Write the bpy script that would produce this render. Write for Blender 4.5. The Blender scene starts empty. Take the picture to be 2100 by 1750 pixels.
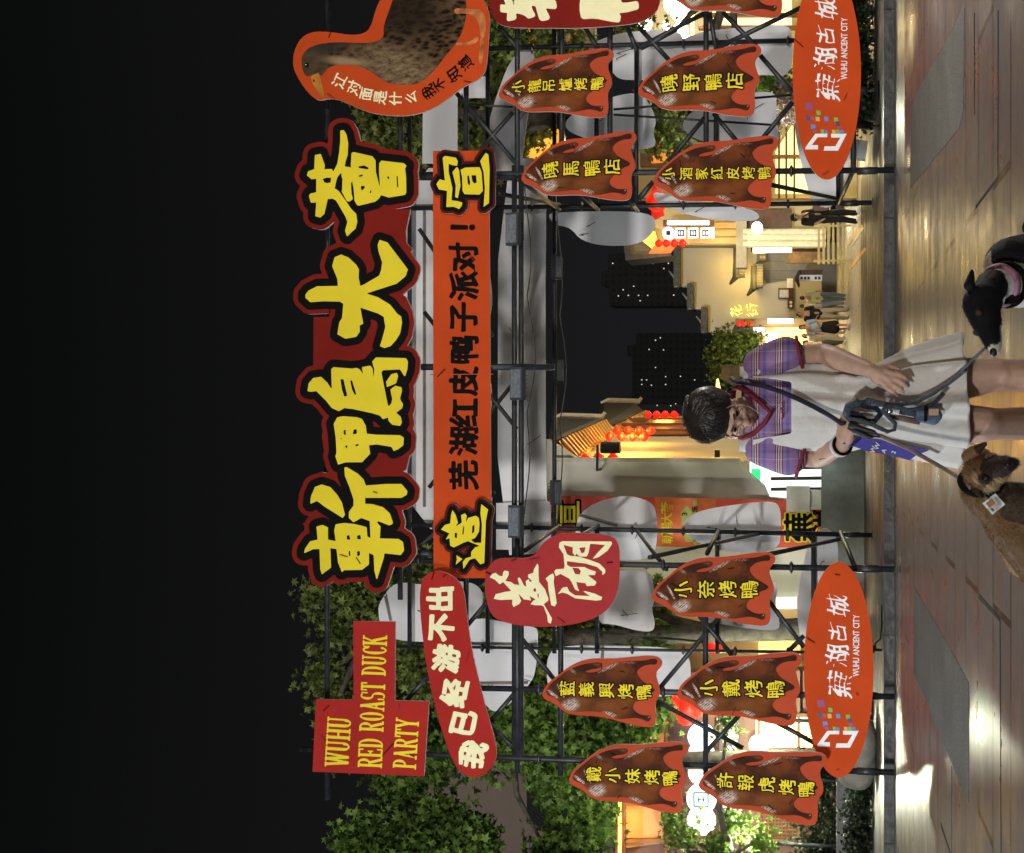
import bpy, bmesh, math, random
import numpy as np
from mathutils import Vector, Matrix, noise
R = math.radians
S = bpy.context.scene
C = S.collection
random.seed(7)
# ------------------------------------------------------------------ camera, world, light, exposure
# the photograph was taken with the phone on its side: the camera is rolled 90 degrees
CAMZ, FPX, PITCH = 1.1, 3125.0, math.atan(906 / 4500)
cd = bpy.data.cameras.new('camera'); cam = bpy.data.objects.new('camera', cd); C.objects.link(cam)
cd.sensor_width = 36; cd.sensor_fit = 'HORIZONTAL'; cd.lens = 36 * 4500 / 3024; cd.clip_start = .05; cd.clip_end = 2000
_s, _c = math.sin(PITCH), math.cos(PITCH)
cam.matrix_world = Matrix(((0, 1, 0, 0), (_s, 0, -_c, 0), (-_c, 0, -_s, CAMZ), (0, 0, 0, 1)))
S.camera = cam
wd = bpy.data.worlds.new('World'); S.world = wd; wd.use_nodes = True
wn = wd.node_tree; bg = wn.nodes['Background']
tc = wn.nodes.new('ShaderNodeTexCoord'); sx = wn.nodes.new('ShaderNodeSeparateXYZ'); wr = wn.nodes.new('ShaderNodeValToRGB')
wn.links.new(tc.outputs['Generated'], sx.inputs[0]); wn.links.new(sx.outputs['Z'], wr.inputs[0]); wn.links.new(wr.outputs[0], bg.inputs[0])
wr.color_ramp.elements[0].position = 0; wr.color_ramp.elements[0].color = (.0125, .0125, .0145, 1)
wr.color_ramp.elements[1].position = .5; wr.color_ramp.elements[1].color = (.0030, .0032, .0034, 1)
e = wr.color_ramp.elements.new(.22); e.color = (.0082, .0082, .0086, 1)
bg.inputs[1].default_value = 1.0
sd = bpy.data.lights.new('plaza_fill', 'SUN'); sd.energy = 1.15; sd.angle = R(2.5); sd.color = (1, .97, .93)  # even stand-in for the unseen plaza floodlights
so = bpy.data.objects.new('plaza_fill', sd); C.objects.link(so)
so.rotation_euler = Vector((.30, 1, -.27)).to_track_quat('-Z', 'Y').to_euler()
S.view_settings.view_transform = 'Standard'; S.view_settings.look = 'None'; S.view_settings.exposure = 0; S.view_settings.gamma = 1
S.cycles.max_bounces = 5; S.cycles.sample_clamp_indirect = 4
# ------------------------------------------------------------------ picture pixels to places in the plaza
def ray(dx, dy):
    u = (875 - dy) / FPX; w = (1050 - dx) / FPX
    return Vector((u, _c - w * _s, _s + w * _c))
def P(dx, dy, Y):
    r = ray(dx, dy); return Vector((0, 0, CAMZ)) + r * (Y / r.y)
def G(dx, dy, z=0.0):
    r = ray(dx, dy); return Vector((0, 0, CAMZ)) + r * ((z - CAMZ) / r.z)
K = 2100 / 3024
def ZM(x0, y0, s):
    return lambda a: [((x0 + x / s) * K, (y0 + y / s) * K) for x, y in a]
# ------------------------------------------------------------------ materials
def nd(nt, t, **kw):
    n = nt.nodes.new('ShaderNode' + t)
    for k, v in kw.items(): setattr(n, k, v)
    return n
def rgba(c): return (c[0], c[1], c[2], 1)
def mat(name, col, rough=.6, var=.14, scale=6, bump=0.0, metal=0, spec=.5, emit=None, es=0, bscale=None, alt=None, detail=4):
    m = bpy.data.materials.new(name); m.use_nodes = True; nt = m.node_tree; b = nt.nodes['Principled BSDF']
    t = nd(nt, 'TexCoord'); n = nd(nt, 'TexNoise'); n.inputs['Scale'].default_value = scale; n.inputs['Detail'].default_value = detail
    nt.links.new(t.outputs['Object'], n.inputs['Vector'])
    r = nd(nt, 'ValToRGB'); r.color_ramp.elements[0].position = .3; r.color_ramp.elements[1].position = .72
    a2 = alt or tuple(min(1, c * (1 + var)) for c in col)
    r.color_ramp.elements[0].color = rgba(tuple(c * (1 - var) for c in col)); r.color_ramp.elements[1].color = rgba(a2)
    nt.links.new(n.outputs[0], r.inputs[0]); nt.links.new(r.outputs[0], b.inputs['Base Color'])
    b.inputs['Roughness'].default_value = rough; b.inputs['Metallic'].default_value = metal; b.inputs['Specular IOR Level'].default_value = spec
    if bump:
        n2 = nd(nt, 'TexNoise'); n2.inputs['Scale'].default_value = bscale or scale * 6; n2.inputs['Detail'].default_value = 6
        nt.links.new(t.outputs['Object'], n2.inputs['Vector'])
        bp = nd(nt, 'Bump'); bp.inputs['Strength'].default_value = bump; bp.inputs['Distance'].default_value = .02
        nt.links.new(n2.outputs[0], bp.inputs['Height']); nt.links.new(bp.outputs[0], b.inputs['Normal'])
    if emit: b.inputs['Emission Color'].default_value = rgba(emit); b.inputs['Emission Strength'].default_value = es
    return m
def mathn(nt, op, a, b=None, c=None):
    n = nd(nt, 'Math', operation=op)
    for i, v in enumerate((a, b, c)):
        if v is None: continue
        if isinstance(v, (int, float)): n.inputs[i].default_value = v
        else: nt.links.new(v, n.inputs[i])
    return n.outputs[0]
def mixc(nt, f, a, b):
    n = nd(nt, 'Mix', data_type='RGBA')
    if isinstance(f, (int, float)): n.inputs[0].default_value = f
    else: nt.links.new(f, n.inputs[0])
    for i, v in ((6, a), (7, b)):
        if isinstance(v, tuple): n.inputs[i].default_value = rgba(v)
        else: nt.links.new(v, n.inputs[i])
    return n.outputs[2]
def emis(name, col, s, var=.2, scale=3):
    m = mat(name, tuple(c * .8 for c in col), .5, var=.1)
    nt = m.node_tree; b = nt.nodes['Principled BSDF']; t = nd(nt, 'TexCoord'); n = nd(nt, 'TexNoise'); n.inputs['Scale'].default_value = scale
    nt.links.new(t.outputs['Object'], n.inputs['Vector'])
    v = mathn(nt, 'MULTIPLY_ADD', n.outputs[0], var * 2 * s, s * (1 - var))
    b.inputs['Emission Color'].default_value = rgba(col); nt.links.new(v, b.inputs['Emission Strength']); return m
def attr_mat(name, rough=.7, var=.25, scale=40, bump=.2, sheen=0, spec=.3, stretch=(1, 1, 1)):
    m = bpy.data.materials.new(name); m.use_nodes = True; nt = m.node_tree; b = nt.nodes['Principled BSDF']
    a = nd(nt, 'Attribute', attribute_name='Col'); t = nd(nt, 'TexCoord'); mp = nd(nt, 'Mapping'); mp.inputs['Scale'].default_value = stretch
    n = nd(nt, 'TexNoise'); n.inputs['Scale'].default_value = scale; n.inputs['Detail'].default_value = 5
    nt.links.new(t.outputs['Object'], mp.inputs[0]); nt.links.new(mp.outputs[0], n.inputs['Vector'])
    f = mathn(nt, 'MULTIPLY_ADD', n.outputs[0], 2 * var, 1 - var)
    vm = nd(nt, 'VectorMath', operation='SCALE'); nt.links.new(a.outputs['Color'], vm.inputs[0]); nt.links.new(f, vm.inputs['Scale'])
    nt.links.new(vm.outputs[0], b.inputs['Base Color']); b.inputs['Roughness'].default_value = rough; b.inputs['Specular IOR Level'].default_value = spec
    if bump:
        bp = nd(nt, 'Bump'); bp.inputs['Strength'].default_value = bump; bp.inputs['Distance'].default_value = .004
        nt.links.new(n.outputs[0], bp.inputs['Height']); nt.links.new(bp.outputs[0], b.inputs['Normal'])
    return m
# ------------------------------------------------------------------ objects, things, parts
ORG = {}
def org(o): return ORG.get(o.name, Vector((0, 0, 0))) if o else Vector((0, 0, 0))
def tag(o, label, cat, group=None):
    o['label'] = label; o['category'] = cat
    if group: o['group'] = group
    return o
def thing(name, loc, label, cat, group=None):
    o = bpy.data.objects.new(name, None); C.objects.link(o); o.location = loc; ORG[o.name] = Vector(loc); o.empty_display_size = .1
    return tag(o, label, cat, group)
def link(name, me, ms, parent=None, smooth=False):
    o = bpy.data.objects.new(name, me); C.objects.link(o)
    for m in (ms if isinstance(ms, (list, tuple)) else [ms]): me.materials.append(m)
    if smooth:
        for p in me.polygons: p.use_smooth = True
    if parent: o.parent = parent
    ORG[o.name] = org(parent); return o
def structure(o): o['kind'] = 'structure'; return o
def copy_tree(o, parent=None):
    c = o.copy(); C.objects.link(c); c.parent = parent; ORG[c.name] = org(o)
    for ch in list(o.children): copy_tree(ch, c)
    return c
class MB:
    def __init__(s): s.v = []; s.f = []; s.mi = []
    def add(s, vs, fs, mi=0):
        n = len(s.v); s.v += [Vector(a) for a in vs]; s.f += [tuple(n + i for i in f) for f in fs]; s.mi += [mi] * len(fs); return s
    def box(s, c, d, rz=0.0, mi=0, M=None):
        x, y, z = d[0] / 2, d[1] / 2, d[2] / 2
        q = M or Matrix.Rotation(rz, 3, 'Z'); c = Vector(c)
        vs = [c + q @ Vector((a * x, b * y, e * z)) for a in (-1, 1) for b in (-1, 1) for e in (-1, 1)]
        return s.add(vs, [(0, 1, 3, 2), (4, 6, 7, 5), (0, 4, 5, 1), (2, 3, 7, 6), (0, 2, 6, 4), (1, 5, 7, 3)], mi)
    def tube(s, p, q, r, r2=None, n=10, mi=0, cap=True):
        p, q = Vector(p), Vector(q); d = (q - p); r2 = r if r2 is None else r2
        if d.length < 1e-6: return s
        a = d.to_track_quat('Z', 'Y'); vs = []
        for c, rr in ((p, r), (q, r2)):
            vs += [c + a @ Vector((rr * math.cos(2 * math.pi * i / n), rr * math.sin(2 * math.pi * i / n), 0)) for i in range(n)]
        fs = [(i, (i + 1) % n, n + (i + 1) % n, n + i) for i in range(n)]
        if cap: fs += [tuple(reversed(range(n))), tuple(range(n, 2 * n))]
        return s.add(vs, fs, mi)
    def path(s, pts, r, n=8, mi=0, flat=1.0):
        pts = [Vector(p) for p in pts]; vs = []; m = len(pts)
        for k, p in enumerate(pts):
            d = (pts[min(k + 1, m - 1)] - pts[max(k - 1, 0)]).normalized(); a = d.to_track_quat('Z', 'Y')
            rr = r[k] if isinstance(r, (list, tuple)) else r
            vs += [p + a @ Vector((rr * math.cos(2 * math.pi * i / n), flat * rr * math.sin(2 * math.pi * i / n), 0)) for i in range(n)]
        fs = [(k * n + i, k * n + (i + 1) % n, (k + 1) * n + (i + 1) % n, (k + 1) * n + i) for k in range(m - 1) for i in range(n)]
        fs += [tuple(reversed(range(n))), tuple(range((m - 1) * n, m * n))]
        return s.add(vs, fs, mi)
    def lathe(s, c, prof, n=16, mi=0, M=None):
        c = Vector(c); M = M or Matrix.Identity(3); vs = []
        for r, z in prof: vs += [c + M @ Vector((r * math.cos(2 * math.pi * i / n), r * math.sin(2 * math.pi * i / n), z)) for i in range(n)]
        m = len(prof); fs = [(k * n + i, k * n + (i + 1) % n, (k + 1) * n + (i + 1) % n, (k + 1) * n + i) for k in range(m - 1) for i in range(n)]
        fs += [tuple(reversed(range(n))), tuple(range((m - 1) * n, m * n))]
        return s.add(vs, fs, mi)
    def ell(s, c, rad, M=None, n=16, mi=0):
        c = Vector(c); M = M or Matrix.Identity(3); h = n // 2; vs = []
        for k in range(h + 1):
            t = math.pi * (k + .02) / (h + .04)
            vs += [c + M @ Vector((rad[0] * math.sin(t) * math.cos(2 * math.pi * i / n), rad[1] * math.sin(t) * math.sin(2 * math.pi * i / n), -rad[2] * math.cos(t))) for i in range(n)]
        fs = [(k * n + i, k * n + (i + 1) % n, (k + 1) * n + (i + 1) % n, (k + 1) * n + i) for k in range(h) for i in range(n)]
        fs += [tuple(reversed(range(n))), tuple(range(h * n, (h + 1) * n))]
        return s.add(vs, fs, mi)
    def quad(s, a, b, c, d, mi=0): return s.add([a, b, c, d], [(0, 1, 2, 3)], mi)
    def prism(s, pts, dv, mi=0):          # planar outline pushed along dv
        n = len(pts); dv = Vector(dv); vs = [Vector(p) for p in pts] + [Vector(p) + dv for p in pts]
        return s.add(vs, [tuple(range(n)), tuple(reversed(range(n, 2 * n)))] + [(i, n + i, n + (i + 1) % n, (i + 1) % n) for i in range(n)], mi)
    def mesh(s, o=Vector((0, 0, 0)), name='mesh'):
        me = bpy.data.meshes.new(name); me.from_pydata([v - o for v in s.v], [], s.f)
        if any(s.mi): me.polygons.foreach_set('material_index', s.mi)
        bm = bmesh.new(); bm.from_mesh(me); bmesh.ops.recalc_face_normals(bm, faces=bm.faces); bm.to_mesh(me); bm.free()
        return me
    def build(s, name, ms, parent=None, smooth=False): return link(name, s.mesh(org(parent), name), ms, parent, smooth)
# ------------------------------------------------------------------ outlines: signed distance, offset and contour (for lettering and cut-out boards)
def sdf_edges(E, X, Y):
    px = X.ravel(); py = Y.ravel(); out = np.empty(px.size); B = max(1, int(4e6 // max(1, len(E))))
    ax, ay, bx, by = E.T; ex, ey = bx - ax, by - ay; L = ex * ex + ey * ey + 1e-12
    for i in range(0, px.size, B):
        qx = px[i:i + B, None]; qy = py[i:i + B, None]
        t = np.clip(((qx - ax) * ex + (qy - ay) * ey) / L, 0, 1)
        d = np.sqrt(((qx - ax - t * ex) ** 2 + (qy - ay - t * ey) ** 2).min(1))
        cr = ((ay > qy) != (by > qy)) & (qx < (bx - ax) * (qy - ay) / np.where(by == ay, 1e-12, by - ay) + ax)
        out[i:i + B] = np.where(cr.sum(1) % 2 == 1, d, -d)
    return out.reshape(X.shape)
def poly_edges(p):
    a = np.array(p, float); return np.hstack([a, np.roll(a, -1, 0)])
def contour(F, xs, ys, lev):
    F = F - lev; F = np.pad(F, 1, constant_values=-1e-3)
    st = xs[1] - xs[0]; xs = np.r_[xs[0] - st, xs, xs[-1] + st]; ys = np.r_[ys[0] - st, ys, ys[-1] + st]
    pos = F > 0; nx = {}; pt = {}
    c = pos[:-1, :-1] * 1 + pos[:-1, 1:] * 2 + pos[1:, 1:] * 4 + pos[1:, :-1] * 8
    def key(e, j, i):
        k = ((0, j, i), (1, j, i + 1), (0, j + 1, i), (1, j, i))[e]
        if k not in pt:
            h, jj, ii = k; a = F[jj, ii]; b = F[jj, ii + 1] if h == 0 else F[jj + 1, ii]; t = a / (a - b)
            pt[k] = (xs[ii] + t * st, ys[jj]) if h == 0 else (xs[ii], ys[jj] + t * st)
        return k
    T = {1: [(3, 0)], 2: [(0, 1)], 3: [(3, 1)], 4: [(1, 2)], 5: [(3, 0), (1, 2)], 6: [(0, 2)], 7: [(3, 2)], 8: [(2, 3)], 9: [(2, 0)], 10: [(0, 1), (2, 3)], 11: [(2, 1)], 12: [(1, 3)], 13: [(1, 0)], 14: [(0, 3)]}
    for j, i in zip(*np.nonzero((c > 0) & (c < 15))):
        for a, b in T[int(c[j, i])]: nx[key(a, j, i)] = key(b, j, i)
    out = []
    while nx:
        k0, k = next(iter(nx.items())); lp = [pt[k0]]; del nx[k0]
        while k in nx: lp.append(pt[k]); k = nx.pop(k)
        if len(lp) > 4: out.append(simp(lp, st * .06))
    return [l for l in out if len(l) >= 3 and abs(area(l)) > st * st * 1.5]
def area(p):
    a = np.array(p); b = np.roll(a, -1, 0); return .5 * float((a[:, 0] * b[:, 1] - b[:, 0] * a[:, 1]).sum())
def simp(p, eps):
    q = [p[0]]
    for k in range(1, len(p) - 1):
        a, b, c = q[-1], p[k], p[k + 1]; ux, uy = c[0] - a[0], c[1] - a[1]; L = math.hypot(ux, uy)
        if L < 1e-9 or abs(ux * (b[1] - a[1]) - uy * (b[0] - a[0])) / L > eps: q.append(b)
    q.append(p[-1]); return q
class Field:                                # union of outlines minus holes, sampled on a grid
    def __init__(s, polys, holes=(), step=2.0, pad=60):
        a = np.vstack([np.array(p) for p in polys]); lo = a.min(0) - pad; hi = a.max(0) + pad
        s.xs = np.arange(lo[0], hi[0], step); s.ys = np.arange(lo[1], hi[1], step); X, Y = np.meshgrid(s.xs, s.ys); F = None
        for p in polys:
            f = sdf_edges(poly_edges(p), X, Y); F = f if F is None else np.maximum(F, f)
        for p in holes: F = np.minimum(F, -sdf_edges(poly_edges(p), X, Y))
        s.F = F
    def at(s, lev): return contour(s.F, s.xs, s.ys, lev)
def smooth_poly(p, it=2, closed=True):
    for _ in range(it):
        q = []
        for k in range(len(p)):
            a, b = p[k], p[(k + 1) % len(p)]; q += [(a[0] * .75 + b[0] * .25, a[1] * .75 + b[1] * .25), (a[0] * .25 + b[0] * .75, a[1] * .25 + b[1] * .75)]
        p = q
    return p
def fill_mesh(polys, thick, name='plate'):  # polys in (x,z); front faces -Y at y=0, back at y=thick
    cu = bpy.data.curves.new('tmp', 'CURVE'); cu.dimensions = '2D'; cu.fill_mode = 'BOTH'; cu.extrude = thick / 2
    for p in polys:
        sp = cu.splines.new('POLY'); sp.points.add(len(p) - 1); sp.points.foreach_set('co', [v for q in p for v in (q[0], q[1], 0, 1)]); sp.use_cyclic_u = True
    o = bpy.data.objects.new('tmp', cu); me = bpy.data.meshes.new_from_object(o); bpy.data.objects.remove(o); bpy.data.curves.remove(cu)
    me.name = name; n = len(me.vertices); co = np.empty(n * 3); me.vertices.foreach_get('co', co); co = co.reshape(-1, 3)
    me.vertices.foreach_set('co', np.c_[co[:, 0], -co[:, 2] + thick / 2, co[:, 1]].ravel()); me.update(); return me
def plate(polys, Y, thick, name, ms, parent, front_only=True):   # outlines in picture pixels, standing on the plane y=Y
    o = org(parent); pl = []
    for p in polys: pl.append([((w := P(a, b, Y) - o).x, w.z) for a, b in p])
    me = fill_mesh(pl, thick, name); me.transform(Matrix.Translation((0, Y - o.y, 0)))
    ob = link(name, me, ms, parent)
    if isinstance(ms, (list, tuple)) and len(ms) > 1:
        me.update()
        for p in me.polygons: p.material_index = 0 if p.normal.y < -.9 or (p.normal.y > .9 and p.center.y < Y - o.y + thick * .3) else 1
    return ob
GL = {}
def glyph(ch):                              # distance field of one character in em units, centred
    if ch not in GL:
        c = bpy.data.curves.new('g', 'FONT'); c.body = ch; o = bpy.data.objects.new('g', c); me = bpy.data.meshes.new_from_object(o)
        bpy.data.objects.remove(o); bpy.data.curves.remove(c)
        co = np.array([v.co[:2] for v in me.vertices]); cnt = {}
        for p in me.polygons:
            for k in p.edge_keys: cnt[k] = cnt.get(k, 0) + 1
        E = np.array([[*co[a], *co[b]] for (a, b), n in cnt.items() if n == 1]); bpy.data.meshes.remove(me)
        lo, hi = co.min(0), co.max(0); m = (lo + hi) / 2; E = E - np.r_[m, m]; h = (hi - lo) / 2 + .16
        xs = np.arange(-h[0], h[0], .018); ys = np.arange(-h[1], h[1], .018); X, Y = np.meshgrid(xs, ys)
        GL[ch] = (sdf_edges(E, X, Y), xs, ys, (hi - lo))
    return GL[ch]
def warp(F, xs, ys, w, s):                  # hand-brushed unevenness: the field is read at displaced places
    X, Y = np.meshgrid(xs, ys); U = X + w * (np.sin(5.1 * Y + s) * .6 + np.sin(3.3 * X + 7.7 * Y + 2 * s) * .4); V = Y + w * (np.sin(4.3 * X + 1.9 * s) * .6 + np.sin(8.1 * X - 2.7 * Y + s) * .4)
    st = xs[1] - xs[0]; i = np.clip((U - xs[0]) / st, 0, len(xs) - 1.001); j = np.clip((V - ys[0]) / st, 0, len(ys) - 1.001); a, b = i.astype(int), j.astype(int); fx, fy = i - a, j - b
    G_ = F[b, a] * (1 - fx) * (1 - fy) + F[b, a + 1] * fx * (1 - fy) + F[b + 1, a] * (1 - fx) * fy + F[b + 1, a + 1] * fx * fy
    return G_ + w * .35 * np.sin(6.3 * X + 2.2 * Y + s)
def letters(items, grow=.02, wob=.0, sx=1.0, shear=0.0):   # items: (char, dx, dy, size, rot) -> outlines in picture pixels
    out = []
    for n, (ch, cx, cy, size, rot) in enumerate(items):
        F, xs, ys, dim = glyph(ch); ca, sa = math.cos(rot), math.sin(rot)
        if wob: F = warp(F, xs, ys, wob, n * 1.7 + ord(ch) % 31)
        for lp in contour(F, xs, ys, -grow):
            q = []
            for x, y in lp:
                x = x * sx + shear * y; X, Y = x * ca - y * sa, x * sa + y * ca
                q.append((cx - Y * size, cy - X * size))
            out.append(q)
    return out
def run(text, a, b, height, sx=None):       # a line of text from pixel a to pixel b (left to right), cap height in pixels
    L = math.hypot(b[0] - a[0], b[1] - a[1]); w = [(.32 if c == ' ' else glyph(c)[3][0] + .09) for c in text]; tot = sum(w)
    hh = glyph('H')[3][1]; size = height / hh; sc = L / (tot * size); rot = math.atan2(a[0] - b[0], a[1] - b[1]); x = 0; it = []
    for c, ww in zip(text, w):
        t = (x + ww / 2) / tot; x += ww
        if c != ' ': it.append((c, a[0] + (b[0] - a[0]) * t, a[1] + (b[1] - a[1]) * t, size, rot))
    return it, sc
# ------------------------------------------------------------------ one continuous surface from overlapping limbs
TMPN = [0]
def rcone(mb, p0, p1, r0, r1, n=14):
    p0, p1 = Vector(p0), Vector(p1); d = p1 - p0; L = d.length
    if L < 1e-5: return mb.ell(p0, (r0, r0, r0), n=n)
    q = d.to_track_quat('Z', 'Y').to_matrix(); prof = []
    for k in range(6): t = math.pi / 2 * (k + .05) / 5.05; prof.append((r0 * math.sin(t), -r0 * math.cos(t)))
    for k in range(6): t = math.pi / 2 * (k / 5.05); prof.append((r1 * math.cos(t), L + r1 * math.sin(t)))
    return mb.lathe(p0, prof, n, M=q)
def blob(name, prims, mt, parent, vox=.01, smooth=6, cut=None):
    """prims: ('c',p0,p1,r0,r1,col) or ('e',centre,radii,rot,col); coloured by the nearest limb"""
    o = org(parent); me = bpy.data.meshes.new(name); bm = bmesh.new()
    for pr in prims:
        mb = MB()
        if pr[0] == 'c': rcone(mb, *pr[1:5])
        else: mb.ell(pr[1], pr[2], M=pr[3], n=18)
        t = mb.mesh(o); bm.from_mesh(t); bpy.data.meshes.remove(t)
    bm.to_mesh(me); bm.free()
    ob = bpy.data.objects.new('tmp_blob', me); C.objects.link(ob)
    md = ob.modifiers.new('r', 'REMESH'); md.mode = 'VOXEL'; md.voxel_size = vox; md.use_smooth_shade = True
    if smooth: sm = ob.modifiers.new('s', 'SMOOTH'); sm.factor = .5; sm.iterations = smooth
    m2 = bpy.data.meshes.new_from_object(ob.evaluated_get(bpy.context.evaluated_depsgraph_get())); bpy.data.objects.remove(ob); bpy.data.meshes.remove(me)
    m2.name = name; n = len(m2.vertices); co = np.empty(n * 3); m2.vertices.foreach_get('co', co); co = co.reshape(-1, 3) + np.array(o)
    best = np.full(n, 1e9); col = np.zeros((n, 4)); col[:, 3] = 1
    for pr in prims:
        if pr[-1] is None: continue
        if pr[0] == 'c':
            a, b = np.array(pr[1]), np.array(pr[2]); e_ = b - a; t = np.clip(((co - a) @ e_) / (e_ @ e_ + 1e-12), 0, 1)
            d = np.linalg.norm(co - a - t[:, None] * e_, axis=1) - (pr[3] + t * (pr[4] - pr[3]))
        else:
            q = (co - np.array(pr[1])) @ np.array(pr[3] or Matrix.Identity(3)); rad = np.array(pr[2]); d = (np.linalg.norm(q / rad, axis=1) - 1) * rad.min()
        k = d < best; best[k] = d[k]; col[k, :3] = pr[-1]
    at = m2.color_attributes.new('Col', 'FLOAT_COLOR', 'POINT'); at.data.foreach_set('color', col.ravel())
    return link(name, m2, mt, parent, True)
# ------------------------------------------------------------------ the scaffold arch
YF, YR, ZP = 23.0, 28.2, .15               # front row, rear row, height of the rough stone platform
M_TUBE = mat('black_painted_tube', (.022, .024, .028), .42, var=.5, scale=9, bump=.15)
M_EDGE = mat('white_foam_edge', (.82, .81, .79), .7, var=.05)
M_BACK = mat('white_board_back', (.80, .79, .79), .75, var=.08, scale=.9, alt=(.90, .89, .90), spec=.15, bump=.06, bscale=2.5)
sc = thing('scaffold_arch', (0, YF, 0), 'black tube scaffold gateway carrying the roast duck signs', 'scaffold')
def tubes(name, lst, r=.042):
    for p, q in lst: MB().tube(p, q, r).build(name, M_TUBE, sc, True)
def f(a, b, Y=YF): return (P(*a, Y), P(*b, Y))
def rr(a, b): return f(a, b, YR)
def upright(top, foot, z, name='upright', r=.045):
    Yp = YF if z == 0 else YR; g = Vector((P(*foot, Yp).x, Yp, z)); t = P(*top, Yp); mb = MB().tube(g, (t.x, g.y, t.z), r)
    o = mb.build(name, M_TUBE, sc, True)
    MB().lathe((g.x, g.y, g.z), [(.09, 0), (.09, .012), (.03, .02), (.03, .22)], 12).build('base_jack', M_TUBE, sc)
    MB().lathe((g.x, g.y, g.z + .25), [(.056, 0), (.056, .3)], 12).build('spigot_sleeve', M_TUBE, sc, True)
    for k in range(1, 9):
        z_ = g.z + .55 + k * .95
        if z_ < t.z - .1: MB().lathe((g.x + (t.x - g.x) * (z_ - g.z) / max(.1, t.z - g.z), g.y, z_), [(.05, -.03), (.09, -.008), (.09, .008), (.05, .03)], 10).build('rosette', M_TUBE, sc)
    return o
upright((615, 1537), (1843, 1585), .0); upright((640, 1146), (1842, 1168), .0)
upright((960, 1411), (1800, 1428), .0); upright((640, 361), (1836, 349), .0)
upright((800, 1076), (1793, 1098), ZP); upright((800, 1325), (1793, 1340), ZP, r=.03); upright((800, 428), (1793, 416), ZP)
upright((600, 110), (1800, 79), ZP); upright((480, -70), (1836, -70), .0)
led = [f((671, 1640), (671, -80)), f((821, 1230), (821, -80)), f((956, 1585), (956, -80)),
       f((1061, 1585), (1061, 1100)), f((1061, 362), (1061, -80)), f((1150, 1590), (1150, 1150)), f((1152, 362), (1152, -80)), f((1251, 362), (1251, -80)),
       f((1447, 1590), (1447, 1150)), f((1448, 350), (1448, -80)), f((1723, 1585), (1723, 1160)), f((1750, 350), (1750, -80)),
       f((1055, 1560), (1055, 340)), f((1069, 1560), (1069, 340)), rr((1137, 1340), (1137, 60)), rr((1000, 1340), (1000, 60)), rr((840, 1340), (840, 60)),
       rr((1224, 1340), (1224, 1076)), rr((1471, 1340), (1471, 1085)), rr((1668, 1340), (1668, 1090)), rr((1223, 428), (1223, 90)), rr((1305, 428), (1305, 90)), rr((1468, 420), (1468, 80)), rr((1719, 418), (1719, 75))]
tubes('ledger', led)
C7 = lambda a, b: (ZM(1700, 1500, 1.944)([a])[0], ZM(1700, 1500, 1.944)([b])[0])
C9 = lambda a, b: (ZM(900, 1500, 2.1875)([a])[0], ZM(900, 1500, 2.1875)([b])[0])
C3 = lambda a, b: (ZM(1150, 0, 2.4706)([a])[0], ZM(1150, 0, 2.4706)([b])[0])
C4 = lambda a, b: (ZM(1700, 0, 2.1)([a])[0], ZM(1700, 0, 2.1)([b])[0])
dg = [C7((470, 1050), (840, 610)), C7((660, 560), (900, 850)), C7((1090, 510), (1310, 800)), C7((1215, 830), (1310, 735)), C7((470, 1110), (960, 1380)), C7((745, 1405), (940, 1190)), C7((1150, 1230), (1370, 1350)),
      C9((1360, 790), (1620, 1120)), C9((1190, 1390), (1375, 1175)), C9((1050, 760), (1170, 620)), C9((1200, 1410), (1380, 1570)), C9((650, 1255), (810, 1065)),
      C3((480, 670), (930, 1200)), C3((670, 1085), (900, 820)), C3((800, 190), (945, 365)), C3((1425, 200), (1525, 360)), C3((1730, 185), (1805, 365)), C3((1825, 205), (2045, 445)), C3((1835, 355), (2095, 215)), C3((1820, 1460), (1925, 1325)),
      C4((395, 295), (795, 85)), C4((830, 80), (872, 305)), C4((915, 80), (1125, 295)), C4((885, 295), (1405, 45)), C4((1145, 345), (1345, 575)), C4((855, 705), (1015, 895)), C4((575, 1005), (805, 725)), C4((1145, 875), (1345, 635)), C4((395, 1225), (475, 1135))]
tubes('diagonal_brace', [f(a, b) for a, b in dg], .036)
tubes('diagonal_brace', [f((905, 1085), (830, 1140)), f((1010, 690), (860, 470)), f((1015, 1010), (860, 1150)), f((1060, 880), (870, 640)), f((880, 1000), (1050, 790))], .033)
dep = [C7((820, 130), (755, 262)), C7((350, 130), (520, 352)), C7((1520, 140), (1600, 332)), C7((1050, 150), (425, 285)), C7((1520, 180), (1105, 268)), C7((130, 100), (-20, 190)),
       C3((1240, 1530), (935, 1305)), C3((1240, 1495), (800, 1415)), C3((1525, 1532), (1400, 1425)), C3((1812, 1542), (1745, 1455)), C4((1620, 1232), (1215, 1148)), C4((1632, 1262), (1722, 1055)), C9((1390, 300), (1640, 120))]
tubes('transom', [(P(*a, YR), P(*b, YF)) if i != 12 else (P(*b, YR), P(*a, YF)) for i, (a, b) in enumerate(dep)], .036)
tubes('transom', [(P(864, 364, YF - .15), P(1055, 364, YF)), (P(864, 753, YF - .15), P(1137, 753, YF)), (P(860, 1135, YF - .15), P(900, 1137, YF))], .05)
tubes('tie_wire', [f(C7((0, 700), (740, 770))[0], C7((0, 700), (740, 770))[1], YF + .3), f(*C4((235, 680), (1340, 590)), YF + .5), f(*C4((235, 712), (1210, 775)), YF + .5), f(*C3((600, 765), (900, 782)), YF + .4)], .018)
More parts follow.
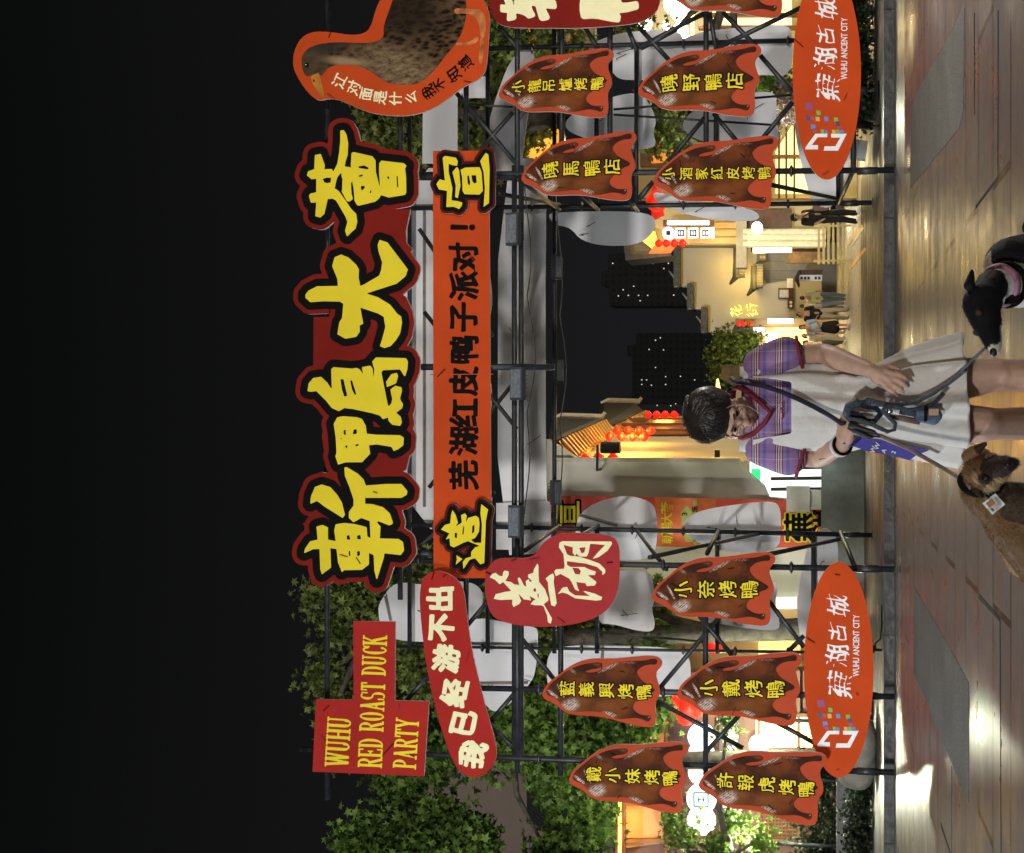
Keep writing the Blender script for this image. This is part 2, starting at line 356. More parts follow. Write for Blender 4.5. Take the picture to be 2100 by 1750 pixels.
# electric cables sagging along the opening
for a, b, sg in (((1075, 365), (1072, 1090), .16), ((1142, 430), (1143, 1078), .12)):
    p, q = P(*a, YF + .05), P(*b, YF + .05); pts = []
    for k in range(25):
        t = k / 24; v = p.lerp(q, t); v.z -= sg * (.3 + .7 * abs(math.sin(t * 9.3))) * math.sin(math.pi * t) * 1.2; pts.append(v)
    MB().path(pts, .010, 6).build('power_cable', M_TUBE, sc, True)
# floodlights clamped to the scaffold, switched off
M_FL = mat('floodlight_housing', (.05, .053, .058), .45, var=.2); M_FG = mat('floodlight_glass', (.16, .18, .2), .12, var=.3, scale=20)
fl = [((1053, 470), YF, 'upper tube of the opening, rightmost, beside the exclamation mark', 1), ((1062, 787), YF, 'middle of the upper tubes under the orange banner', 0), ((1058, 1070), YF, 'upper tubes near the pale calligraphy sign', 0),
      ((1142, 548), YR, 'lower tube, rightmost, beside the open right edge', 2), ((1145, 760), YR, 'lower tube at the middle of the opening', 2), ((1140, 1010), YR, 'lower tube at the left edge of the opening', 2)]
for (a, Y, where, lit) in fl:
    p = P(*a, Y - .12); t = thing('floodlight', p, 'small grey floodlight on the ' + where, 'floodlight', 'floodlights clamped over the opening')
    w_ = .5 if lit < 2 else .46; M = Matrix.Rotation(R(-28 if lit < 2 else 62), 3, 'X')
    MB().box(p, (w_, .09, .24), M=M).build('housing', M_FL, t)
    MB().box(p + M @ Vector((0, -.055, 0)), (w_ - .07, .012, .19), M=M).build('glass', M_FG, t)
    m = MB()
    for k in range(7): m.box(p + M @ Vector((-w_ / 2 + .06 + k * (w_ - .12) / 6, .075, 0)), (.012, .06, .2), M=M)
    m.build('cooling_fins', M_FL, t)
    for s_ in (-1, 1): MB().tube(p + Vector((s_ * w_ * .42, 0, 0)), p + Vector((s_ * w_ * .42, .12, .1)), .02).build('clamp', M_FL, t)
# ------------------------------------------------------------------ sign materials
M_ORANGE = mat('printed_orange', (.50, .064, .014), .8, spec=.04, var=.11, scale=1.3, detail=9, bump=.05, bscale=3); M_RED = mat('printed_red', (.36, .025, .02), .8, spec=.04, var=.12, scale=1.3, detail=9, bump=.05, bscale=3)
M_DRED = mat('printed_dark_red', (.19, .015, .010), .8, spec=.04, var=.14, scale=1.3, detail=9, bump=.05, bscale=3); M_BLK = mat('printed_black', (.007, .0065, .006), .8, spec=.04, var=.1); M_YEL = mat('printed_yellow', (.78, .63, .035), .8, spec=.04, var=.08, scale=1.1, detail=8)
M_CREAM = mat('printed_cream', (.86, .82, .50), .8, spec=.04, var=.05); M_WHITE = mat('printed_white', (.84, .84, .84), .8, spec=.04, var=.04); M_MAROON = mat('printed_maroon', (.075, .012, .010), .8, spec=.04, var=.1)
M_TIE = mat('cable_tie_red', (.25, .02, .015), .5)
def ties(root, pts, Y, n0=0):
    for k, (a, b, l) in enumerate(pts):
        p = P(a, b, Y); d = Vector((math.cos(k * 2.1 + a), 0, math.sin(k * 1.7 + b))) * l * .8
        MB().tube(p - d / 2 + Vector((0, -.008, 0)), p + d / 2 + Vector((0, -.012, 0)), .006, n=6).build('cable_tie', M_TIE if k % 2 else M_BLK, root)
def centre(p): return (sum(a for a, b in p) / len(p), sum(b for a, b in p) / len(p))
# title: four brush characters traced stroke by stroke
z1 = ZM(820, 300, 2.5); z2 = ZM(820, 1000, 2.188)
HUI = [[(462,215),(488,211),(508,245),(521,305),(517,395),(502,440),(490,500),(440,560),(425,620),(415,660),(385,650),(395,560),(410,520),(440,460),(455,370),(462,290)],
 [(385,600),(420,640),(450,660),(500,730),(540,790),(580,830),(588,890),(575,940),(545,965),(512,998),(497,955),(515,890),(500,850),(460,780),(430,730),(395,715),(360,720),(350,660)],
 [(275,395),(318,387),(330,420),(348,470),(345,500),(400,498),(410,520),(400,560),(350,570),(330,570),(345,600),(400,600),(420,640),(395,720),(370,720),(360,760),(345,830),(315,857),(278,848),(280,800),(285,745),(245,748),(230,700),(240,680),(285,670),(285,570),(250,575),(215,545),(225,515),(270,500),(272,440)],
 [(490,480),(535,485),(545,500),(550,700),(555,720),(530,740),(510,735),(490,700),(470,660),(475,600),(470,520)],
 [(545,380),(560,373),(700,405),(722,435),(725,520),(745,600),(755,640),(765,690),(745,720),(720,740),(600,770),(585,765),(568,735),(560,640),(545,560),(540,470)],
 [(750,455),(765,437),(930,455),(952,475),(940,495),(948,560),(950,670),(940,690),(820,710),(790,700),(760,690),(755,640),(752,560),(748,500)]]
HUIH = [[(340,568),(370,562),(390,575),(385,590),(365,605),(345,595)], [(468,553),(478,570),(476,660),(440,640),(428,615),(445,590)], [(595,480),(640,472),(672,490),(668,502),(598,492)], [(595,548),(625,538),(630,552),(600,557)], [(612,625),(640,622),(645,635),(620,662)], [(688,648),(693,675),(677,678)], [(809,555),(822,552),(824,572),(811,574)], [(877,550),(886,550),(891,634),(881,636)], [(541,600),(547,600),(552,690),(545,690)]]
DA = [[(205,1425),(230,1395),(290,1365),(445,1362),(440,1310),(420,1260),(402,1215),(420,1150),(468,1130),(520,1150),(580,1205),(600,1240),(597,1300),(610,1362),(640,1350),(750,1285),(765,1240),(772,1190),(745,1110),(738,1060),(752,1022),(810,1040),(880,1135),(962,1240),(945,1290),(880,1345),(720,1395),(655,1418),(740,1445),(830,1500),(885,1570),(910,1585),(918,1630),(905,1710),(880,1755),(834,1807),(788,1821),(754,1807),(770,1760),(795,1665),(783,1590),(740,1565),(610,1522),(632,1640),(605,1655),(606,1700),(580,1738),(500,1752),(440,1720),(455,1630),(475,1600),(485,1495),(460,1478),(350,1475),(240,1482),(205,1450)]]
YA = [[(192,340),(200,290),(230,255),(280,247),(320,285),(350,330),(345,200),(360,185),(480,195),(510,190),(530,200),(550,230),(545,185),(600,175),(615,200),(618,268),(625,200),(610,150),(635,122),(830,127),(842,150),(838,200),(822,248),(790,200),(680,205),(670,220),(690,310),(705,400),(715,440),(735,420),(740,390),(728,330),(760,305),(800,315),(803,340),(790,390),(810,425),(805,450),(765,480),(795,505),(803,545),(790,565),(740,558),(715,530),(715,510),(680,522),(660,498),(600,480),(480,455),(430,450),(395,470),(350,450),(310,400),(250,340),(215,345)],
 [(700,280),(735,230),(770,222),(778,245),(765,290),(705,315)],
 [(362,550),(385,510),(420,502),(510,508),(545,520),(570,565),(575,615),(640,622),(790,625),(815,640),(812,690),(780,715),(750,728),(735,700),(640,685),(590,690),(598,745),(545,800),(440,800),(390,815),(372,760),(380,740),(375,640)]]
YAH = [[(405,265),(425,262),(450,370),(430,376),(415,330)], [(468,272),(480,270),(508,358),(500,368),(480,330)], [(425,595),(440,588),(440,625),(428,622)], [(490,590),(510,585),(512,615),(485,620)], [(437,692),(450,690),(450,708),(438,706)], [(500,685),(522,682),(525,692),(505,698)]]
ZH = [[(430,835),(445,830),(520,875),(555,910),(570,950),(700,940),(800,940),(838,985),(835,1010),(800,1030),(700,1030),(565,1030),(565,1068),(610,1070),(680,1090),(725,1130),(745,1190),(740,1200),(720,1208),(650,1180),(640,1190),(665,1215),(660,1292),(780,1295),(810,1315),(817,1370),(795,1400),(690,1388),(685,1420),(640,1563),(625,1500),(620,1400),(590,1385),(590,1460),(545,1495),(430,1497),(415,1510),(390,1450),(380,1360),(340,1355),(345,1480),(320,1500),(285,1525),(275,1490),(270,1360),(230,1362),(170,1388),(175,1360),(210,1310),(258,1300),(250,1215),(290,1205),(325,1220),(325,1300),(375,1310),(365,1240),(375,1200),(430,1192),(490,1198),(545,1210),(575,1220),(580,1280),(600,1290),(595,1180),(540,1160),(490,1188),(460,1160),(460,1120),(490,1080),(490,1040),(460,950),(435,890)],
 [(210,1070),(215,1020),(240,960),(285,943),(340,960),(385,1010),(415,1060),(435,1140),(420,1160),(370,1130),(300,1085),(255,1050)]]
ZHH = [[(445,1275),(462,1270),(470,1300),(448,1300)], [(512,1275),(535,1268),(538,1298),(515,1298)], [(458,1375),(468,1370),(470,1405),(460,1405)], [(512,1378),(530,1372),(532,1400),(515,1408)]]
tp = [z1(p) for p in HUI + DA] + [z2(p) for p in YA + ZH]; th = [z1(p) for p in HUIH] + [z2(p) for p in YAH + ZHH]
FT = Field(tp, th, step=1.6, pad=34); FS = Field(tp, [], step=2.4, pad=40)
bridge = [z1(p) for p in ([(620,800),(980,795),(945,960),(950,1045),(1000,1100),(700,1260),(440,1060),(430,850)], [(265,1590),(640,1600),(700,2010),(262,2010)], [(850,1400),(945,1440),(1000,1560),(900,1700),(800,1640),(700,1450)])] + [z2(p) for p in ([(310,480),(600,480),(860,560),(860,720),(830,850),(560,930),(330,900),(285,640)], [(380,1120),(700,1210),(700,1250),(300,1220),(150,1200)])]
FB = Field([q for q in FS.at(-25)] + bridge, [], step=2.4, pad=10)
YT = YF - .42
t = thing('title_sign', P(*centre(tp[6]), YT), 'huge dark red cut-out title sign with four yellow brush characters', 'sign')
plate(FB.at(0), YT, .06, 'board', [M_DRED, M_EDGE], t)
plate(FS.at(-15.5), YT - .008, .006, 'character_outline', M_BLK, t); plate(FT.at(0), YT - .014, .005, 'lettering', M_YEL, t)
ties(t, [(690, 330, .16), (700, 900, .14), (735, 1150, .2), (705, 1140, .16), (792, 1218, .12), (770, 1010, .15), (676, 640, .14)], YT - .02)
# orange banner with its two end characters
YB = YF - .2
PENG = [[(1055,1235),(1080,1205),(1115,1195),(1120,1140),(1130,1108),(1150,1140),(1165,1190),(1150,1215),(1190,1190),(1185,1140),(1210,1130),(1222,1145),(1215,1195),(1230,1160),(1280,1145),(1300,1160),(1305,1200),(1300,1250),(1275,1290),(1250,1300),(1270,1320),(1315,1320),(1320,1200),(1310,1130),(1315,1070),(1360,1105),(1345,1180),(1345,1260),(1340,1400),(1335,1450),(1310,1460),(1275,1420),(1240,1430),(1200,1490),(1195,1445),(1215,1420),(1250,1410),(1250,1380),(1275,1350),(1305,1340),(1230,1310),(1200,1320),(1140,1350),(1115,1340),(1110,1290),(1085,1300),(1110,1260),(1090,1250)], [(1155,1400),(1170,1410),(1195,1425),(1150,1462),(1158,1430)]]
PENGH = [[(1258,1210),(1272,1205),(1270,1250),(1255,1262)], [(1200,1210),(1206,1215),(1200,1270),(1192,1262)], [(1145,1255),(1160,1258),(1158,1290),(1143,1285)]]
XUAN = [[(1218,415),(1235,402),(1315,415),(1330,440),(1325,475),(1290,470),(1262,460),(1262,520),(1290,640),(1283,730),(1325,735),(1362,745),(1360,770),(1340,795),(1300,778),(1245,780),(1250,660),(1190,650),(1172,610),(1195,575),(1235,585),(1225,500)], [(1290,520),(1325,482),(1340,510),(1350,620),(1330,715),(1310,705),(1315,620)], [(1350,505),(1385,488),(1490,485),(1505,520),(1515,660),(1490,688),(1380,685),(1365,660),(1362,560)], [(1495,440),(1535,380),(1555,390),(1565,500),(1560,640),(1560,750),(1520,780),(1530,640),(1520,520)]]
XUANH = [[(1400,550),(1412,545),(1422,600),(1415,625),(1402,600)], [(1430,545),(1465,545),(1470,600),(1450,605),(1437,590)]]
ban = [(888, 310), (1003, 309), (1008, 1186), (889, 1186)]
t = thing('banner_sign', P(*centre(ban), YB), 'long orange banner board with black lettering under the title', 'sign')
plate([ban], YB, .03, 'board', [M_ORANGE, M_EDGE], t)
bt = '芜湖红皮鸭子派对！'; by = [975, 905, 848, 783, 717, 651, 586, 528, 466]
plate(letters([(c, 951 if c != '！' else 949, y, 62, 0) for c, y in zip(bt, by)], .034, wob=.018), YB - .006, .005, 'lettering', M_BLK, t)
for nm, pp, hh, zz in (('peng', PENG, PENGH, z2), ('xuan', XUAN, XUANH, z1)):
    pl = [zz(p) for p in pp]; F1 = Field(pl, [zz(p) for p in hh], step=1.0, pad=18); F2 = Field(pl, [], step=1.2, pad=20)
    e_ = plate(F2.at(-13), YB - .05, .03, 'end_panel', [M_MAROON, M_EDGE], t); plate(F2.at(-8), YB - .056, .004, 'character_outline', M_BLK, e_); plate(F1.at(0), YB - .062, .004, 'lettering', M_YEL, e_)
ties(t, [(905, 765, .16), (945, 1035, .14), (940, 1150, .13), (968, 530, .1)], YB - .012)
MB().box(P(946, 768, YB - .005), (.012, .006, 1.0)).build('board_seam', mat('board_seam', (.4, .06, .02), .6), t)
# slab-serif capitals drawn as strokes
def rect(x0, y0, x1, y1): return [(x0, y0), (x1, y0), (x1, y1), (x0, y1)]
def bar(x0, y0, x1, y1, w): return [(x0 - w / 2, y0), (x0 + w / 2, y0), (x1 + w / 2, y1), (x1 - w / 2, y1)]
def arc(cx, cy, rx, ry, a0, a1, w, n=14, wt=None):
    o_ = []; i_ = []; wt = wt or w * .45
    for k in range(n + 1):
        a = R(a0 + (a1 - a0) * k / n); ww = wt + (w - wt) * abs(math.cos(a)); o_.append((cx + rx * math.cos(a), cy + ry * math.sin(a))); i_.append((cx + (rx - ww) * math.cos(a), cy + (ry - min(ww, wt * 1.1)) * math.sin(a)))
    return o_ + i_[::-1]
def V(x, w=.11): return rect(x - w / 2, 0, x + w / 2, 1)
def SF(x, y, w=.26, h=.05): return rect(x - w / 2, y, x + w / 2, y + h)
def DG(x0, y0, x1, y1, w=.1): return bar(x0, y0, x1, y1, w)
CAPS = {'W': (.66, [DG(.1, 1, .2, 0), DG(.34, 1, .22, 0, .07), DG(.34, 1, .44, 0), DG(.57, 1, .45, 0, .07), SF(.1, .95, .2), SF(.34, .95, .18), SF(.57, .95, .2)]),
 'U': (.5, [rect(.06, .25, .17, 1), rect(.35, .25, .41, 1), arc(.235, .26, .175, .26, 180, 360, .11), SF(.115, .95, .22), SF(.38, .95, .2)]),
 'H': (.52, [V(.12), V(.4), rect(.12, .47, .4, .54), SF(.12, 0, .22), SF(.12, .95, .22), SF(.4, 0, .22), SF(.4, .95, .22)]),
 'R': (.5, [V(.12), arc(.22, .75, .22, .25, -90, 90, .11), rect(.1, .93, .24, 1), rect(.1, .5, .24, .56), DG(.26, .52, .42, 0, .11), SF(.12, 0, .22), rect(.02, .95, .2, 1), SF(.44, 0, .14)]),
 'E': (.46, [V(.12), rect(.1, .94, .42, 1), rect(.1, 0, .42, .06), rect(.1, .47, .32, .53), rect(.37, .8, .42, 1), rect(.37, 0, .42, .22), rect(.28, .4, .33, .6), SF(.12, 0, .2), SF(.12, .95, .2)]),
 'D': (.5, [V(.12), arc(.18, .5, .27, .5, -90, 90, .11), rect(.1, .95, .2, 1), rect(.1, 0, .2, .05), SF(.1, 0, .16), SF(.1, .95, .16)]),
 'O': (.5, [arc(.24, .5, .2, .5, 0, 180, .11), arc(.24, .5, .2, .5, 180, 360, .11)]),
 'A': (.52, [DG(.26, 1, .1, 0, .06), DG(.24, 1, .4, 0, .12), rect(.15, .3, .36, .36), SF(.1, 0, .18), SF(.41, 0, .2)]),
 'S': (.44, [arc(.22, .74, .18, .26, 60, 270, .1), arc(.22, .26, .18, .27, -120, 90, .1), rect(.34, .72, .39, .97), rect(.04, .03, .09, .28)]),
 'T': (.46, [V(.23), rect(.04, .94, .42, 1), rect(.04, .76, .09, 1), rect(.37, .76, .42, 1), SF(.23, 0, .24)]),
 'C': (.46, [arc(.25, .5, .2, .5, 35, 325, .11), rect(.38, .72, .43, .97)]),
 'K': (.5, [V(.12), DG(.14, .42, .4, 1, .06), DG(.24, .6, .42, 0, .11), SF(.12, 0, .22), SF(.12, .95, .22), SF(.4, .95, .18), SF(.43, 0, .18)]),
 'P': (.46, [V(.12), arc(.2, .73, .22, .27, -90, 90, .11), rect(.1, .94, .22, 1), rect(.1, .46, .22, .52), SF(.12, 0, .24), rect(.02, .95, .2, 1)]),
 'Y': (.5, [DG(.08, 1, .25, .45, .11), DG(.42, 1, .26, .45, .07), rect(.2, 0, .31, .5), SF(.09, .95, .2), SF(.42, .95, .18), SF(.255, 0, .22)]), ' ': (.3, [])}
def caps(text, a, b, h):
    L = math.hypot(b[0] - a[0], b[1] - a[1]); tot = sum(CAPS[c][0] for c in text); s = L / tot
    ex = ((b[0] - a[0]) / L, (b[1] - a[1]) / L); ey = (ex[1], -ex[0]); ey = (-abs(ey[0]), ey[1] if ey[0] < 0 else -ey[1]); x = 0; out = []
    for c in text:
        for pl in CAPS[c][1]: out.append([(a[0] + ex[0] * (x + px) * s + ey[0] * py * h, a[1] + ex[1] * (x + px) * s + ey[1] * py * h) for px, py in pl])
        x += CAPS[c][0]
    return out
z9 = ZM(900, 1500, 2.1875)
wb = z9([(313,733),(585,735),(582,1245),(803,1250),(770,1735),(50,1705),(72,1237),(315,1240)])
YW = YF - .3
t = thing('party_sign', P(*centre(wb), YW), 'red stepped sign board with yellow English capitals', 'sign')
plate([wb], YW, .04, 'board', [M_RED, M_EDGE], t)
cp = caps('WUHU', *z9([(280, 1678), (300, 1355)]), 48) + caps('RED ROAST DUCK', *z9([(497, 1683), (532, 828)]), 49) + caps('PARTY', *z9([(717, 1690), (738, 1365)]), 47)
plate(Field(cp, [], step=.85, pad=6).at(-.4), YW - .006, .005, 'lettering', M_YEL, t)
ties(t, [z9([(140, 1295)])[0] + (.12,), z9([(610, 1285)])[0] + (.13,), z9([(540, 1560)])[0] + (.3,), z9([(120, 1490)])[0] + (.14,), z9([(690, 1600)])[0] + (.12,)], YW - .012)
# curved red strip
YS = YF - .36
pil = smooth_poly(z9([(742,620),(745,530),(760,450),(815,415),(870,406),(940,430),(1000,480),(1030,540),(1045,680),(1075,900),(1120,1100),(1180,1330),(1240,1540),(1235,1640),(1180,1710),(1110,1747),(1030,1730),(965,1660),(900,1490),(840,1280),(790,1050),(760,830)]), 2)
t = thing('curved_strip_sign', P(*centre(pil), YS), 'curved red strip sign with six cream characters, leaning', 'sign')
plate([pil], YS, .04, 'board', [M_RED, M_EDGE], t)
ch = [('我', 1085, 1592, .27), ('已', 1025, 1388, .2), ('经', 965, 1195, .17), ('游', 912, 975, .14), ('不', 884, 775, .06), ('出', 876, 588, .0)]
plate(letters([(c, *z9([(x, y)])[0], 56, -r) for c, x, y, r in ch], .05, wob=.016), YS - .006, .005, 'lettering', M_CREAM, t)
ties(t, [z9([(905, 438)])[0] + (.16,), z9([(1050, 968)])[0] + (.3,), z9([(828, 440)])[0] + (.14,)], YS - .012)
# pale calligraphy on a two-lobed red board
z14 = ZM(1400, 1500, 2.917); YH = YF - .48
WU = [[(135,600),(155,570),(185,560),(215,585),(245,590),(250,555),(265,540),(298,548),(298,580),(270,630),(320,640),(345,660),(390,665),(375,610),(390,600),(405,620),(430,670),(450,680),(445,630),(470,615),(480,640),(500,630),(465,600),(465,575),(510,560),(515,530),(545,480),(555,500),(555,580),(560,640),(610,700),(640,780),(640,800),(600,830),(640,900),(672,955),(660,1000),(635,985),(630,930),(600,850),(580,840),(520,840),(485,830),(510,800),(530,790),(480,760),(490,800),(470,795),(430,790),(400,760),(380,740),(405,800),(390,830),(340,855),(328,830),(330,790),(230,795),(170,785),(185,745),(260,725),(300,720),(320,715),(250,640),(220,660),(180,620)],
 [(615,610),(650,580),(680,565),(690,590),(685,640),(695,700),(712,820),(695,850),(665,840),(650,760),(640,700),(635,640)],
 [(720,745),(760,690),(800,680),(820,720),(870,755),(950,760),(1000,760),(940,720),(960,718),(1040,740),(1105,770),(1095,795),(1050,800),(960,790),(870,780),(800,740),(760,730)],
 [(690,550),(705,530),(775,525),(780,500),(770,400),(730,340),(735,300),(760,288),(1180,290),(1190,310),(1150,370),(1075,425),(1020,440),(1070,380),(1130,320),(1000,310),(985,390),(970,420),(910,420),(880,395),(870,415),(850,390),(850,340),(770,320),(800,400),(830,415),(900,420),(1000,450),(1080,480),(1130,530),(1130,560),(1105,582),(1105,550),(1060,510),(960,480),(800,460),(800,490),(830,510),(950,510),(990,530),(1050,550),(1040,580),(980,580),(1055,640),(1040,670),(970,675),(960,650),(880,640),(890,680),(905,720),(870,705),(840,640),(820,610),(745,570),(705,590)]]
WUH = [[(845,515),(900,520),(920,545),(910,575),(870,570)], [(510,700),(530,690),(535,720),(515,725)], [(905,345),(960,340),(950,385),(925,392)], [(545,740),(555,738),(558,775),(548,772)]]
wb = smooth_poly(z14([(95,600),(115,520),(180,440),(300,432),(460,435),(530,400),(570,330),(640,260),(740,222),(900,215),(1080,225),(1200,245),(1248,320),(1255,450),(1250,650),(1215,790),(1130,900),(1000,970),(800,1015),(600,1028),(420,1020),(250,985),(150,930),(110,820),(90,700)]), 2)
t = thing('calligraphy_sign', P(*centre(wb), YH), 'two-lobed red sign with two large cream calligraphy characters', 'sign')
plate([wb], YH, .04, 'board', [mat('printed_rose_red', (.36, .036, .036), .8, spec=.04, var=.05), M_EDGE], t)
plate(Field([z14(p) for p in WU], [z14(p) for p in WUH], step=.9, pad=5).at(0), YH - .006, .005, 'lettering', M_CREAM, t)
ties(t, [z14([(345, 450)])[0] + (.14,), z14([(520, 440)])[0] + (.22,), z14([(1170, 472)])[0] + (.12,), z14([(750, 970)])[0] + (.17,), z14([(125, 565)])[0] + (.12,)], YH - .012)
# oval town signs
def oval(cx, cy, ax, ay, lab, cz, up, s0):
    YO = YF - .25; el = [(cx + ax * math.cos(k * math.pi / 40), cy + ay * math.sin(k * math.pi / 40)) for k in range(80)]
    t = thing('oval_sign', P(cx, cy, YO), lab, 'sign', 'oval town signs at the foot of the gateway')
    plate([el], YO, .04, 'board', [M_ORANGE, M_EDGE], t)
    plate(letters([('蕪', cx + 2, cy + 30, 54, .05), ('湖', cx - 3, cy - 28, 52, .05), ('古', cx - 4, cy - 78, 42, .05), ('城', cx - 2, cy - 133, 50, .05)], -.002, wob=.06, shear=.22), YO - .006, .005, 'lettering', M_WHITE, t)
    it, sc_ = run('WUHU ANCIENT CITY', (cx + 35.5, cy + 14), (cx + 36, cy - 113), 12.5)
    plate(letters(it, .012, sx=sc_), YO - .006, .005, 'small_lettering', M_WHITE, t)
    lz = lambda a: [(cx + (x - 1510) / 1.944 * K, cy + (y - 930) / 1.944 * K) for x, y in a]
    plate([lz(p) for p in ([(1390,1355),(1445,1280),(1513,1280),(1513,1300),(1458,1300),(1424,1345),(1460,1345),(1460,1370),(1385,1370)], [(1535,1280),(1625,1280),(1575,1377),(1492,1377),(1498,1352),(1560,1352),(1588,1302),(1535,1302)])], YO - .006, .005, 'emblem', M_WHITE, t)
    colr = {'p': (.25, .03, .14), 'g': (.16, .38, .04), 'v': (.09, .02, .12), 'y': (.6, .38, .05), 'b': (.07, .22, .55), 'r': (.35, .04, .05)}
    for key_, ps in {'p': [(1408, 1122, 22)], 'g': [(1462, 1160, 13), (1563, 1200, 13), (1487, 1268, 12), (1573, 1268, 11)], 'v': [(1402, 1190, 14), (1572, 1222, 13)], 'r': [(1428, 1192, 13), (1582, 1245, 12), (1440, 1262, 12)], 'y': [(1457, 1195, 13), (1550, 1268, 11)], 'b': [(1507, 1195, 13), (1432, 1240, 14), (1505, 1270, 10), (1597, 1270, 11)]}.items():
        for x, y, s_ in ps: plate([lz([(x - s_, y - s_), (x + s_ * .8, y - s_ * .9), (x + s_ * 1.1, y + s_), (x - s_ * .7, y + s_)])], YO - .006, .005, 'emblem_square', EM.setdefault(key_, mat('emblem_' + {'p': 'plum', 'g': 'green', 'v': 'violet', 'y': 'ochre', 'b': 'blue', 'r': 'crimson'}[key_], colr[key_], .5, var=.05)), t)
    ties(t, [(cx - 3, cy - 195, .12), (cx - 2, cy + 205, .13), (cx - 57, cy - 60, .16), (cx + 38, cy + 50, .15)], YO - .012)
EM = {}
oval(1720, 1374, 71.4, 221, 'orange oval town sign partly covered by a roast duck sign', 0, 0, 0)
oval(1695.5, 149.5, 70.1, 219, 'orange oval town sign cut by the picture edge, beside the flower bed', 0, 0, 0)
# ------------------------------------------------------------------ roast duck cut-outs
z14b = lambda a: a
DB = [(195,745),(230,680),(330,600),(400,540),(480,495),(560,465),(640,455),(700,455),(800,450),(900,435),(1000,422),(1080,415),(1130,420),(1165,440),(1178,475),(1160,510),(1132,540),(1125,580),(1140,630),(1158,680),(1160,730),(1135,765),(1125,800),(1125,850),(1130,900),(1125,950),(1110,985),(1070,1000),(1000,995),(900,980),(800,955),(700,935),(600,930),(500,930),(430,925),(370,905),(320,860),(260,830),(210,810),(188,780)]
DK = [(225,770),(222,730),(260,680),(330,620),(390,570),(440,545),(480,525),(540,505),(600,495),(650,485),(680,495),(685,515),(660,535),(600,545),(555,560),(548,574),(600,575),(660,560),(720,520),(800,480),(880,468),(960,465),(1040,455),(1090,440),(1125,437),(1137,455),(1130,485),(1080,485),(1020,500),(985,530),(970,550),(980,580),(1010,620),(1060,650),(1095,670),(1122,692),(1100,712),(1060,722),(1010,760),(960,800),(940,830),(945,860),(980,890),(1030,905),(1080,900),(1090,920),(1075,950),(1050,950),(1020,935),(960,925),(900,935),(820,945),(760,925),(700,895),(620,890),(540,895),(460,900),(400,895),(350,855),(320,810),(270,785)]
YD = YF - .3; SCL = (1 / 2.823 * K) / FPX * YD * 1.0
loc = lambda a: [(-(y - 707) * SCL, -(x - 683) * SCL) for x, y in a]
M_DBRD = mat('duck_board_orange', (.42, .066, .028), .8, spec=.04, var=.12, scale=1.3, detail=9, bump=.05, bscale=3)
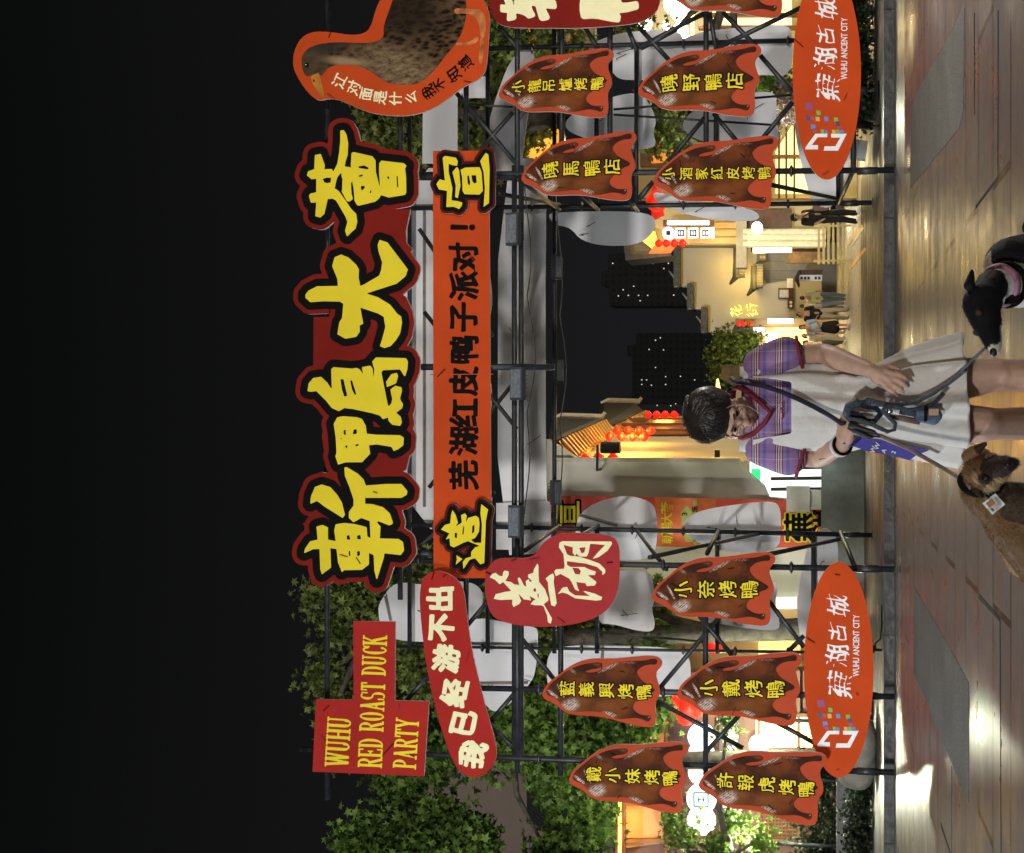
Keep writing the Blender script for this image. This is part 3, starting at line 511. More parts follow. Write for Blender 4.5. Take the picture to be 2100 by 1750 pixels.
def duck_material():
    m = bpy.data.materials.new('roast_duck_print'); m.use_nodes = True; nt = m.node_tree; b = nt.nodes['Principled BSDF']; t = nd(nt, 'TexCoord'); co = t.outputs['Object']
    n = nd(nt, 'TexNoise'); n.inputs['Scale'].default_value = 2.6; n.inputs['Detail'].default_value = 5; n.inputs['Roughness'].default_value = .5; nt.links.new(co, n.inputs['Vector'])
    r = nd(nt, 'ValToRGB'); el = r.color_ramp.elements; el[0].position = .3; el[0].color = (.030, .009, .005, 1); el[1].position = .74; el[1].color = (.17, .052, .014, 1)
    e = el.new(.5); e.color = (.082, .023, .009, 1); nt.links.new(n.outputs[0], r.inputs[0]); col = r.outputs[0]
    nb = nd(nt, 'TexNoise'); nb.inputs['Scale'].default_value = 9; nb.inputs['Detail'].default_value = 6; nb.inputs['Roughness'].default_value = .6; nb.inputs['Distortion'].default_value = .8; nt.links.new(co, nb.inputs['Vector']); vb = nd(nt, 'VectorMath', operation='SCALE'); nt.links.new(col, vb.inputs[0]); nt.links.new(mathn(nt, 'MULTIPLY_ADD', nb.outputs[0], 1.7, .22), vb.inputs['Scale']); col = vb.outputs[0]
    fine = nd(nt, 'TexNoise'); fine.inputs['Scale'].default_value = 26; fine.inputs['Detail'].default_value = 4; nt.links.new(co, fine.inputs['Vector'])
    wv = nd(nt, 'TexWave'); wv.inputs['Scale'].default_value = 11; wv.inputs['Distortion'].default_value = 4; wv.inputs['Detail Scale'].default_value = 3; mp = nd(nt, 'Mapping'); mp.inputs['Rotation'].default_value = (0, R(40), 0); nt.links.new(co, mp.inputs[0]); nt.links.new(mp.outputs[0], wv.inputs['Vector'])
    def mask(zx, zy, rx, rz, ang=0):
        c = loc([(zx, zy)])[0]; mp = nd(nt, 'Mapping', vector_type='TEXTURE'); mp.inputs['Location'].default_value = (c[0], 0, c[1]); mp.inputs['Rotation'].default_value = (0, R(ang), 0); mp.inputs['Scale'].default_value = (rx, 10, rz)
        nt.links.new(co, mp.inputs[0]); l = nd(nt, 'VectorMath', operation='LENGTH'); nt.links.new(mp.outputs[0], l.inputs[0])
        q = nd(nt, 'MapRange', interpolation_type='SMOOTHSTEP'); q.inputs[1].default_value = 1.1; q.inputs[2].default_value = .35; nt.links.new(l.outputs['Value'], q.inputs[0]); return q.outputs[0]
    def thr(v, lo, hi):
        q = nd(nt, 'MapRange'); q.inputs[1].default_value = lo; q.inputs[2].default_value = hi; nt.links.new(v, q.inputs[0]); return q.outputs[0]
    col = mixc(nt, mathn(nt, 'MULTIPLY', mask(560, 850, .16, .62), thr(n.outputs[0], .2, .75)), col, (.24, .085, .022))      # tan left flank
    col = mixc(nt, mathn(nt, 'MULTIPLY', mask(760, 640, .12, .5), .6), col, (.045, .017, .010))
    for zx, zy, rx, rz in ((1050, 470, .12, .22), (1010, 880, .16, .25), (560, 540, .1, .3), (1060, 690, .12, .14)): col = mixc(nt, mathn(nt, 'MULTIPLY', mask(zx, zy, rx, rz), .75), col, (.028, .012, .008))
    for zx, zy, rx, rz in ((800, 540, .2, .2), (860, 830, .16, .2), (480, 700, .16, .25)): col = mixc(nt, mathn(nt, 'MULTIPLY', mask(zx, zy, rx, rz), .45), col, (.20, .055, .012))
    hl = thr(fine.outputs[0], .46, .66); wl = thr(wv.outputs['Fac'], .35, .75)
    for zx, zy, rx, rz, ang, s_, br in ((425, 850, .11, .17, -20, .95, (.62, .54, .48)), (280, 765, .03, .12, 35, 1.0, (.7, .6, .54)), (345, 735, .022, .13, 62, 1.0, (.7, .6, .54)), (440, 565, .03, .09, 35, .55, (.45, .36, .32)), (740, 525, .03, .2, -28, .85, (.5, .44, .4)), (745, 908, .045, .13, 10, .95, (.62, .55, .48)), (1072, 915, .018, .018, 0, .6, (.6, .5, .42)), (900, 478, .02, .15, 0, .4, (.42, .36, .32)), (640, 505, .012, .06, 0, .4, (.3, .2, .16))):
        k = mathn(nt, 'MULTIPLY', mask(zx, zy, rx, rz, ang), mathn(nt, 'MULTIPLY', mathn(nt, 'MAXIMUM', hl, mathn(nt, 'MULTIPLY', wl, .8)), s_)); col = mixc(nt, k, col, br)
    nt.links.new(col, b.inputs['Base Color']); b.inputs['Roughness'].default_value = .7; b.inputs['Specular IOR Level'].default_value = .06
    return m
M_DUCK = duck_material()
me_b = fill_mesh([smooth_poly(loc(DB), 2)], .045, 'duck_board'); me_b.materials.append(M_DBRD); me_b.materials.append(M_EDGE)
for p in me_b.polygons: p.material_index = 0 if p.normal.y < -.9 or (p.normal.y > .9 and p.center.y < .009) else 1
me_d = fill_mesh([smooth_poly(loc(DK), 1)], .005, 'roast_duck'); me_d.materials.append(M_DUCK); me_d.transform(Matrix.Translation((0, -.006, 0)))
LAY = {4: ([-240, -62, 112, 282], 150), 5: ([-285, -126, 40, 198, 345], 136), 6: ([-323, -183, -58, 82, 212, 350], 120), 7: ([-372, -231, -110, 11, 138, 259, 385], 108)}
def duck(name, cx, cy, s_, rot, lab, dy=0.0, n=0):
    t = thing('roast_duck_sign', P(cx, cy, YD - dy), lab, 'sign', 'roast duck cut-out signs'); t.rotation_euler = (R(random.uniform(-1.5, 1.5)), rot, R(random.uniform(-2, 2))); t.scale = (s_, 1, s_)
    for nm, me in (('board', me_b), ('roast_duck', me_d)): o = bpy.data.objects.new(nm, me); C.objects.link(o); o.parent = t
    xs, size = LAY[len(name)]; it = [(c, x + 683, 712, size, 0) for c, x in zip(name, xs)]
    for nm, g, m, y in (('character_outline', .075, M_BLK, -.009), ('lettering', .010, M_YEL, -.013)):
        pl = letters(it, g, wob=.028, sx=.95, shear=-.06)
        if nm == 'character_outline': pl = Field(pl, [], step=4.0, pad=8).at(0); pl = [p for p in pl if area(p) > 0 or abs(area(p)) > 900]
        me = fill_mesh([loc(p) for p in pl], .003, nm); me.transform(Matrix.Translation((0, y, 0))); me.materials.append(m); o = bpy.data.objects.new(nm, me); C.objects.link(o); o.parent = t
    for k in range(4):
        a = (k * 1.9 + n); x, z = .33 * math.cos(a), .55 * math.sin(a); d = Vector((math.cos(a * 3), 0, math.sin(a * 3))) * random.uniform(.06, .13)
        me = MB().tube(Vector((x, -.016, z)) - d / 2, Vector((x, -.02, z)) + d / 2, .0045, n=6).mesh(); me.materials.append(M_BLK); o = bpy.data.objects.new('cable_tie', me); C.objects.link(o); o.parent = t
duck('藍義興烤鴨', 1234, 1414, 1.03, .01, 'roast duck sign below the curved red strip, left of the calligraphy sign, five characters', 0, 0)
duck('戴小妹烤鴨', 1288, 1590, 1.02, .0, 'roast duck sign at the far left in front of tree leaves, upper of two', 0, 1)
duck('小奈烤鴨', 1463, 1208, 1.04, -.02, 'four character roast duck sign nearest the opening, under the calligraphy sign', 0, 2)
duck('小戴烤鴨', 1516, 1411, 1.04, -.01, 'four character roast duck sign just above the middle of the left oval sign', 0, 3)
duck('許報虎烤鴨', 1562, 1607, 1.04, .06, 'tilted roast duck sign overlapping the end of the left oval sign', .12, 4)
duck('小龍吊爐烤鴨', 1140, 174, 1.0, .0, 'six character roast duck sign below the live duck picture', 0, 5)
duck('曉野鴨店', 1434, 168, 1.03, .01, 'four character roast duck sign just above the right oval sign', 0, 6)
duck('曉馬鴨店', 1187, 345, 1.0, -.02, 'four character roast duck sign beside the right end of the orange banner', 0, 7)
duck('小酒家紅皮烤鴨', 1467, 355, 1.04, .02, 'roast duck sign with seven small characters right of the opening', 0, 8)
duck('烤鴨', 1490, -36, 1.03, .02, 'roast duck sign cut off by the picture edge beside bright shop lights', 0, 9) if False else None
t = thing('roast_duck_sign', P(1490, -36, YD), 'roast duck sign cut off by the picture edge beside bright shop lights', 'sign', 'roast duck cut-out signs'); t.scale = (1.03, 1, 1.03); t.rotation_euler = (0, .03, 0)
for nm, me in (('board', me_b), ('roast_duck', me_d)): o = bpy.data.objects.new(nm, me); C.objects.link(o); o.parent = t
# ------------------------------------------------------------------ live duck picture
z8 = ZM(820, 0, 3.088); YL = YF - .34
lb = smooth_poly(z8([(1040,-40),(940,-10),(905,60),(880,140),(855,225),(820,288),(740,318),(640,318),(520,298),(400,288),(320,293),(250,320),(190,380),(150,470),(138,570),(150,640),(190,720),(240,800),(300,870),(350,908),(390,917),(440,905),(490,900),(560,910),(640,945),(740,990),(850,1030),(960,1050),(1100,1060),(1200,1054),(1320,1030),(1420,990),(1500,940),(1570,890),(1640,830),(1720,780),(1800,745),(1860,700),(1895,640),(1908,560),(1918,450),(1927,300),(1937,170),(1922,90),(1890,20),(1850,-60),(1700,-200),(1500,-330),(1200,-300)]), 1)
t = thing('live_duck_sign', P(*centre(lb), YL), 'orange cut-out sign with a brown speckled live duck looking down', 'sign')
plate([lb], YL, .04, 'board', [M_ORANGE, M_EDGE], t)
def feather():
    m = bpy.data.materials.new('speckled_feather_print'); m.use_nodes = True; nt = m.node_tree; b = nt.nodes['Principled BSDF']; tx = nd(nt, 'TexCoord'); co = tx.outputs['Object']
    mp = nd(nt, 'Mapping'); mp.inputs['Rotation'].default_value = (0, R(35), 0); mp.inputs['Scale'].default_value = (16, 1, 8); nt.links.new(co, mp.inputs[0])
    n0 = nd(nt, 'TexNoise'); n0.inputs['Scale'].default_value = 2.5; nt.links.new(co, n0.inputs['Vector'])
    ad = nd(nt, 'VectorMath', operation='MULTIPLY_ADD'); nt.links.new(n0.outputs[1], ad.inputs[0]); ad.inputs[1].default_value = (2.4, 0, 2.4); nt.links.new(mp.outputs[0], ad.inputs[2])
    v = nd(nt, 'TexVoronoi'); v.inputs['Scale'].default_value = 1; nt.links.new(ad.outputs[0], v.inputs['Vector'])
    r = nd(nt, 'ValToRGB'); r.color_ramp.elements[0].position = .25; r.color_ramp.elements[0].color = (.008, .005, .003, 1); r.color_ramp.elements[1].position = .8; r.color_ramp.elements[1].color = (.11, .066, .032, 1); nt.links.new(v.outputs['Distance'], r.inputs[0])
    o = P(*centre(lb), YL); col = r.outputs[0]
    def mask(px, rx, rz, ang=0, lo=1.1, hi=.3):
        w = P(*z8([px])[0], YL) - o; q = nd(nt, 'Mapping', vector_type='TEXTURE'); q.inputs['Location'].default_value = (w.x, 0, w.z); q.inputs['Rotation'].default_value = (0, R(ang), 0); q.inputs['Scale'].default_value = (rx, 10, rz); nt.links.new(co, q.inputs[0])
        l = nd(nt, 'VectorMath', operation='LENGTH'); nt.links.new(q.outputs[0], l.inputs[0]); g = nd(nt, 'MapRange', interpolation_type='SMOOTHSTEP'); g.inputs[1].default_value = lo; g.inputs[2].default_value = hi; nt.links.new(l.outputs['Value'], g.inputs[0]); return g.outputs[0]
    n2 = nd(nt, 'TexNoise'); n2.inputs['Scale'].default_value = 22; n2.inputs['Detail'].default_value = 6; n2.inputs['Roughness'].default_value = .7; nt.links.new(mp.outputs[0], n2.inputs['Vector']); n2.inputs['Scale'].default_value = .9
    r2 = nd(nt, 'ValToRGB'); r2.color_ramp.elements[0].position = .36; r2.color_ramp.elements[0].color = (.05, .032, .016, 1); r2.color_ramp.elements[1].position = .64; r2.color_ramp.elements[1].color = (.25, .175, .095, 1); nt.links.new(n2.outputs[0], r2.inputs[0])
    col = mixc(nt, mask((1120, 650), .42, .95, 25), col, r2.outputs[0])
    col = mixc(nt, mathn(nt, 'MULTIPLY', mask((600, 560), .09, .5, 8), .85), col, (.30, .22, .12))
    col = mixc(nt, mathn(nt, 'MULTIPLY', mask((320, 560), .45, .4), .75), col, (.065, .045, .026))
    col = mixc(nt, mathn(nt, 'MULTIPLY', mask((470, 420), .16, .5), .8), col, (.03, .025, .02)); col = mixc(nt, mathn(nt, 'MULTIPLY', mask((1150, 80), .62, .95, 20), .85), col, (.014, .010, .007))
    nt.links.new(col, b.inputs['Base Color']); b.inputs['Roughness'].default_value = .75; b.inputs['Specular IOR Level'].default_value = .05; return m
dk = smooth_poly(z8([(215,560),(225,500),(280,440),(340,415),(420,395),(560,385),(700,392),(830,395),(930,370),(968,330),(965,250),(985,180),(1030,60),(1060,-40),(1150,-180),(1400,-220),(1600,-150),(1710,-30),(1725,100),(1710,190),(1690,270),(1640,380),(1580,450),(1500,550),(1430,640),(1350,720),(1280,765),(1180,778),(1080,772),(980,750),(900,690),(800,625),(700,595),(600,590),(500,600),(450,630),(425,665),(400,690),(370,660),(300,690),(260,700),(225,640)]), 1)
plate([dk], YL - .006, .005, 'duck_body', feather(), t)
M_BILL = mat('duck_bill_print', (.46, .19, .035), .75, spec=.05, var=.35, scale=5); M_FOOT = mat('duck_foot_print', (.46, .16, .05), .75, spec=.05, var=.5, scale=7)
plate([smooth_poly(z8([(300,690),(340,680),(375,660),(395,730),(412,800),(425,880),(395,886),(350,820),(312,750)]), 1)], YL - .011, .004, 'duck_bill', M_BILL, t)
plate([z8([(320,720),(335,730),(338,750),(325,748)])], YL - .015, .003, 'nostril', M_BLK, t)
plate([smooth_poly(z8([(243,580),(268,568),(284,585),(284,606),(266,622),(246,610)]), 2)], YL - .011, .004, 'duck_eye', M_BLK, t)
plate([z8([(252,590),(258,586),(262,592),(256,597)])], YL - .015, .003, 'eye_glint', M_WHITE, t); plate([smooth_poly(z8([(300,686),(372,658),(386,668),(392,700),(378,690),(318,702)]), 1)], YL - .0105, .002, 'bill_base', mat('bill_base_shadow', (.10, .05, .02), .8, spec=.04), t)
plate([smooth_poly(z8(p), 1) for p in ([(1610,80),(1660,78),(1760,80),(1850,88),(1892,140),(1903,205),(1896,290),(1882,355),(1850,350),(1848,280),(1828,195),(1780,138),(1700,122),(1615,128)], [(1630,385),(1700,395),(1770,375),(1815,325),(1835,350),(1820,385),(1780,410),(1700,420),(1620,415)], [(1842,350),(1880,355),(1874,440),(1880,480),(1868,560),(1858,604),(1838,580),(1832,500),(1845,440)])], YL - .011, .004, 'duck_foot', M_FOOT, t)
plate(letters([('江', *z8([(565, 738)])[0], 30, -.42), ('对', *z8([(690, 800)])[0], 29, -.38), ('面', *z8([(808, 858)])[0], 28, -.22), ('是', *z8([(935, 888)])[0], 29, -.2), ('什', *z8([(1072, 902)])[0], 28, .0), ('么', *z8([(1212, 885)])[0], 26, .14)], .018, wob=.03), YL - .011, .004, 'cream_lettering', M_CREAM, t)
plate(letters([('我', *z8([(1378, 838)])[0], 29, .5), ('不', *z8([(1480, 768)])[0], 27, .5), ('知', *z8([(1608, 682)])[0], 30, .58), ('道', *z8([(1712, 578)])[0], 29, .66)], .018, wob=.03), YL - .011, .004, 'black_lettering', M_BLK, t)
ties(t, [z8([(475, 320)])[0] + (.16,), z8([(487, 880)])[0] + (.16,), z8([(1730, 745)])[0] + (.14,)], YL - .02)
# dark red sign cut by the picture edge
z3 = ZM(1150, 0, 2.4706); YK = YF - .45
rb = smooth_poly(z3([(718,-420),(716,-200),(720,0),(745,110),(790,170),(850,195),(950,205),(1250,205),(1350,206),(1500,200),(1700,185),(1850,160),(1950,90),(1978,0),(1985,-200),(1985,-420)]), 1)
t = thing('rounded_red_sign', P(*centre(rb), YK), 'dark red rounded sign with cream characters, cut off beside the live duck', 'sign')
plate([rb], YK, .04, 'board', [M_DRED, M_EDGE], t)
plate(letters([('转', *z3([(1005, -70)])[0], 122, 0), ('鸭', *z3([(1590, -60)])[0], 122, 0)], .05, wob=.05), YK - .006, .005, 'lettering', M_CREAM, t)
# ------------------------------------------------------------------ boards on the rear row, seen from behind
YBk = YR + .12; zc = ZM
BK = [0]
def back(pl, lab, smooth=2, dy=0.0, battens=()):
    BK[0] += 1; dy += .04 * (BK[0] % 4); pl = smooth_poly(pl, smooth) if smooth else pl; t = thing('white_board', P(*centre(pl), YBk + dy), lab, 'sign', 'white backs of the rear signs')
    plate([pl], YBk + dy, .03, 'board', M_BACK, t)
    rb = random.Random(int(pl[0][0] * 7 + pl[0][1])); X0, X1 = min(a for a, b in pl), max(a for a, b in pl); Y0_, Y1_ = min(b for a, b in pl), max(b for a, b in pl)
    for _ in range(2):
        a, b = X0 + (X1 - X0) * rb.uniform(.25, .75), Y0_ + (Y1_ - Y0_) * rb.uniform(.25, .75); p = P(a, b, YBk + dy); MB().path([p, p + Vector((rb.uniform(-.05, .05), -.12, rb.uniform(-.05, .1))), p + Vector((rb.uniform(-.2, .2), -.18, rb.uniform(-.3, .1)))], .007, 5).build('tie_tail', M_TUBE, t)
    for a, b in battens: MB().tube(P(*a, YBk + dy - .02), P(*b, YBk + dy - .02), .028, n=4).build('batten', M_BTN, t)
M_BTN = mat('pale_timber_batten', (.30, .25, .22), .7, var=.2)
sc_ = []
for k in range(14): sc_.append((1002 + 10 * math.sin(k * 1.7), 345 + k * 57))
back([(805, 345), (812, 1085)] + [(a, b) for a, b in reversed(sc_)], 'white back of the rear title sign seen between title and banner', 2, battens=[((870, 430), (870, 1040))])
back([(1022, 330), (1116, 322), (1124, 400), (1118, 445), (1119, 1000), (1127, 1085), (1118, 1135), (1020, 1140)], 'long white back of the rear banner just under the orange banner', 1, battens=[((1045, 1070), (1118, 1060))])
back(ZM(1150, 0, 2.4706)([(245,600),(240,1195),(495,1192),(497,715),(700,715),(702,560),(500,540),(260,545)]), 'stepped white sign back between the live duck and the banner end', 0)
back(ZM(1150, 0, 2.4706)([(880,430),(1000,345),(1060,352),(1050,600),(1000,900),(950,1280),(880,1330),(780,1290),(700,1180),(680,1060),(760,760)]), 'slanting white strip back behind the six character duck sign')
back(ZM(1150, 0, 2.4706)([(1480,320),(1560,280),(1700,240),(1850,225),(2100,215),(2160,300),(2140,440),(2000,560),(1740,590),(1640,560),(1570,420),(1480,390)]), 'white duck-shaped sign back beside the bright shop lights', 2)
back(ZM(1150, 0, 2.4706)([(1280,880),(1400,790),(1640,700),(1830,672),(1900,760),(1950,880),(1920,960),(1950,1060),(1880,1090),(1640,1075),(1400,1000),(1290,950)]), 'white duck-shaped sign back behind the banner-end duck sign', 2)
back(ZM(1150, 0, 2.4706)([(1150,1560),(1240,1550),(1560,1540),(1900,1550),(1960,1640),(1850,1780),(1600,1800),(1400,1760),(1320,1660),(1200,1640)]), 'white sign back over the right of the opening, against the night sky', 2)
back(ZM(1700, 0, 2.1)([(560,330),(700,210),(1000,170),(1300,150),(1348,200),(1340,470),(1200,465),(900,460),(700,440)]), 'white duck-shaped sign back above the right oval sign', 2)
back(ZM(1700, 0, 2.1)([(640,760),(800,640),(1000,590),(1230,560),(1248,640),(1240,760),(1270,880),(1200,910),(900,900),(720,860)]), 'white duck-shaped sign back between two right-hand duck signs', 2)
back(ZM(1700, 0, 2.1)([(470,1180),(640,1230),(900,1270),(1100,1300),(1145,1340),(1120,1370),(960,1370),(760,1350),(640,1310),(500,1260)]), 'grey white sign back beside the black-clad man', 2)
back(ZM(1700, 0, 2.1)([(1355,700),(1370,900),(1420,1100),(1460,1250),(1560,1300),(1640,1240),(1690,1080),(1720,800),(1640,620),(1450,600)]), 'white back of the right-hand rear oval sign', 2)
back(ZM(900, 1500, 2.1875)([(470,660),(490,600),(560,500),(640,480),(760,500),(1000,470),(1130,500),(1165,620),(1000,870),(760,868),(590,855),(500,810)]), 'white sign back behind the left end of the curved strip', 2, battens=[(z9([(520, 570)])[0], z9([(555, 730)])[0])])
back(ZM(900, 1500, 2.1875)([(1060,700),(1300,740),(1490,770),(1508,800),(1500,1000),(1470,1130),(1300,1290),(1210,1330),(1120,1200),(1060,900)]), 'white sign back between curved strip and calligraphy sign', 2, battens=[(z9([(1120, 1135)])[0], z9([(1440, 1130)])[0])])
back(ZM(1400, 1500, 2.917)([(620,1400),(640,1260),(720,1200),(1000,1180),(1400,1190),(1760,1215),(1850,1280),(1870,1400),(1850,1600),(1500,1640),(800,1640),(640,1560)]), 'wide white sign back behind the leftmost upper pair of ducks', 2, battens=[(z14([(1110, 1200)])[0], z14([(1100, 1330)])[0])])
back(ZM(1400, 1500, 2.917)([(1050,560),(1260,548),(1420,542),(1530,560),(1558,800),(1525,860),(1560,1000),(1540,1070),(1400,1060),(1200,1000),(1050,1000)]), 'white duck-shaped sign back under the calligraphy sign', 2)
back(ZM(1400, 1500, 2.917)([(190,-40),(190,360),(500,365),(660,330),(660,-60)]), 'white sign back at the left end of the rear banner', 0)
back(ZM(1700, 1500, 1.944)([(0,20),(250,-80),(440,-40),(470,60),(465,230),(420,300),(200,300),(0,260)]), 'white sign back beside the red poster at the left edge of the opening', 2, battens=[(C7((20, 40), (0, 0))[0], C7((240, 100), (0, 0))[0])])
back(ZM(1700, 1500, 1.944)([(610,80),(700,20),(850,-10),(1100,-40),(1175,-20),(1180,120),(1165,250),(900,260),(740,220),(640,160)]), 'grey white duck-shaped sign back in front of the red poster', 2)
back(ZM(1700, 1500, 1.944)([(560,560),(720,580),(1000,560),(1140,400),(1160,480),(1140,560),(1175,660),(1160,710),(950,690),(700,640)]), 'white duck-shaped sign back behind the four character duck nearest the opening', 2)
back(ZM(1700, 1500, 1.944)([(1265,600),(1290,400),(1330,220),(1390,130),(1440,110),(1500,160),(1510,300),(1480,500),(1400,780),(1300,800)]), 'white back of the left-hand rear oval sign', 2)
# ------------------------------------------------------------------ ground
def inlay_quad(z, pts, y): return [Vector((*G(a, b, y).xy, y)) for a, b in pts]
def stone(name, base, alt, rlo, rhi, bw, rh, off=.5, mort=.012, bump=.25, nsc=30, streak=True, mcol=(.012, .011, .010)):
    m = bpy.data.materials.new(name); m.use_nodes = True; nt = m.node_tree; b = nt.nodes['Principled BSDF']; t = nd(nt, 'TexCoord'); co = t.outputs['Object']
    br = nd(nt, 'TexBrick'); br.offset = off; br.inputs['Scale'].default_value = 1; br.inputs['Brick Width'].default_value = bw; br.inputs['Row Height'].default_value = rh; br.inputs['Mortar Size'].default_value = mort; br.inputs['Mortar Smooth'].default_value = .12; br.inputs['Bias'].default_value = 0
    br.inputs['Color1'].default_value = rgba(base); br.inputs['Color2'].default_value = rgba(alt); br.inputs['Mortar'].default_value = rgba(mcol); nt.links.new(co, br.inputs['Vector'])
    n = nd(nt, 'TexNoise'); n.inputs['Scale'].default_value = 1.3; n.inputs['Detail'].default_value = 8; n.inputs['Roughness'].default_value = .65; nt.links.new(co, n.inputs['Vector'])
    mp = nd(nt, 'Mapping'); mp.inputs['Scale'].default_value = (1, 1.8, 1); nt.links.new(co, mp.inputs[0]); n2 = nd(nt, 'TexNoise'); n2.inputs['Scale'].default_value = nsc; n2.inputs['Detail'].default_value = 6; nt.links.new(co if not streak else mp.outputs[0], n2.inputs['Vector'])
    f = mathn(nt, 'MULTIPLY_ADD', n.outputs[0], 1.3, .38); f2 = mathn(nt, 'MULTIPLY', f, mathn(nt, 'MULTIPLY_ADD', n2.outputs[0], (.3 if streak else 2.6), (.85 if streak else -.25))); vm = nd(nt, 'VectorMath', operation='SCALE'); nt.links.new(br.outputs['Color'], vm.inputs[0]); nt.links.new(f2, vm.inputs['Scale']); nt.links.new(vm.outputs[0], b.inputs['Base Color'])
    q = nd(nt, 'MapRange'); q.inputs[1].default_value = .35; q.inputs[2].default_value = .7; q.inputs[3].default_value = rlo; q.inputs[4].default_value = rhi; nt.links.new(n.outputs[0], q.inputs[0]); nt.links.new(q.outputs[0], b.inputs['Roughness'])
    h = mathn(nt, 'ADD', mathn(nt, 'MULTIPLY', br.outputs['Fac'], -1.0), mathn(nt, 'MULTIPLY', n2.outputs[0], .12 if streak else 2.2)); bp = nd(nt, 'Bump'); bp.inputs['Strength'].default_value = bump; bp.inputs['Distance'].default_value = .012; nt.links.new(h, bp.inputs['Height']); nt.links.new(bp.outputs[0], b.inputs['Normal'])
    b.inputs['Specular IOR Level'].default_value = .34; return m
M_PAVE = stone('worn_plaza_slabs', (.082, .082, .082), (.100, .093, .089), .26, .5, 2.7, .93, .43, mort=.028, nsc=16)
M_ROUGH = stone('rough_dressed_stone', (.030, .0295, .0285), (.044, .043, .041), .35, .7, 3.1, 2.4, .37, bump=1.0, nsc=9, streak=False)
M_STREET = stone('street_granite_pavers', (.21, .20, .175), (.26, .245, .21), .4, .6, 1.2, .8, .5, bump=.3, mort=.02, mcol=(.06, .056, .05))
structure(MB().quad((-60, -30, 0), (60, -30, 0), (60, YF + .3, 0), (-60, YF + .3, 0)).build('plaza_ground', M_PAVE))
structure(MB().box((0, (YF + .3 + 36) / 2, ZP / 2 - .2), (120, 36 - YF - .3, ZP + .4)).build('stone_platform', M_ROUGH))
structure(MB().quad((-400, 36, ZP - .01), (400, 36, ZP - .01), (400, 900, ZP - .01), (-400, 900, ZP - .01)).build('street', M_STREET))
M_INL = stone('matt_granite_inlay', (.10, .10, .092), (.112, .11, .10), .75, .9, 40, 40, nsc=55, streak=False, mort=.0, bump=.3)
zl, zr = ZM(2500, 1700, 2.134), ZM(2500, 0, 2.5)
structure(MB().prism([G(*a, .004) for a in zl([(423, 65), (768, 670), (768, 1435), (425, 620)])], (0, 0, -.02)).build('paving_inlay', M_INL))
structure(MB().prism([G(*a, .004) for a in zr([(478, 757), (868, 58), (862, 800), (832, 945), (470, 1392)])], (0, 0, -.02)).build('paving_inlay', M_INL))
M_YST = mat('yellow_tactile_strip', (.55, .33, .05), .6, var=.2, scale=12); z5 = ZM(1600, 560, 2.1)
for q in ([(1893, 345), (1905, 352), (1988, 225), (1972, 213)], [(1905, 490), (1916, 497), (2012, 372), (2000, 360)], [(1838, 490), (1850, 490), (1850, 470), (1838, 470)], [(1890, 595), (1902, 595), (1902, 575), (1890, 575)]):
    structure(MB().prism([G(*a, ZP + .004) for a in z5(q)], (0, 0, -.008)).build('tactile_strip', M_YST))
structure(MB().prism([G(*a, ZP + .004) for a in z5([(1900, 350), (1925, 355), (1995, 240), (1985, 232)])], (0, 0, -.008)).build('drain_grating', mat('steel_grating', (.12, .13, .14), .4, var=.4, scale=60)))
# open joints and cracks in the plaza slabs
M_GAP = mat('open_joint', (.01, .009, .008), .9)
for k, (a, b, w_) in enumerate(((zr([(945, 100)])[0], zr([(945, 850)])[0], .02), (zr([(1120, 80)])[0], zr([(1118, 1320)])[0], .02), (zr([(955, 1530)])[0], zr([(1120, 1310)])[0], .012), (zl([(836, 130)])[0], zl([(968, 280)])[0], .018), (zl([(968, 280)])[0], zl([(975, 1750)])[0], .013), (zl([(596, 1570)])[0], zl([(655, 1750)])[0], .02), (zl([(664, 1200)])[0], zl([(664, 1750)])[0], .02))):
    p, q = G(*a, .0), G(*b, .0); d = (q - p).normalized().cross(Vector((0, 0, 1))) * w_
    structure(MB().prism([p + d + Vector((0, 0, .003)), q + d * .6 + Vector((0, 0, .003)), q - d * .6 + Vector((0, 0, .003)), p - d + Vector((0, 0, .003))], (0, 0, -.01)).build('paving_joint', M_GAP))
# ------------------------------------------------------------------ shared building materials
M_STUC = mat('weathered_stucco', (.60, .58, .50), .85, var=.16, scale=.7, bump=.1, bscale=14); M_STUC2 = mat('ochre_lit_stucco', (.42, .38, .27), .85, var=.1, scale=.5)
M_TILE = mat('grey_roof_tile', (.035, .036, .038), .7, var=.4, scale=5, bump=.4); M_WOOD = mat('stained_timber', (.20, .085, .035), .55, var=.3, scale=3, bump=.2); M_DWOOD = mat('dark_timber', (.07, .03, .016), .5, var=.3, scale=4)
M_BRICK = stone('grey_brick', (.15, .15, .145), (.19, .185, .175), .8, .95, .5, .16, .5, mort=.012, mcol=(.08, .08, .078)); M_PLK = mat('raw_plank_door', (.30, .18, .07), .6, var=.4, scale=2.2, bump=.2)
M_GLOW = emis('warm_shop_light', (1, .72, .22), 2.6); M_HOT = emis('bright_warm_lamp', (1, .8, .42), 9); M_COOL = emis('cool_white_lightbox', (.85, .93, 1), 1.8, var=.12); M_WHT = emis('white_sign_face', (1, 1, .95), 2.2, var=.1)
M_LANT = emis('red_lantern_silk', (1, .022, .010), .85, var=.75, scale=7); M_GOLD = emis('lit_gold_character', (1, .78, .14), 2.2); M_SIGNK = mat('sign_black', (.02, .02, .02), .5); M_CAP = mat('lantern_cap', (.25, .12, .02), .4)
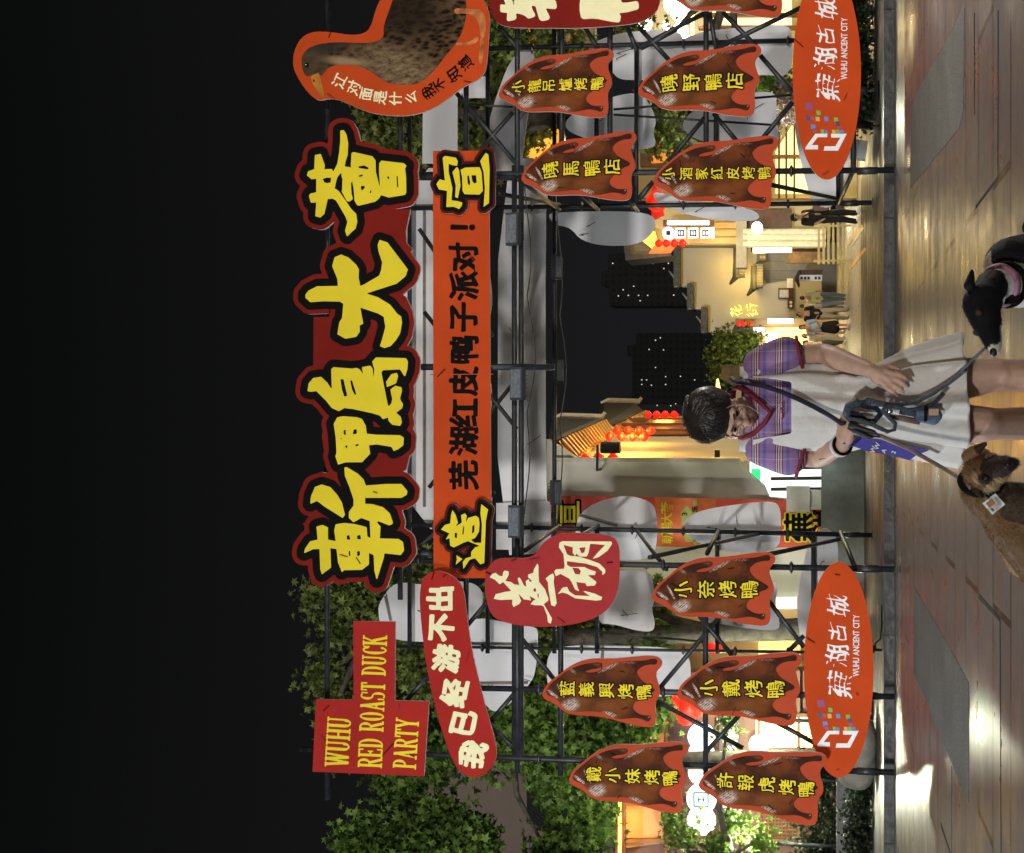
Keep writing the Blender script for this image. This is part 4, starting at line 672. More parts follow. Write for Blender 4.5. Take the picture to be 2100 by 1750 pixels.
def lamp(name, loc, power, col, parent=None, r=.15, spot=None, aim=None):
    l = bpy.data.lights.new(name, 'SPOT' if spot else 'POINT'); l.energy = power; l.color = col; l.shadow_soft_size = r
    if spot: l.spot_size = R(spot); l.spot_blend = .6
    o = bpy.data.objects.new(name, l); C.objects.link(o); o.location = Vector(loc) - org(parent); o.parent = parent
    if aim is not None: o.rotation_euler = (Vector(aim) - Vector(loc)).to_track_quat('-Z', 'Y').to_euler()
    return o
def text3(txt, p, size, name, m, parent, rot=0, vertical=False, grow=.02, gap=1.15, thick=.03, wob=0):  # upright lettering on a y=const plane, local metres
    pl = []; o = org(parent)
    for k, c in enumerate(txt):
        F, xs, ys, dim = glyph(c); ox, oz = (0, -k * size * gap) if vertical else (k * size * gap, 0)
        for lp in contour(F, xs, ys, -grow):
            q = []
            for x, y in lp:
                if wob: v = noise.noise_vector(Vector((x * 2.6 + k * 7.3, y * 2.6, ord(c) % 91))); x += v.x * wob; y += v.y * wob
                q.append((p[0] - o.x + ox + x * size, p[2] - o.z + oz + y * size))
            pl.append(q)
    me = fill_mesh(pl, thick, name); me.transform(Matrix.Translation((0, p[1] - o.y, 0))); return link(name, me, m, parent)
def lantern_proto():
    t = thing('red_lantern', (0, 0, 0), 'red lantern', 'lantern'); m = MB(); n = 24; prof = [(.12, .17), (.2, .13), (.245, .05), (.25, 0), (.245, -.05), (.2, -.13), (.12, -.17)]; vs = []
    for r_, z_ in prof: vs += [(r_ * (1 if i % 2 else .94) * math.cos(2 * math.pi * i / n), r_ * (1 if i % 2 else .94) * math.sin(2 * math.pi * i / n), z_) for i in range(n)]
    m.add(vs, [(k * n + i, k * n + (i + 1) % n, (k + 1) * n + (i + 1) % n, (k + 1) * n + i) for k in range(6) for i in range(n)]); m.build('shade', M_LANT, t, True)
    MB().lathe((0, 0, .17), [(.12, 0), (.12, .04), (.015, .045), (.015, .14)], 12).build('cap', M_CAP, t); MB().lathe((0, 0, -.21), [(.03, -.1), (.05, -.03), (.12, 0), (.12, .04)], 12).build('tassel', M_LANT, t)
    return t
LP = lantern_proto(); LFIRST = [True]
def lantern(px, Y, s, lab, grp):
    o = LP if LFIRST[0] else copy_tree(LP); LFIRST[0] = False; p = P(*px, Y); o.location = p; o.scale = (s, s, s); o['label'] = lab; o['group'] = grp; return o
def strip_lanterns(z, pts, Y, px, where, grp):
    for k, a in enumerate(pts):
        q = z([a])[0]; lantern(q, Y, px * Y / FPX / .56, f'{ORD[k]} red lantern {where}', grp)
M_GRN = mat("grey_green_print", (.08, .13, .12), .5)
ORD = ['topmost', 'second', 'third', 'fourth', 'fifth', 'sixth']
def W3(a, Y): return P(*a, Y)
# ------------------------------------------------------------------ left of the street: stuccoed gable wall, red poster, tiled eaves
z6 = ZM(1600, 1050, 2.1)
t = thing('stucco_house', P(1772, 990, 34), 'pale grey stucco gable wall left of the opening with a lit shop window', 'building')
pr = [P(a, b, 34) for a, b in ((1774, 943), (1660, 943), (1582, 945), (1290, 944), (1200, 944), (1175, 950), (1150, 965), (1132, 985), (1128, 1010), (1125, 1250), (1774, 1260))]
for v in pr: v.z = max(v.z, 0)
# end wall with an opening for the shop front
wall = [z6([a])[0] for a in ((1225, 660), (240, 660), (140, 590), (60, 540), (30, 520), (20, 1500), (2000, 1500), (2000, 905), (1600, 900), (1410, 880), (1380, 810), (1300, 740), (1240, 690))]
plate([wall], 34, .5, 'end_wall', M_STUC, t)
MB().box(P(*z6([(640, 648)])[0], 33.97), (.09, .3, 4.2)).build('wall_coping', mat('pale_coping', (.55, .5, .42), .8), t)
mb = MB(); q = [P(*a, 34.9) for a in z6([(1290, 660), (1290, 900), (1960, 900), (1960, 560)])]; mb.prism(q, (0, .06, 0)); mb.build('shop_window', emis('cool_shop_interior', (.84, 1, .92), 1.7, var=.5, scale=1.5), t)
for k in range(4):
    a = z6([(1420 + k * 0, 700 + k * 65)])[0]; b = z6([(1940, 690 + k * 68)])[0]; MB().tube(P(*a, 34.7), P(*b, 34.7), .04, n=4).build('window_mullion', M_DWOOD, t)
MB().tube(P(*z6([(1925, 560)])[0], 34.7), P(*z6([(1925, 880)])[0], 34.7), .05, n=4).build('window_sill', M_DWOOD, t)
MB().box(P(*z6([(1328, 745)])[0], 34.6), (.3, .08, .2)).build('exit_sign', emis('green_exit_sign', (.05, 1, .30), 1.0), t)
text3('重', P(*z6([(1328, 745)])[0], 34.5), .01, 'speck', M_SIGNK, t) if False else None
for a, d in (((1590, 890), (.55, .3, .5)), ((1740, 895), (.42, .3, 1.05))): MB().box(P(*z6([a])[0], 33.7 - (.12 if a[0] < 1600 else 0)), d).build('air_conditioner', mat('dull_metal_casing', (.42, .4, .36), .5, var=.15), t)
MB().box((P(1740, 1120, 33.6).x, 33.75, .55), (4.2, .5, 1.0)).build('plinth', mat('grey_plinth', (.10, .10, .095), .8, var=.2), t)
lamp('shop_window_light', P(1700, 960, 33.2), 8, (.8, 1, .9), t, .3)
# poster hung on the wall
t = thing('event_poster', P(1450, 1060, 33.7), 'tall red and orange event poster hanging on the stucco wall', 'poster')
zp = z6; pp = zp([(30, 868), (1870, 905), (1872, 1180), (1480, 1210), (700, 1190), (30, 1150)]); M_PRED = mat('poster_red', (.52, .03, .025), .6, var=.1, scale=.6, alt=(.62, .08, .03))
plate([zp([(30, 868), (700, 880), (705, 1185), (30, 1150)])], 33.7, .02, 'red_panel', M_PRED, t); plate([zp([(700.5, 880), (1080, 888), (1085, 1195), (705.5, 1185)])], 33.7, .02, 'orange_panel', mat('poster_orange', (.62, .13, .03), .6, var=.15), t); plate([zp([(1080.5, 888), (1870, 905), (1872, 1190), (1085.5, 1195)])], 33.7, .02, 'red_panel', M_PRED, t)
plate([zp(p) for p in ([(860, 970), (900, 930), (950, 990), (940, 1010), (900, 1060), (870, 1050)], [(870, 1110), (910, 1090), (960, 1150), (900, 1160)], [(940, 895), (960, 895), (960, 1190), (940, 1190)])], 33.69, .006, 'map_patch', mat('poster_green', (.36, .38, .1), .6), t)
plate(letters([(c, *zp([(775, y)])[0], 26, 0) for c, y in (('薈', 945), ('大', 1010), ('鴨', 1070), ('斬', 1130))], .01, wob=.02), 33.68, .006, 'poster_title', M_YEL, t)
plate(letters([('3', *zp([(885, 985)])[0], 16, 0), ('场', *zp([(950, 955)])[0], 13, 0)], .02), 33.68, .006, 'poster_small_print', M_MAROON, t)
for g_, m_, y_ in ((.07, M_YEL, 33.684), (.022, M_BLK, 33.676)): plate(letters([('蕪', *zp([(1590, 1065)])[0], 62, 0), ('湖', *zp([(1765, 1015)])[0], 62, 0)], g_), y_, .005, 'poster_character', m_, t)
for g_, m_, y_ in ((.08, M_BLK, 33.684), (.012, M_YEL, 33.676)): plate(letters([('宣', *zp([(150, 985)])[0], 60, 0)], g_), y_, .005, 'poster_character', m_, t)
# tiled hall behind, its long wall running into the street
t = thing('tiled_hall', P(1740, 900, 36), 'old hall with upswept tiled roofs and orange lit timber eaves', 'building')
A, B = Vector((P(1300, 946, 36).x, 36, ZP)), Vector((P(1300, 858, 50).x, 50, ZP)); hz = 7.6
MB().prism([A, B, B + Vector((0, 0, hz)), A + Vector((0, 0, hz))], (-.4, .05, 0)).build('street_wall', M_STUC2, t)
dv = (B - A).normalized(); nv = Vector((dv.y, -dv.x, 0))
M_SOF = mat('varnished_eave_boards', (.72, .40, .09), .5, var=.2, scale=3)
def hall_eave(soffit, rooft, near, far, ridge):
    z = lambda a: P(*z6([a[:2]])[0], a[2]); s3 = [z(a) for a in soffit]; m = MB(); n = len(s3); lift = Vector((-.05, .12, .14))
    m.add(s3 + [sum(s3, Vector()) / n], [(i, (i + 1) % n, n) for i in range(n)]); m.build('eave_boarding', M_SOF, t)
    r3 = [z(a) for a in rooft]; m = MB(); k = len(r3); m.add([p + lift for p in r3] + [p + lift * 2.2 for p in r3], [tuple(range(k)), tuple(reversed(range(k, 2 * k)))] + [(i, k + i, k + (i + 1) % k, (i + 1) % k) for i in range(k)]); m.build('roof', M_TILE, t)
    e0, e1, w0, w1 = z(near[0]), z(near[1]), z(far[0]), z(far[1]); m = MB()
    for j in range(16): q_ = (j + .5) / 16; m.tube(e0.lerp(e1, q_) + Vector((0, -.06, -.05)), w0.lerp(w1, q_) + Vector((0, -.06, -.05)), .055, n=6)
    [m.quad(*[s3[0] + Vector((0, 0, -9))] * 4) for _ in ()]; m.build('rafters', mat('lit_rafter', (.66, .36, .08), .5, var=.2), t)
    m = MB()
    for j in range(26): q_ = (j + .5) / 26; p = e0.lerp(e1, q_); m.tube(p + Vector((.05, -.1, .08)), p + Vector((-.5, .1, .25)), .07, n=8)
    m.build('tile_ends', mat('tile_end_grey', (.06, .06, .06), .7), t)
    r_ = [z(a) for a in ridge]; MB().path([r_[0] + Vector((-.1, 0, .25))] + r_ + [r_[-1] + Vector((.15, 0, -.1))], [.07, .1, .1, .06] if len(r_) == 2 else .1, 8).build('gable_ridge', mat('lime_ridge', (.55, .52, .44), .8), t)
hall_eave([(150, 605, 36), (105, 530, 36.4), (392, 402, 44), (472, 466, 44), (405, 482, 42), (240, 658, 36)], [(100, 528, 36.4), (118, 376, 46), (372, 384, 46), (394, 398, 44)], [(105, 530, 36.4), (392, 402, 44)], [(200, 635, 36), (440, 474, 43)], [(118, 376, 46), (372, 384, 46)])
hall_eave([(450, 438, 45), (640, 345, 54), (692, 440, 52), (560, 482, 46)], [(400, 430, 44.5), (410, 280, 56), (602, 286, 56), (650, 340, 54)], [(450, 438, 45), (640, 345, 54)], [(560, 482, 46), (692, 440, 52)], [(410, 280, 56), (602, 286, 56)])
for k in range(3): MB().box(A.lerp(B, .55 + .16 * k) + Vector((.05, 0, 3.6)), (.2, .25, 6.5)).build('timber_post', M_WOOD, t)
MB().prism([A.lerp(B, .5) + Vector((.04, 0, 2.2)), A.lerp(B, .98) + Vector((.04, 0, 2.2)), A.lerp(B, .98) + Vector((.04, 0, 6.2)), A.lerp(B, .5) + Vector((.04, 0, 6.2))], (.06, 0, 0)).build('timber_shutters', mat('red_brown_shutter', (.26, .07, .03), .5, var=.25, scale=3), t)
lamp('eave_light', P(*z6([(330, 540)])[0], 37.6) + Vector((.25, 0, -.9)), 260, (1, .50, .07), t, .2); lamp('eave_light', P(*z6([(480, 500)])[0], 40.5) + Vector((.3, 0, -.5)), 170, (1, .46, .06), t, .3); lamp('eave_light', P(*z6([(660, 430)])[0], 48.5) + Vector((.3, 0, -.5)), 300, (1, .44, .06), t, .3); lamp('wall_uplight', P(*z6([(1085, 640)])[0], 36.2) + Vector((.35, .5, 0)), 26, (1, .6, .12), t, .08)
MB().box(P(*z6([(1082, 642)])[0], 36.2) + Vector((.12, .4, 0)), (.18, .18, .12)).build('uplight_fitting', M_SIGNK, t)
strip_lanterns(z6, [(268, 632), (350, 625), (440, 628)], 35.6, 21, 'under the gable end of the tiled hall', 'lanterns of the tiled hall')
strip_lanterns(z6, [(420, 502), (492, 503), (563, 503), (633, 504)], 38, 22, 'in the near hanging string of the tiled hall', 'lanterns of the tiled hall')
strip_lanterns(z6, [(468, 462), (535, 464), (605, 466), (675, 468)], 41, 20, 'in the middle string of the tiled hall', 'lanterns of the tiled hall')
strip_lanterns(z6, [(658, 368), (712, 368), (765, 368), (820, 368)], 46, 19, 'in the far string of the tiled hall', 'lanterns of the tiled hall')
p = P(*z6([(430, 572)])[0], 33.2); t = thing('projector_spotlight', p, 'dark cylinder spotlight on a bracket in front of the lanterns', 'spotlight')
MB().tube(p + Vector((0, 0, .22)), p + Vector((0, 0, -.2)), .13, n=16).build('housing', M_FL, t); MB().tube(p + Vector((.05, 0, .3)), p + Vector((-.5, .2, .34)), .03).build('bracket', M_FL, t); MB().tube(p + Vector((-.5, .2, .34)), p + Vector((-.5, .9, .34)), .03).build('bracket', M_FL, t)
# ------------------------------------------------------------------ stepped gable wall across the end of the street
YG = 88
t = thing('stepped_gable_wall', P(1690, 590, YG), 'large beige stepped gable wall closing the street', 'wall')
gw = z5([(862, 345), (862, 603), (946, 603), (946, 742), (1032, 742), (1032, 885), (1160, 885), (1200, 860), (1760, 850), (1840, 850), (1840, 345)])
M_GBL = mat('sunbleached_gable', (.47, .44, .35), .9, var=.13, scale=.16, alt=(.55, .51, .40), detail=8, bump=.05)
plate([gw], YG, .8, 'wall_face', M_GBL, t)
for x, y0, y1 in ((838, 345, 606), (922, 590, 744), (1008, 735, 888)):
    plate([z5([(x - 18, y0), (x - 18, y1 + 4), (x + 20, y1 + 4), (x + 20, y0)])], YG - .35, 1.5, 'tile_coping', M_TILE, t)
    m = MB()
    for k in range(int((y1 - y0) / 12)): m.tube(P(*z5([(x - 20, y0 + 6 + k * 12)])[0], YG - .45), P(*z5([(x + 18, y0 + 6 + k * 12)])[0], YG - .45), .13, n=8)
    m.build('tile_ends', mat('pale_tile_end', (.10, .10, .095), .7, var=.3), t)
    a = P(*z5([(x - 2, y1)])[0], YG - .4); MB().path([a, a + Vector((.3, 0, .05)), a + Vector((.55, 0, .1)), a + Vector((.95, 0, .45))], [.16, .15, .1, .03]).build('upturned_tip', mat('pale_ridge_tip', (.3, .29, .25), .7), t)
plate([z5([(1375, 345), (1340, 345), (1330, 460), (1392, 580), (1560, 560), (1745, 560), (1745, 345)])], YG - .12, .3, 'brick_gatehouse', M_BRICK, t)
plate([z5([(1518, 300), (1518, 456), (1742, 456), (1742, 300)])], YG - .3, .15, 'plank_door', M_PLK, t); MB().tube(P(*z5([(1518, 378)])[0], YG - .36), P(*z5([(1742, 378)])[0], YG - .36), .07, n=4).build('door_gap', M_DWOOD, t)
plate([z5([(1345, 318), (1345, 442), (1392, 442), (1392, 318)])], YG - .5, .25, 'name_board', mat('old_bronze_board', (.12, .10, .06), .6), t)
plate(letters([(c, *z5([(1368, y)])[0], 16, 0) for c, y in (('会', 335), ('馆', 362), ('义', 390), ('忠', 418))], .03), YG - .55, .04, 'name_board_lettering', mat('faded_gilt', (.5, .42, .2), .5), t) if False else plate([z5([(1352, 330 + 27 * k), (1385, 332 + 27 * k), (1383, 348 + 27 * k), (1354, 346 + 27 * k)]) for k in range(4)], YG - .52, .02, 'gilt_relief', mat('faded_gilt', (.4, .34, .17), .5, var=.6, scale=3), t)
for (x0, x1, y0, y1) in ((1200, 1258, 342, 536), (1308, 1368, 472, 606)):
    plate([z5([(x0 - 14, y0), (x0 + 8, y1), (x0 + 26, y1 + 6), (x1, y1 - 14), (x1 - 6, y0)])], YG - 1.1, 1.0, 'gate_eave', M_TILE, t)
    m = MB()
    for k in range(int((y1 - y0) / 16)): m.tube(P(*z5([(x0 + 14, y0 + 8 + k * 16)])[0], YG - 1.3), P(*z5([(x1 + 4, y0 + 8 + k * 16)])[0], YG - 1.3), .2, n=8)
    m.build('eave_tile_ends', mat('gate_tile_ends', (.09, .085, .07), .7), t)
    a, b = P(*z5([(x0 + 6, y0)])[0], YG - 1.5), P(*z5([(x0 + 4, y1 + 8)])[0], YG - 1.5); MB().path([a, a.lerp(b, .5), b, b + Vector((-.4, 0, .35))], [.16, .16, .2, .06]).build('eave_ridge', M_TILE, t)
    lamp('eave_strip_light', P(*z5([((x0 + x1) / 2 + 2, (y0 + y1) / 2)])[0], YG - 2.2), 200, (1, .66, .16), t, .5); lamp('eave_strip_light', P(*z5([(x0 - 22, (y0 + y1) / 2 + 20)])[0], YG - .9), 90, (1, .64, .14), t, .4)
plate([z5([(1745, 330), (1745, 560), (1735, 560), (1735, 850), (1838, 850), (1838, 330)])], YG - 2.0, 1.9, 'stone_steps', mat('brown_stone_steps', (.16, .14, .11), .7, var=.3, scale=.7), t)
lamp('wall_washer', P(*z5([(1735, 590)])[0], YG - 1.6), 40, (1, .68, .2), t, .2); lamp('street_fill', (-8, YG - 16, 7), 1500, (1, .84, .56), t, 1.0)  # second lamp: unseen fill added to brighten the street and gable
for nm, lb_, pts, m_ in (('picture_board', 'dark framed notice picture on the gable wall', [(1466, 612), (1466, 680), (1562, 680), (1562, 612)], M_DWOOD), ('white_notice', 'small white notice board on the gable wall', [(1520, 552), (1520, 610), (1558, 610), (1558, 552)], M_WHITE), ('dark_notice', 'dark notice with two round dials on the gable wall', [(1524, 682), (1524, 736), (1562, 736), (1562, 682)], M_DWOOD)):
    q = z5(pts); t = thing(nm, P(*centre(q), YG - .1), lb_, 'notice board'); plate([q], YG - .15, .1, 'panel', m_, t)
    if nm == 'picture_board': plate([z5([(1474, 622), (1474, 670), (1530, 670), (1530, 622)])], YG - .2, .04, 'picture', mat('pale_picture', (.5, .5, .5), .6), t)
    if nm == 'dark_notice': plate([[(a + 3.0 * math.cos(k * .6), b + 3.0 * math.sin(k * .6)) for k in range(10)] for a, b in z5([(1545, 700), (1545, 722)])], YG - .2, .04, 'dial', M_WHITE, t)
q = z5([(1590, 530), (1590, 566), (1738, 566), (1738, 530)]); t = thing('pavilion_sign', P(*centre(q), YG - 1), 'white upright street sign with a small dark curved roof', 'sign'); plate([q], YG - 2.2, .2, 'panel', M_WHITE, t)
plate([z5([(1566, 552), (1590, 500), (1602, 506), (1594, 552), (1602, 598), (1590, 604)])], YG - 2.3, .5, 'roof', M_SIGNK, t); plate(letters([(c, *z5([(1612 + 22 * k, 549)])[0], 12, 0) for k, c in enumerate('花街历史街')], .02), YG - 2.26, .04, 'lettering', M_SIGNK, t) if False else plate([z5([(1604 + 22 * k, 541), (1604 + 22 * k, 558), (1618 + 22 * k, 557), (1618 + 22 * k, 542)]) for k in range(6) if k != 3], YG - 2.26, .04, 'lettering', M_SIGNK, t)
plate([z5([(1600, 500), (1600, 528), (1738, 528), (1738, 500)])], YG - 2.1, .2, 'side_panel', M_DWOOD, t)
q = z5([(1245, 745)])[0]; t = thing('gold_characters', P(*q, YG - .3), 'two gold lit brush characters on the beige gable wall', 'sign')
plate(letters([('花', *z5([(1205, 752)])[0], 27, .1), ('街', *z5([(1302, 748)])[0], 27, .1)], -.012, wob=.05), YG - .3, .12, 'lettering', M_GOLD, t)
p = P(*z5([(1430, 325)])[0], YG - 3); t = thing('lamp_box', p, 'square white glowing lamp box beside the gatehouse', 'lamp'); MB().box(p, (1.1, .9, 2.1)).build('diffuser', M_WHT, t); MB().box(p + Vector((0, 0, 1.1)), (1.2, 1.0, .1)).build('top', M_SIGNK, t); MB().tube(p + Vector((.6, 0, .9)), p + Vector((1.6, 0, .9)), .06).build('bracket', M_SIGNK, t)
# ------------------------------------------------------------------ right of the street: shop with lit signs
t = thing('sign_shop', P(1740, 470, 60), 'yellow lit shop house with a tiled gable and vertical signs', 'building'); YQ = 60
plate([z5([(690, 130), (690, 345), (1260, 345), (1360, 300), (1790, 300), (1790, 60), (690, 60)])], YQ, 1.0, 'front_wall', mat('warm_plaster', (.50, .43, .25), .85, var=.12, scale=.5), t)
plate([z5([(500, 300), (520, 440), (800, 412), (800, 395), (540, 400), (530, 300)])], YQ - 1, 2, 'roof_edge', M_TILE, t); plate([z5([(540, 400), (790, 400), (790, 345), (690, 345), (560, 300), (540, 330)])], YQ - .4, .3, 'gable_side', mat('grey_gable_side', (.10, .10, .10), .8), t)
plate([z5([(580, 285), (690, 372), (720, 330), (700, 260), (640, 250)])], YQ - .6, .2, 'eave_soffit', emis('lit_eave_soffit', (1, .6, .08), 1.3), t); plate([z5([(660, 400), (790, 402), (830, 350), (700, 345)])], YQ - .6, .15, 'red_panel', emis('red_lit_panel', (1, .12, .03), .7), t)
for k in range(3): plate([z5([(880, 205 + 48 * k), (880, 240 + 48 * k), (1230, 240 + 48 * k), (1230, 205 + 48 * k)])], YQ - .2, .15, 'timber_panel', mat('lit_timber_panel', (.6, .38, .13), .5, var=.25, scale=1.2), t)
for y in (262, 298, 340): MB().tube(P(*z5([(1250, y)])[0], YQ - .5), P(*z5([(1760, y)])[0], YQ - .5), .13, n=8).build('white_downpipe', mat('pale_pipe', (.66, .64, .52), .6), t)
MB().box(P(*z5([(1420, 225)])[0], YQ - .3), (1.2, .2, 1.6)).build('window_grille', M_DWOOD, t); MB().box(P(*z5([(1240, 250)])[0], YQ - .3), (3.0, .6, .4)).build('stone_band', mat('grey_band', (.3, .29, .26), .8), t)
lamp('shop_front_light', P(*z5([(1150, 270)])[0], YQ - 2.5), 220, (1, .74, .3), t, .4); lamp('shop_front_light', P(*z5([(1600, 210)])[0], YQ - 3.5), 260, (1, .84, .5), t, .5); lamp('eave_light', P(*z5([(700, 300)])[0], YQ - 1.5), 70, (1, .6, .12), t, .3)
t = thing('vertical_lightbox_sign', P(*z5([(920, 270)])[0], YQ - 1.6), 'white lit vertical sign with a disc and three square characters', 'sign')
dc = z5([(785, 270)])[0]; plate([[(dc[0] + 12.5 * math.cos(k * .157), dc[1] + 12.5 * math.sin(k * .157)) for k in range(40)]], YQ - 1.7, .3, 'disc', M_WHT, t); MB().box(P(*dc, YQ - 1.75), (.17, .06, .17)).build('disc_hole', M_SIGNK, t)
for c, x in zip('同福祥', (862, 938, 1015)):
    q = z5([(x, 270)])[0]; MB().box(P(*q, YQ - 1.6), (.37, .2, .37)).build('tile', M_WHT, t); plate(letters([(c, *q, 20, 0)], .02), YQ - 1.73, .03, 'lettering', M_SIGNK, t) if False else [MB().box(P(q[0] + dx_, q[1] + dy_, YQ - 1.73), (w_, .03, h_)).build('lettering', M_SIGNK, t) for dx_, dy_, w_, h_ in ((-5.5, 0, .26, .05), (5.5, 0, .28, .05), (0, 5, .05, .24), (0, -5, .05, .24), (0, 0, .16, .05))]
MB().box(P(*z5([(1062, 270)])[0], YQ - 1.6), (.4, .2, .1)).build('bottom_bar', M_WHT, t)
t = thing('dark_vertical_sign', P(*z5([(910, 205)])[0], YQ - 1.2), 'narrow dark vertical sign with small white lit letters', 'sign'); q = z5([(752, 188), (752, 226), (1066, 226), (1066, 188)]); plate([q], YQ - 1.2, .2, 'panel', M_DWOOD, t)
for k in range(11): MB().box(P(*z5([(790 + 23.5 * k, 206)])[0], YQ - 1.24), (.17, .04, .15)).build('letter', M_WHT, t)
strip_lanterns(z5, [(724, 333), (771, 333), (821, 333), (872, 333)], YQ - 2, 19, 'beside the white vertical sign', 'lanterns of the sign shop')
for a in ((1335, 240),): p = P(*z5([a])[0], YQ - 1.5); t = thing('street_lantern', p, 'small white glaring wall lamp under the grey sign back', 'lamp'); MB().ell(p, (.26, .2, .22)).build('glass', M_WHT, t, True); MB().tube(p, p + Vector((0, 1.2, .1)), .06).build('bracket', M_SIGNK, t)
# striped barrier
p = G(*z5([(1850, 275)])[0], ZP); p = Vector((P(*z5([(1800, 270)])[0], 46).x, 46, ZP)); t = thing('slatted_barrier', p, 'cream and yellow slatted barrier behind the black-clad man', 'barrier'); M_SL = mat('cream_yellow_slat', (.42, .36, .17), .6, var=.2)
for k in range(6): MB().box(p + Vector((-.3, 0, .95 - k * .14)), (1.5, .04, .07), rz=.5).build('slat', M_SL, t)
for s_ in (-1, 1): MB().box(p + Vector((-.3 + s_ * .55, s_ * .3, .55)), (.06, .06, 1.1)).build('post', M_SL, t)
# ------------------------------------------------------------------ far shops at the end of the street
zq = ZM(1980, 980, 3.98); YE = 78
t = thing('far_shop', P(1720, 720, YE), 'brightly lit far shops behind the walking group', 'building')
plate([z5([(1200, 800), (1200, 1300), (1840, 1300), (1840, 800)])], YE, 1, 'front', mat('far_shop_wall', (.3, .22, .12), .7, var=.3, scale=.3), t)
for a, b, c, d, m_ in ((1400, 800, 1560, 830, M_WHT), (1440, 850, 1640, 930, M_GLOW), (1310, 855, 1380, 900, M_WHT), (1390, 880, 1460, 1010, M_HOT), (1500, 880, 1780, 960, M_GLOW), (1320, 960, 1400, 1000, M_WHT), (1430, 1010, 1500, 1080, M_HOT), (1640, 800, 1830, 850, mat('lit_shop_goods', (.5, .3, .1), .6, var=.6, scale=2))):
    plate([z5([(a, b), (a, d), (c, d), (c, b)])], YE - .3, .2, 'lit_panel', m_, t)
plate([z5([(1300, 850 + 30 * k), (1300, 853 + 30 * k), (1780, 853 + 30 * k), (1780, 850 + 30 * k)]) for k in range(8)], YE - .5, .1, 'frame', M_DWOOD, t)
plate([z5([(1180, 885), (1195, 840), (1240, 830), (1290, 830), (1290, 1100), (1230, 1000)])], YE - 1, 1.4, 'roof', M_TILE, t)
lamp('shop_light', P(*z5([(1500, 870)])[0], YE - 3), 350, (1, .75, .35), t, .5)
strip_lanterns(z5, [(1222, 832), (1255, 832), (1290, 832)], YE - 2, 14, 'on the far shop corner', 'lanterns of the far shop')
p = Vector((P(1600, 790, 30).x, 62, ZP)); t = thing('stone_planter', P(1545, 785, 55), 'grey stone planter seen beside the woman\'s head', 'planter')
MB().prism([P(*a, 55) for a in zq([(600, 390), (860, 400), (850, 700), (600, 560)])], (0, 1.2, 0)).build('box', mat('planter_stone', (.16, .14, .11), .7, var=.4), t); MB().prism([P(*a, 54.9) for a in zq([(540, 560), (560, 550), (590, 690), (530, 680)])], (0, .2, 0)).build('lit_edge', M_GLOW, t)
# far towers
def tower(poly, Y, lab, wins, col):
    t = thing('apartment_tower', P(*centre(poly), Y), lab, 'tower block'); m = bpy.data.materials.new('tower_facade'); m.use_nodes = True; nt = m.node_tree; b = nt.nodes['Principled BSDF']; tx = nd(nt, 'TexCoord'); br = nd(nt, 'TexBrick'); br.offset = 0
    mp = nd(nt, 'Mapping'); mp.inputs['Rotation'].default_value = (R(90), 0, 0); nt.links.new(tx.outputs['Object'], mp.inputs[0]); nt.links.new(mp.outputs[0], br.inputs['Vector']); br.inputs['Scale'].default_value = 1; br.inputs['Brick Width'].default_value = 3.4; br.inputs['Row Height'].default_value = 3.0; br.inputs['Mortar Size'].default_value = .75
    br.inputs['Color1'].default_value = rgba(tuple(c * .68 for c in col)); br.inputs['Color2'].default_value = rgba(tuple(c * .8 for c in col)); br.inputs['Mortar'].default_value = rgba(col); nt.links.new(br.outputs['Color'], b.inputs['Base Color']); b.inputs['Roughness'].default_value = .9; b.inputs['Specular IOR Level'].default_value = .1
    plate([poly], Y, 18, 'block', m, t)
    for a in wins: MB().box(P(*a, Y - .2), (.5, .2, .55)).build('lit_window', M_WIN, t)
M_WIN = emis('lit_far_window', (1, .92, .72), .5, var=.8, scale=.2)
tower(z5([(410, 400), (410, 500), (370, 510), (370, 590), (415, 600), (415, 720), (1300, 720), (1300, 380)]), 700, 'dark tower block with scattered lit windows above the stepped gable', z5([(440, 458), (568, 460), (595, 430), (630, 460), (660, 427), (690, 458), (752, 425), (785, 458), (757, 490), (570, 600), (505, 622), (537, 657), (600, 657), (657, 657), (818, 655), (610, 690), (940, 655), (475, 660)]), (.019, .019, .018))
tower(z5([(585, 890), (585, 960), (530, 965), (530, 1030), (560, 1040), (560, 1330), (1300, 1330), (1300, 890)]), 760, 'wide dark tower block beyond the woman\'s head', z5([(665, 992), (755, 995), (735, 920), (705, 935)]) + z6([(620, 152), (650, 152), (620, 180), (680, 185), (705, 75), (768, 132), (768, 180), (830, 300), (800, 312), (715, 310), (860, 130), (948, 152)]), (.015, .015, .015))
# ------------------------------------------------------------------ left shop front
zs = ZM(1600, 1950, 1.909); YS2 = 34
t = thing('timber_shop', P(1680, 1640, YS2), 'brown timber shop house with carved windows behind the left tower', 'building')
plate([zs([(390, 100), (390, 1250), (1760, 1250), (1760, 60), (1000, 60)])], YS2, .6, 'timber_front', mat('brown_shop_timber', (.14, .055, .030), .5, var=.3, scale=1.2, bump=.1), t)
plate([zs([(475, 290), (475, 1060), (690, 1030), (690, 290)])], YS2 - .12, .1, 'lit_panelling', mat('varnished_panelling', (.46, .21, .06), .4, var=.2, scale=1.5), t)
for y in (300, 560, 800, 1010, 1180): plate([zs([(440, y), (440, y + 22), (1640, y + 22), (1640, y)])], YS2 - .25, .2, 'post', M_WOOD, t)
for x in (455, 695, 985, 1215, 1440): plate([zs([(x, 60), (x, 1250), (x + 16, 1250), (x + 16, 60)])], YS2 - .2, .15, 'rail', M_WOOD, t)
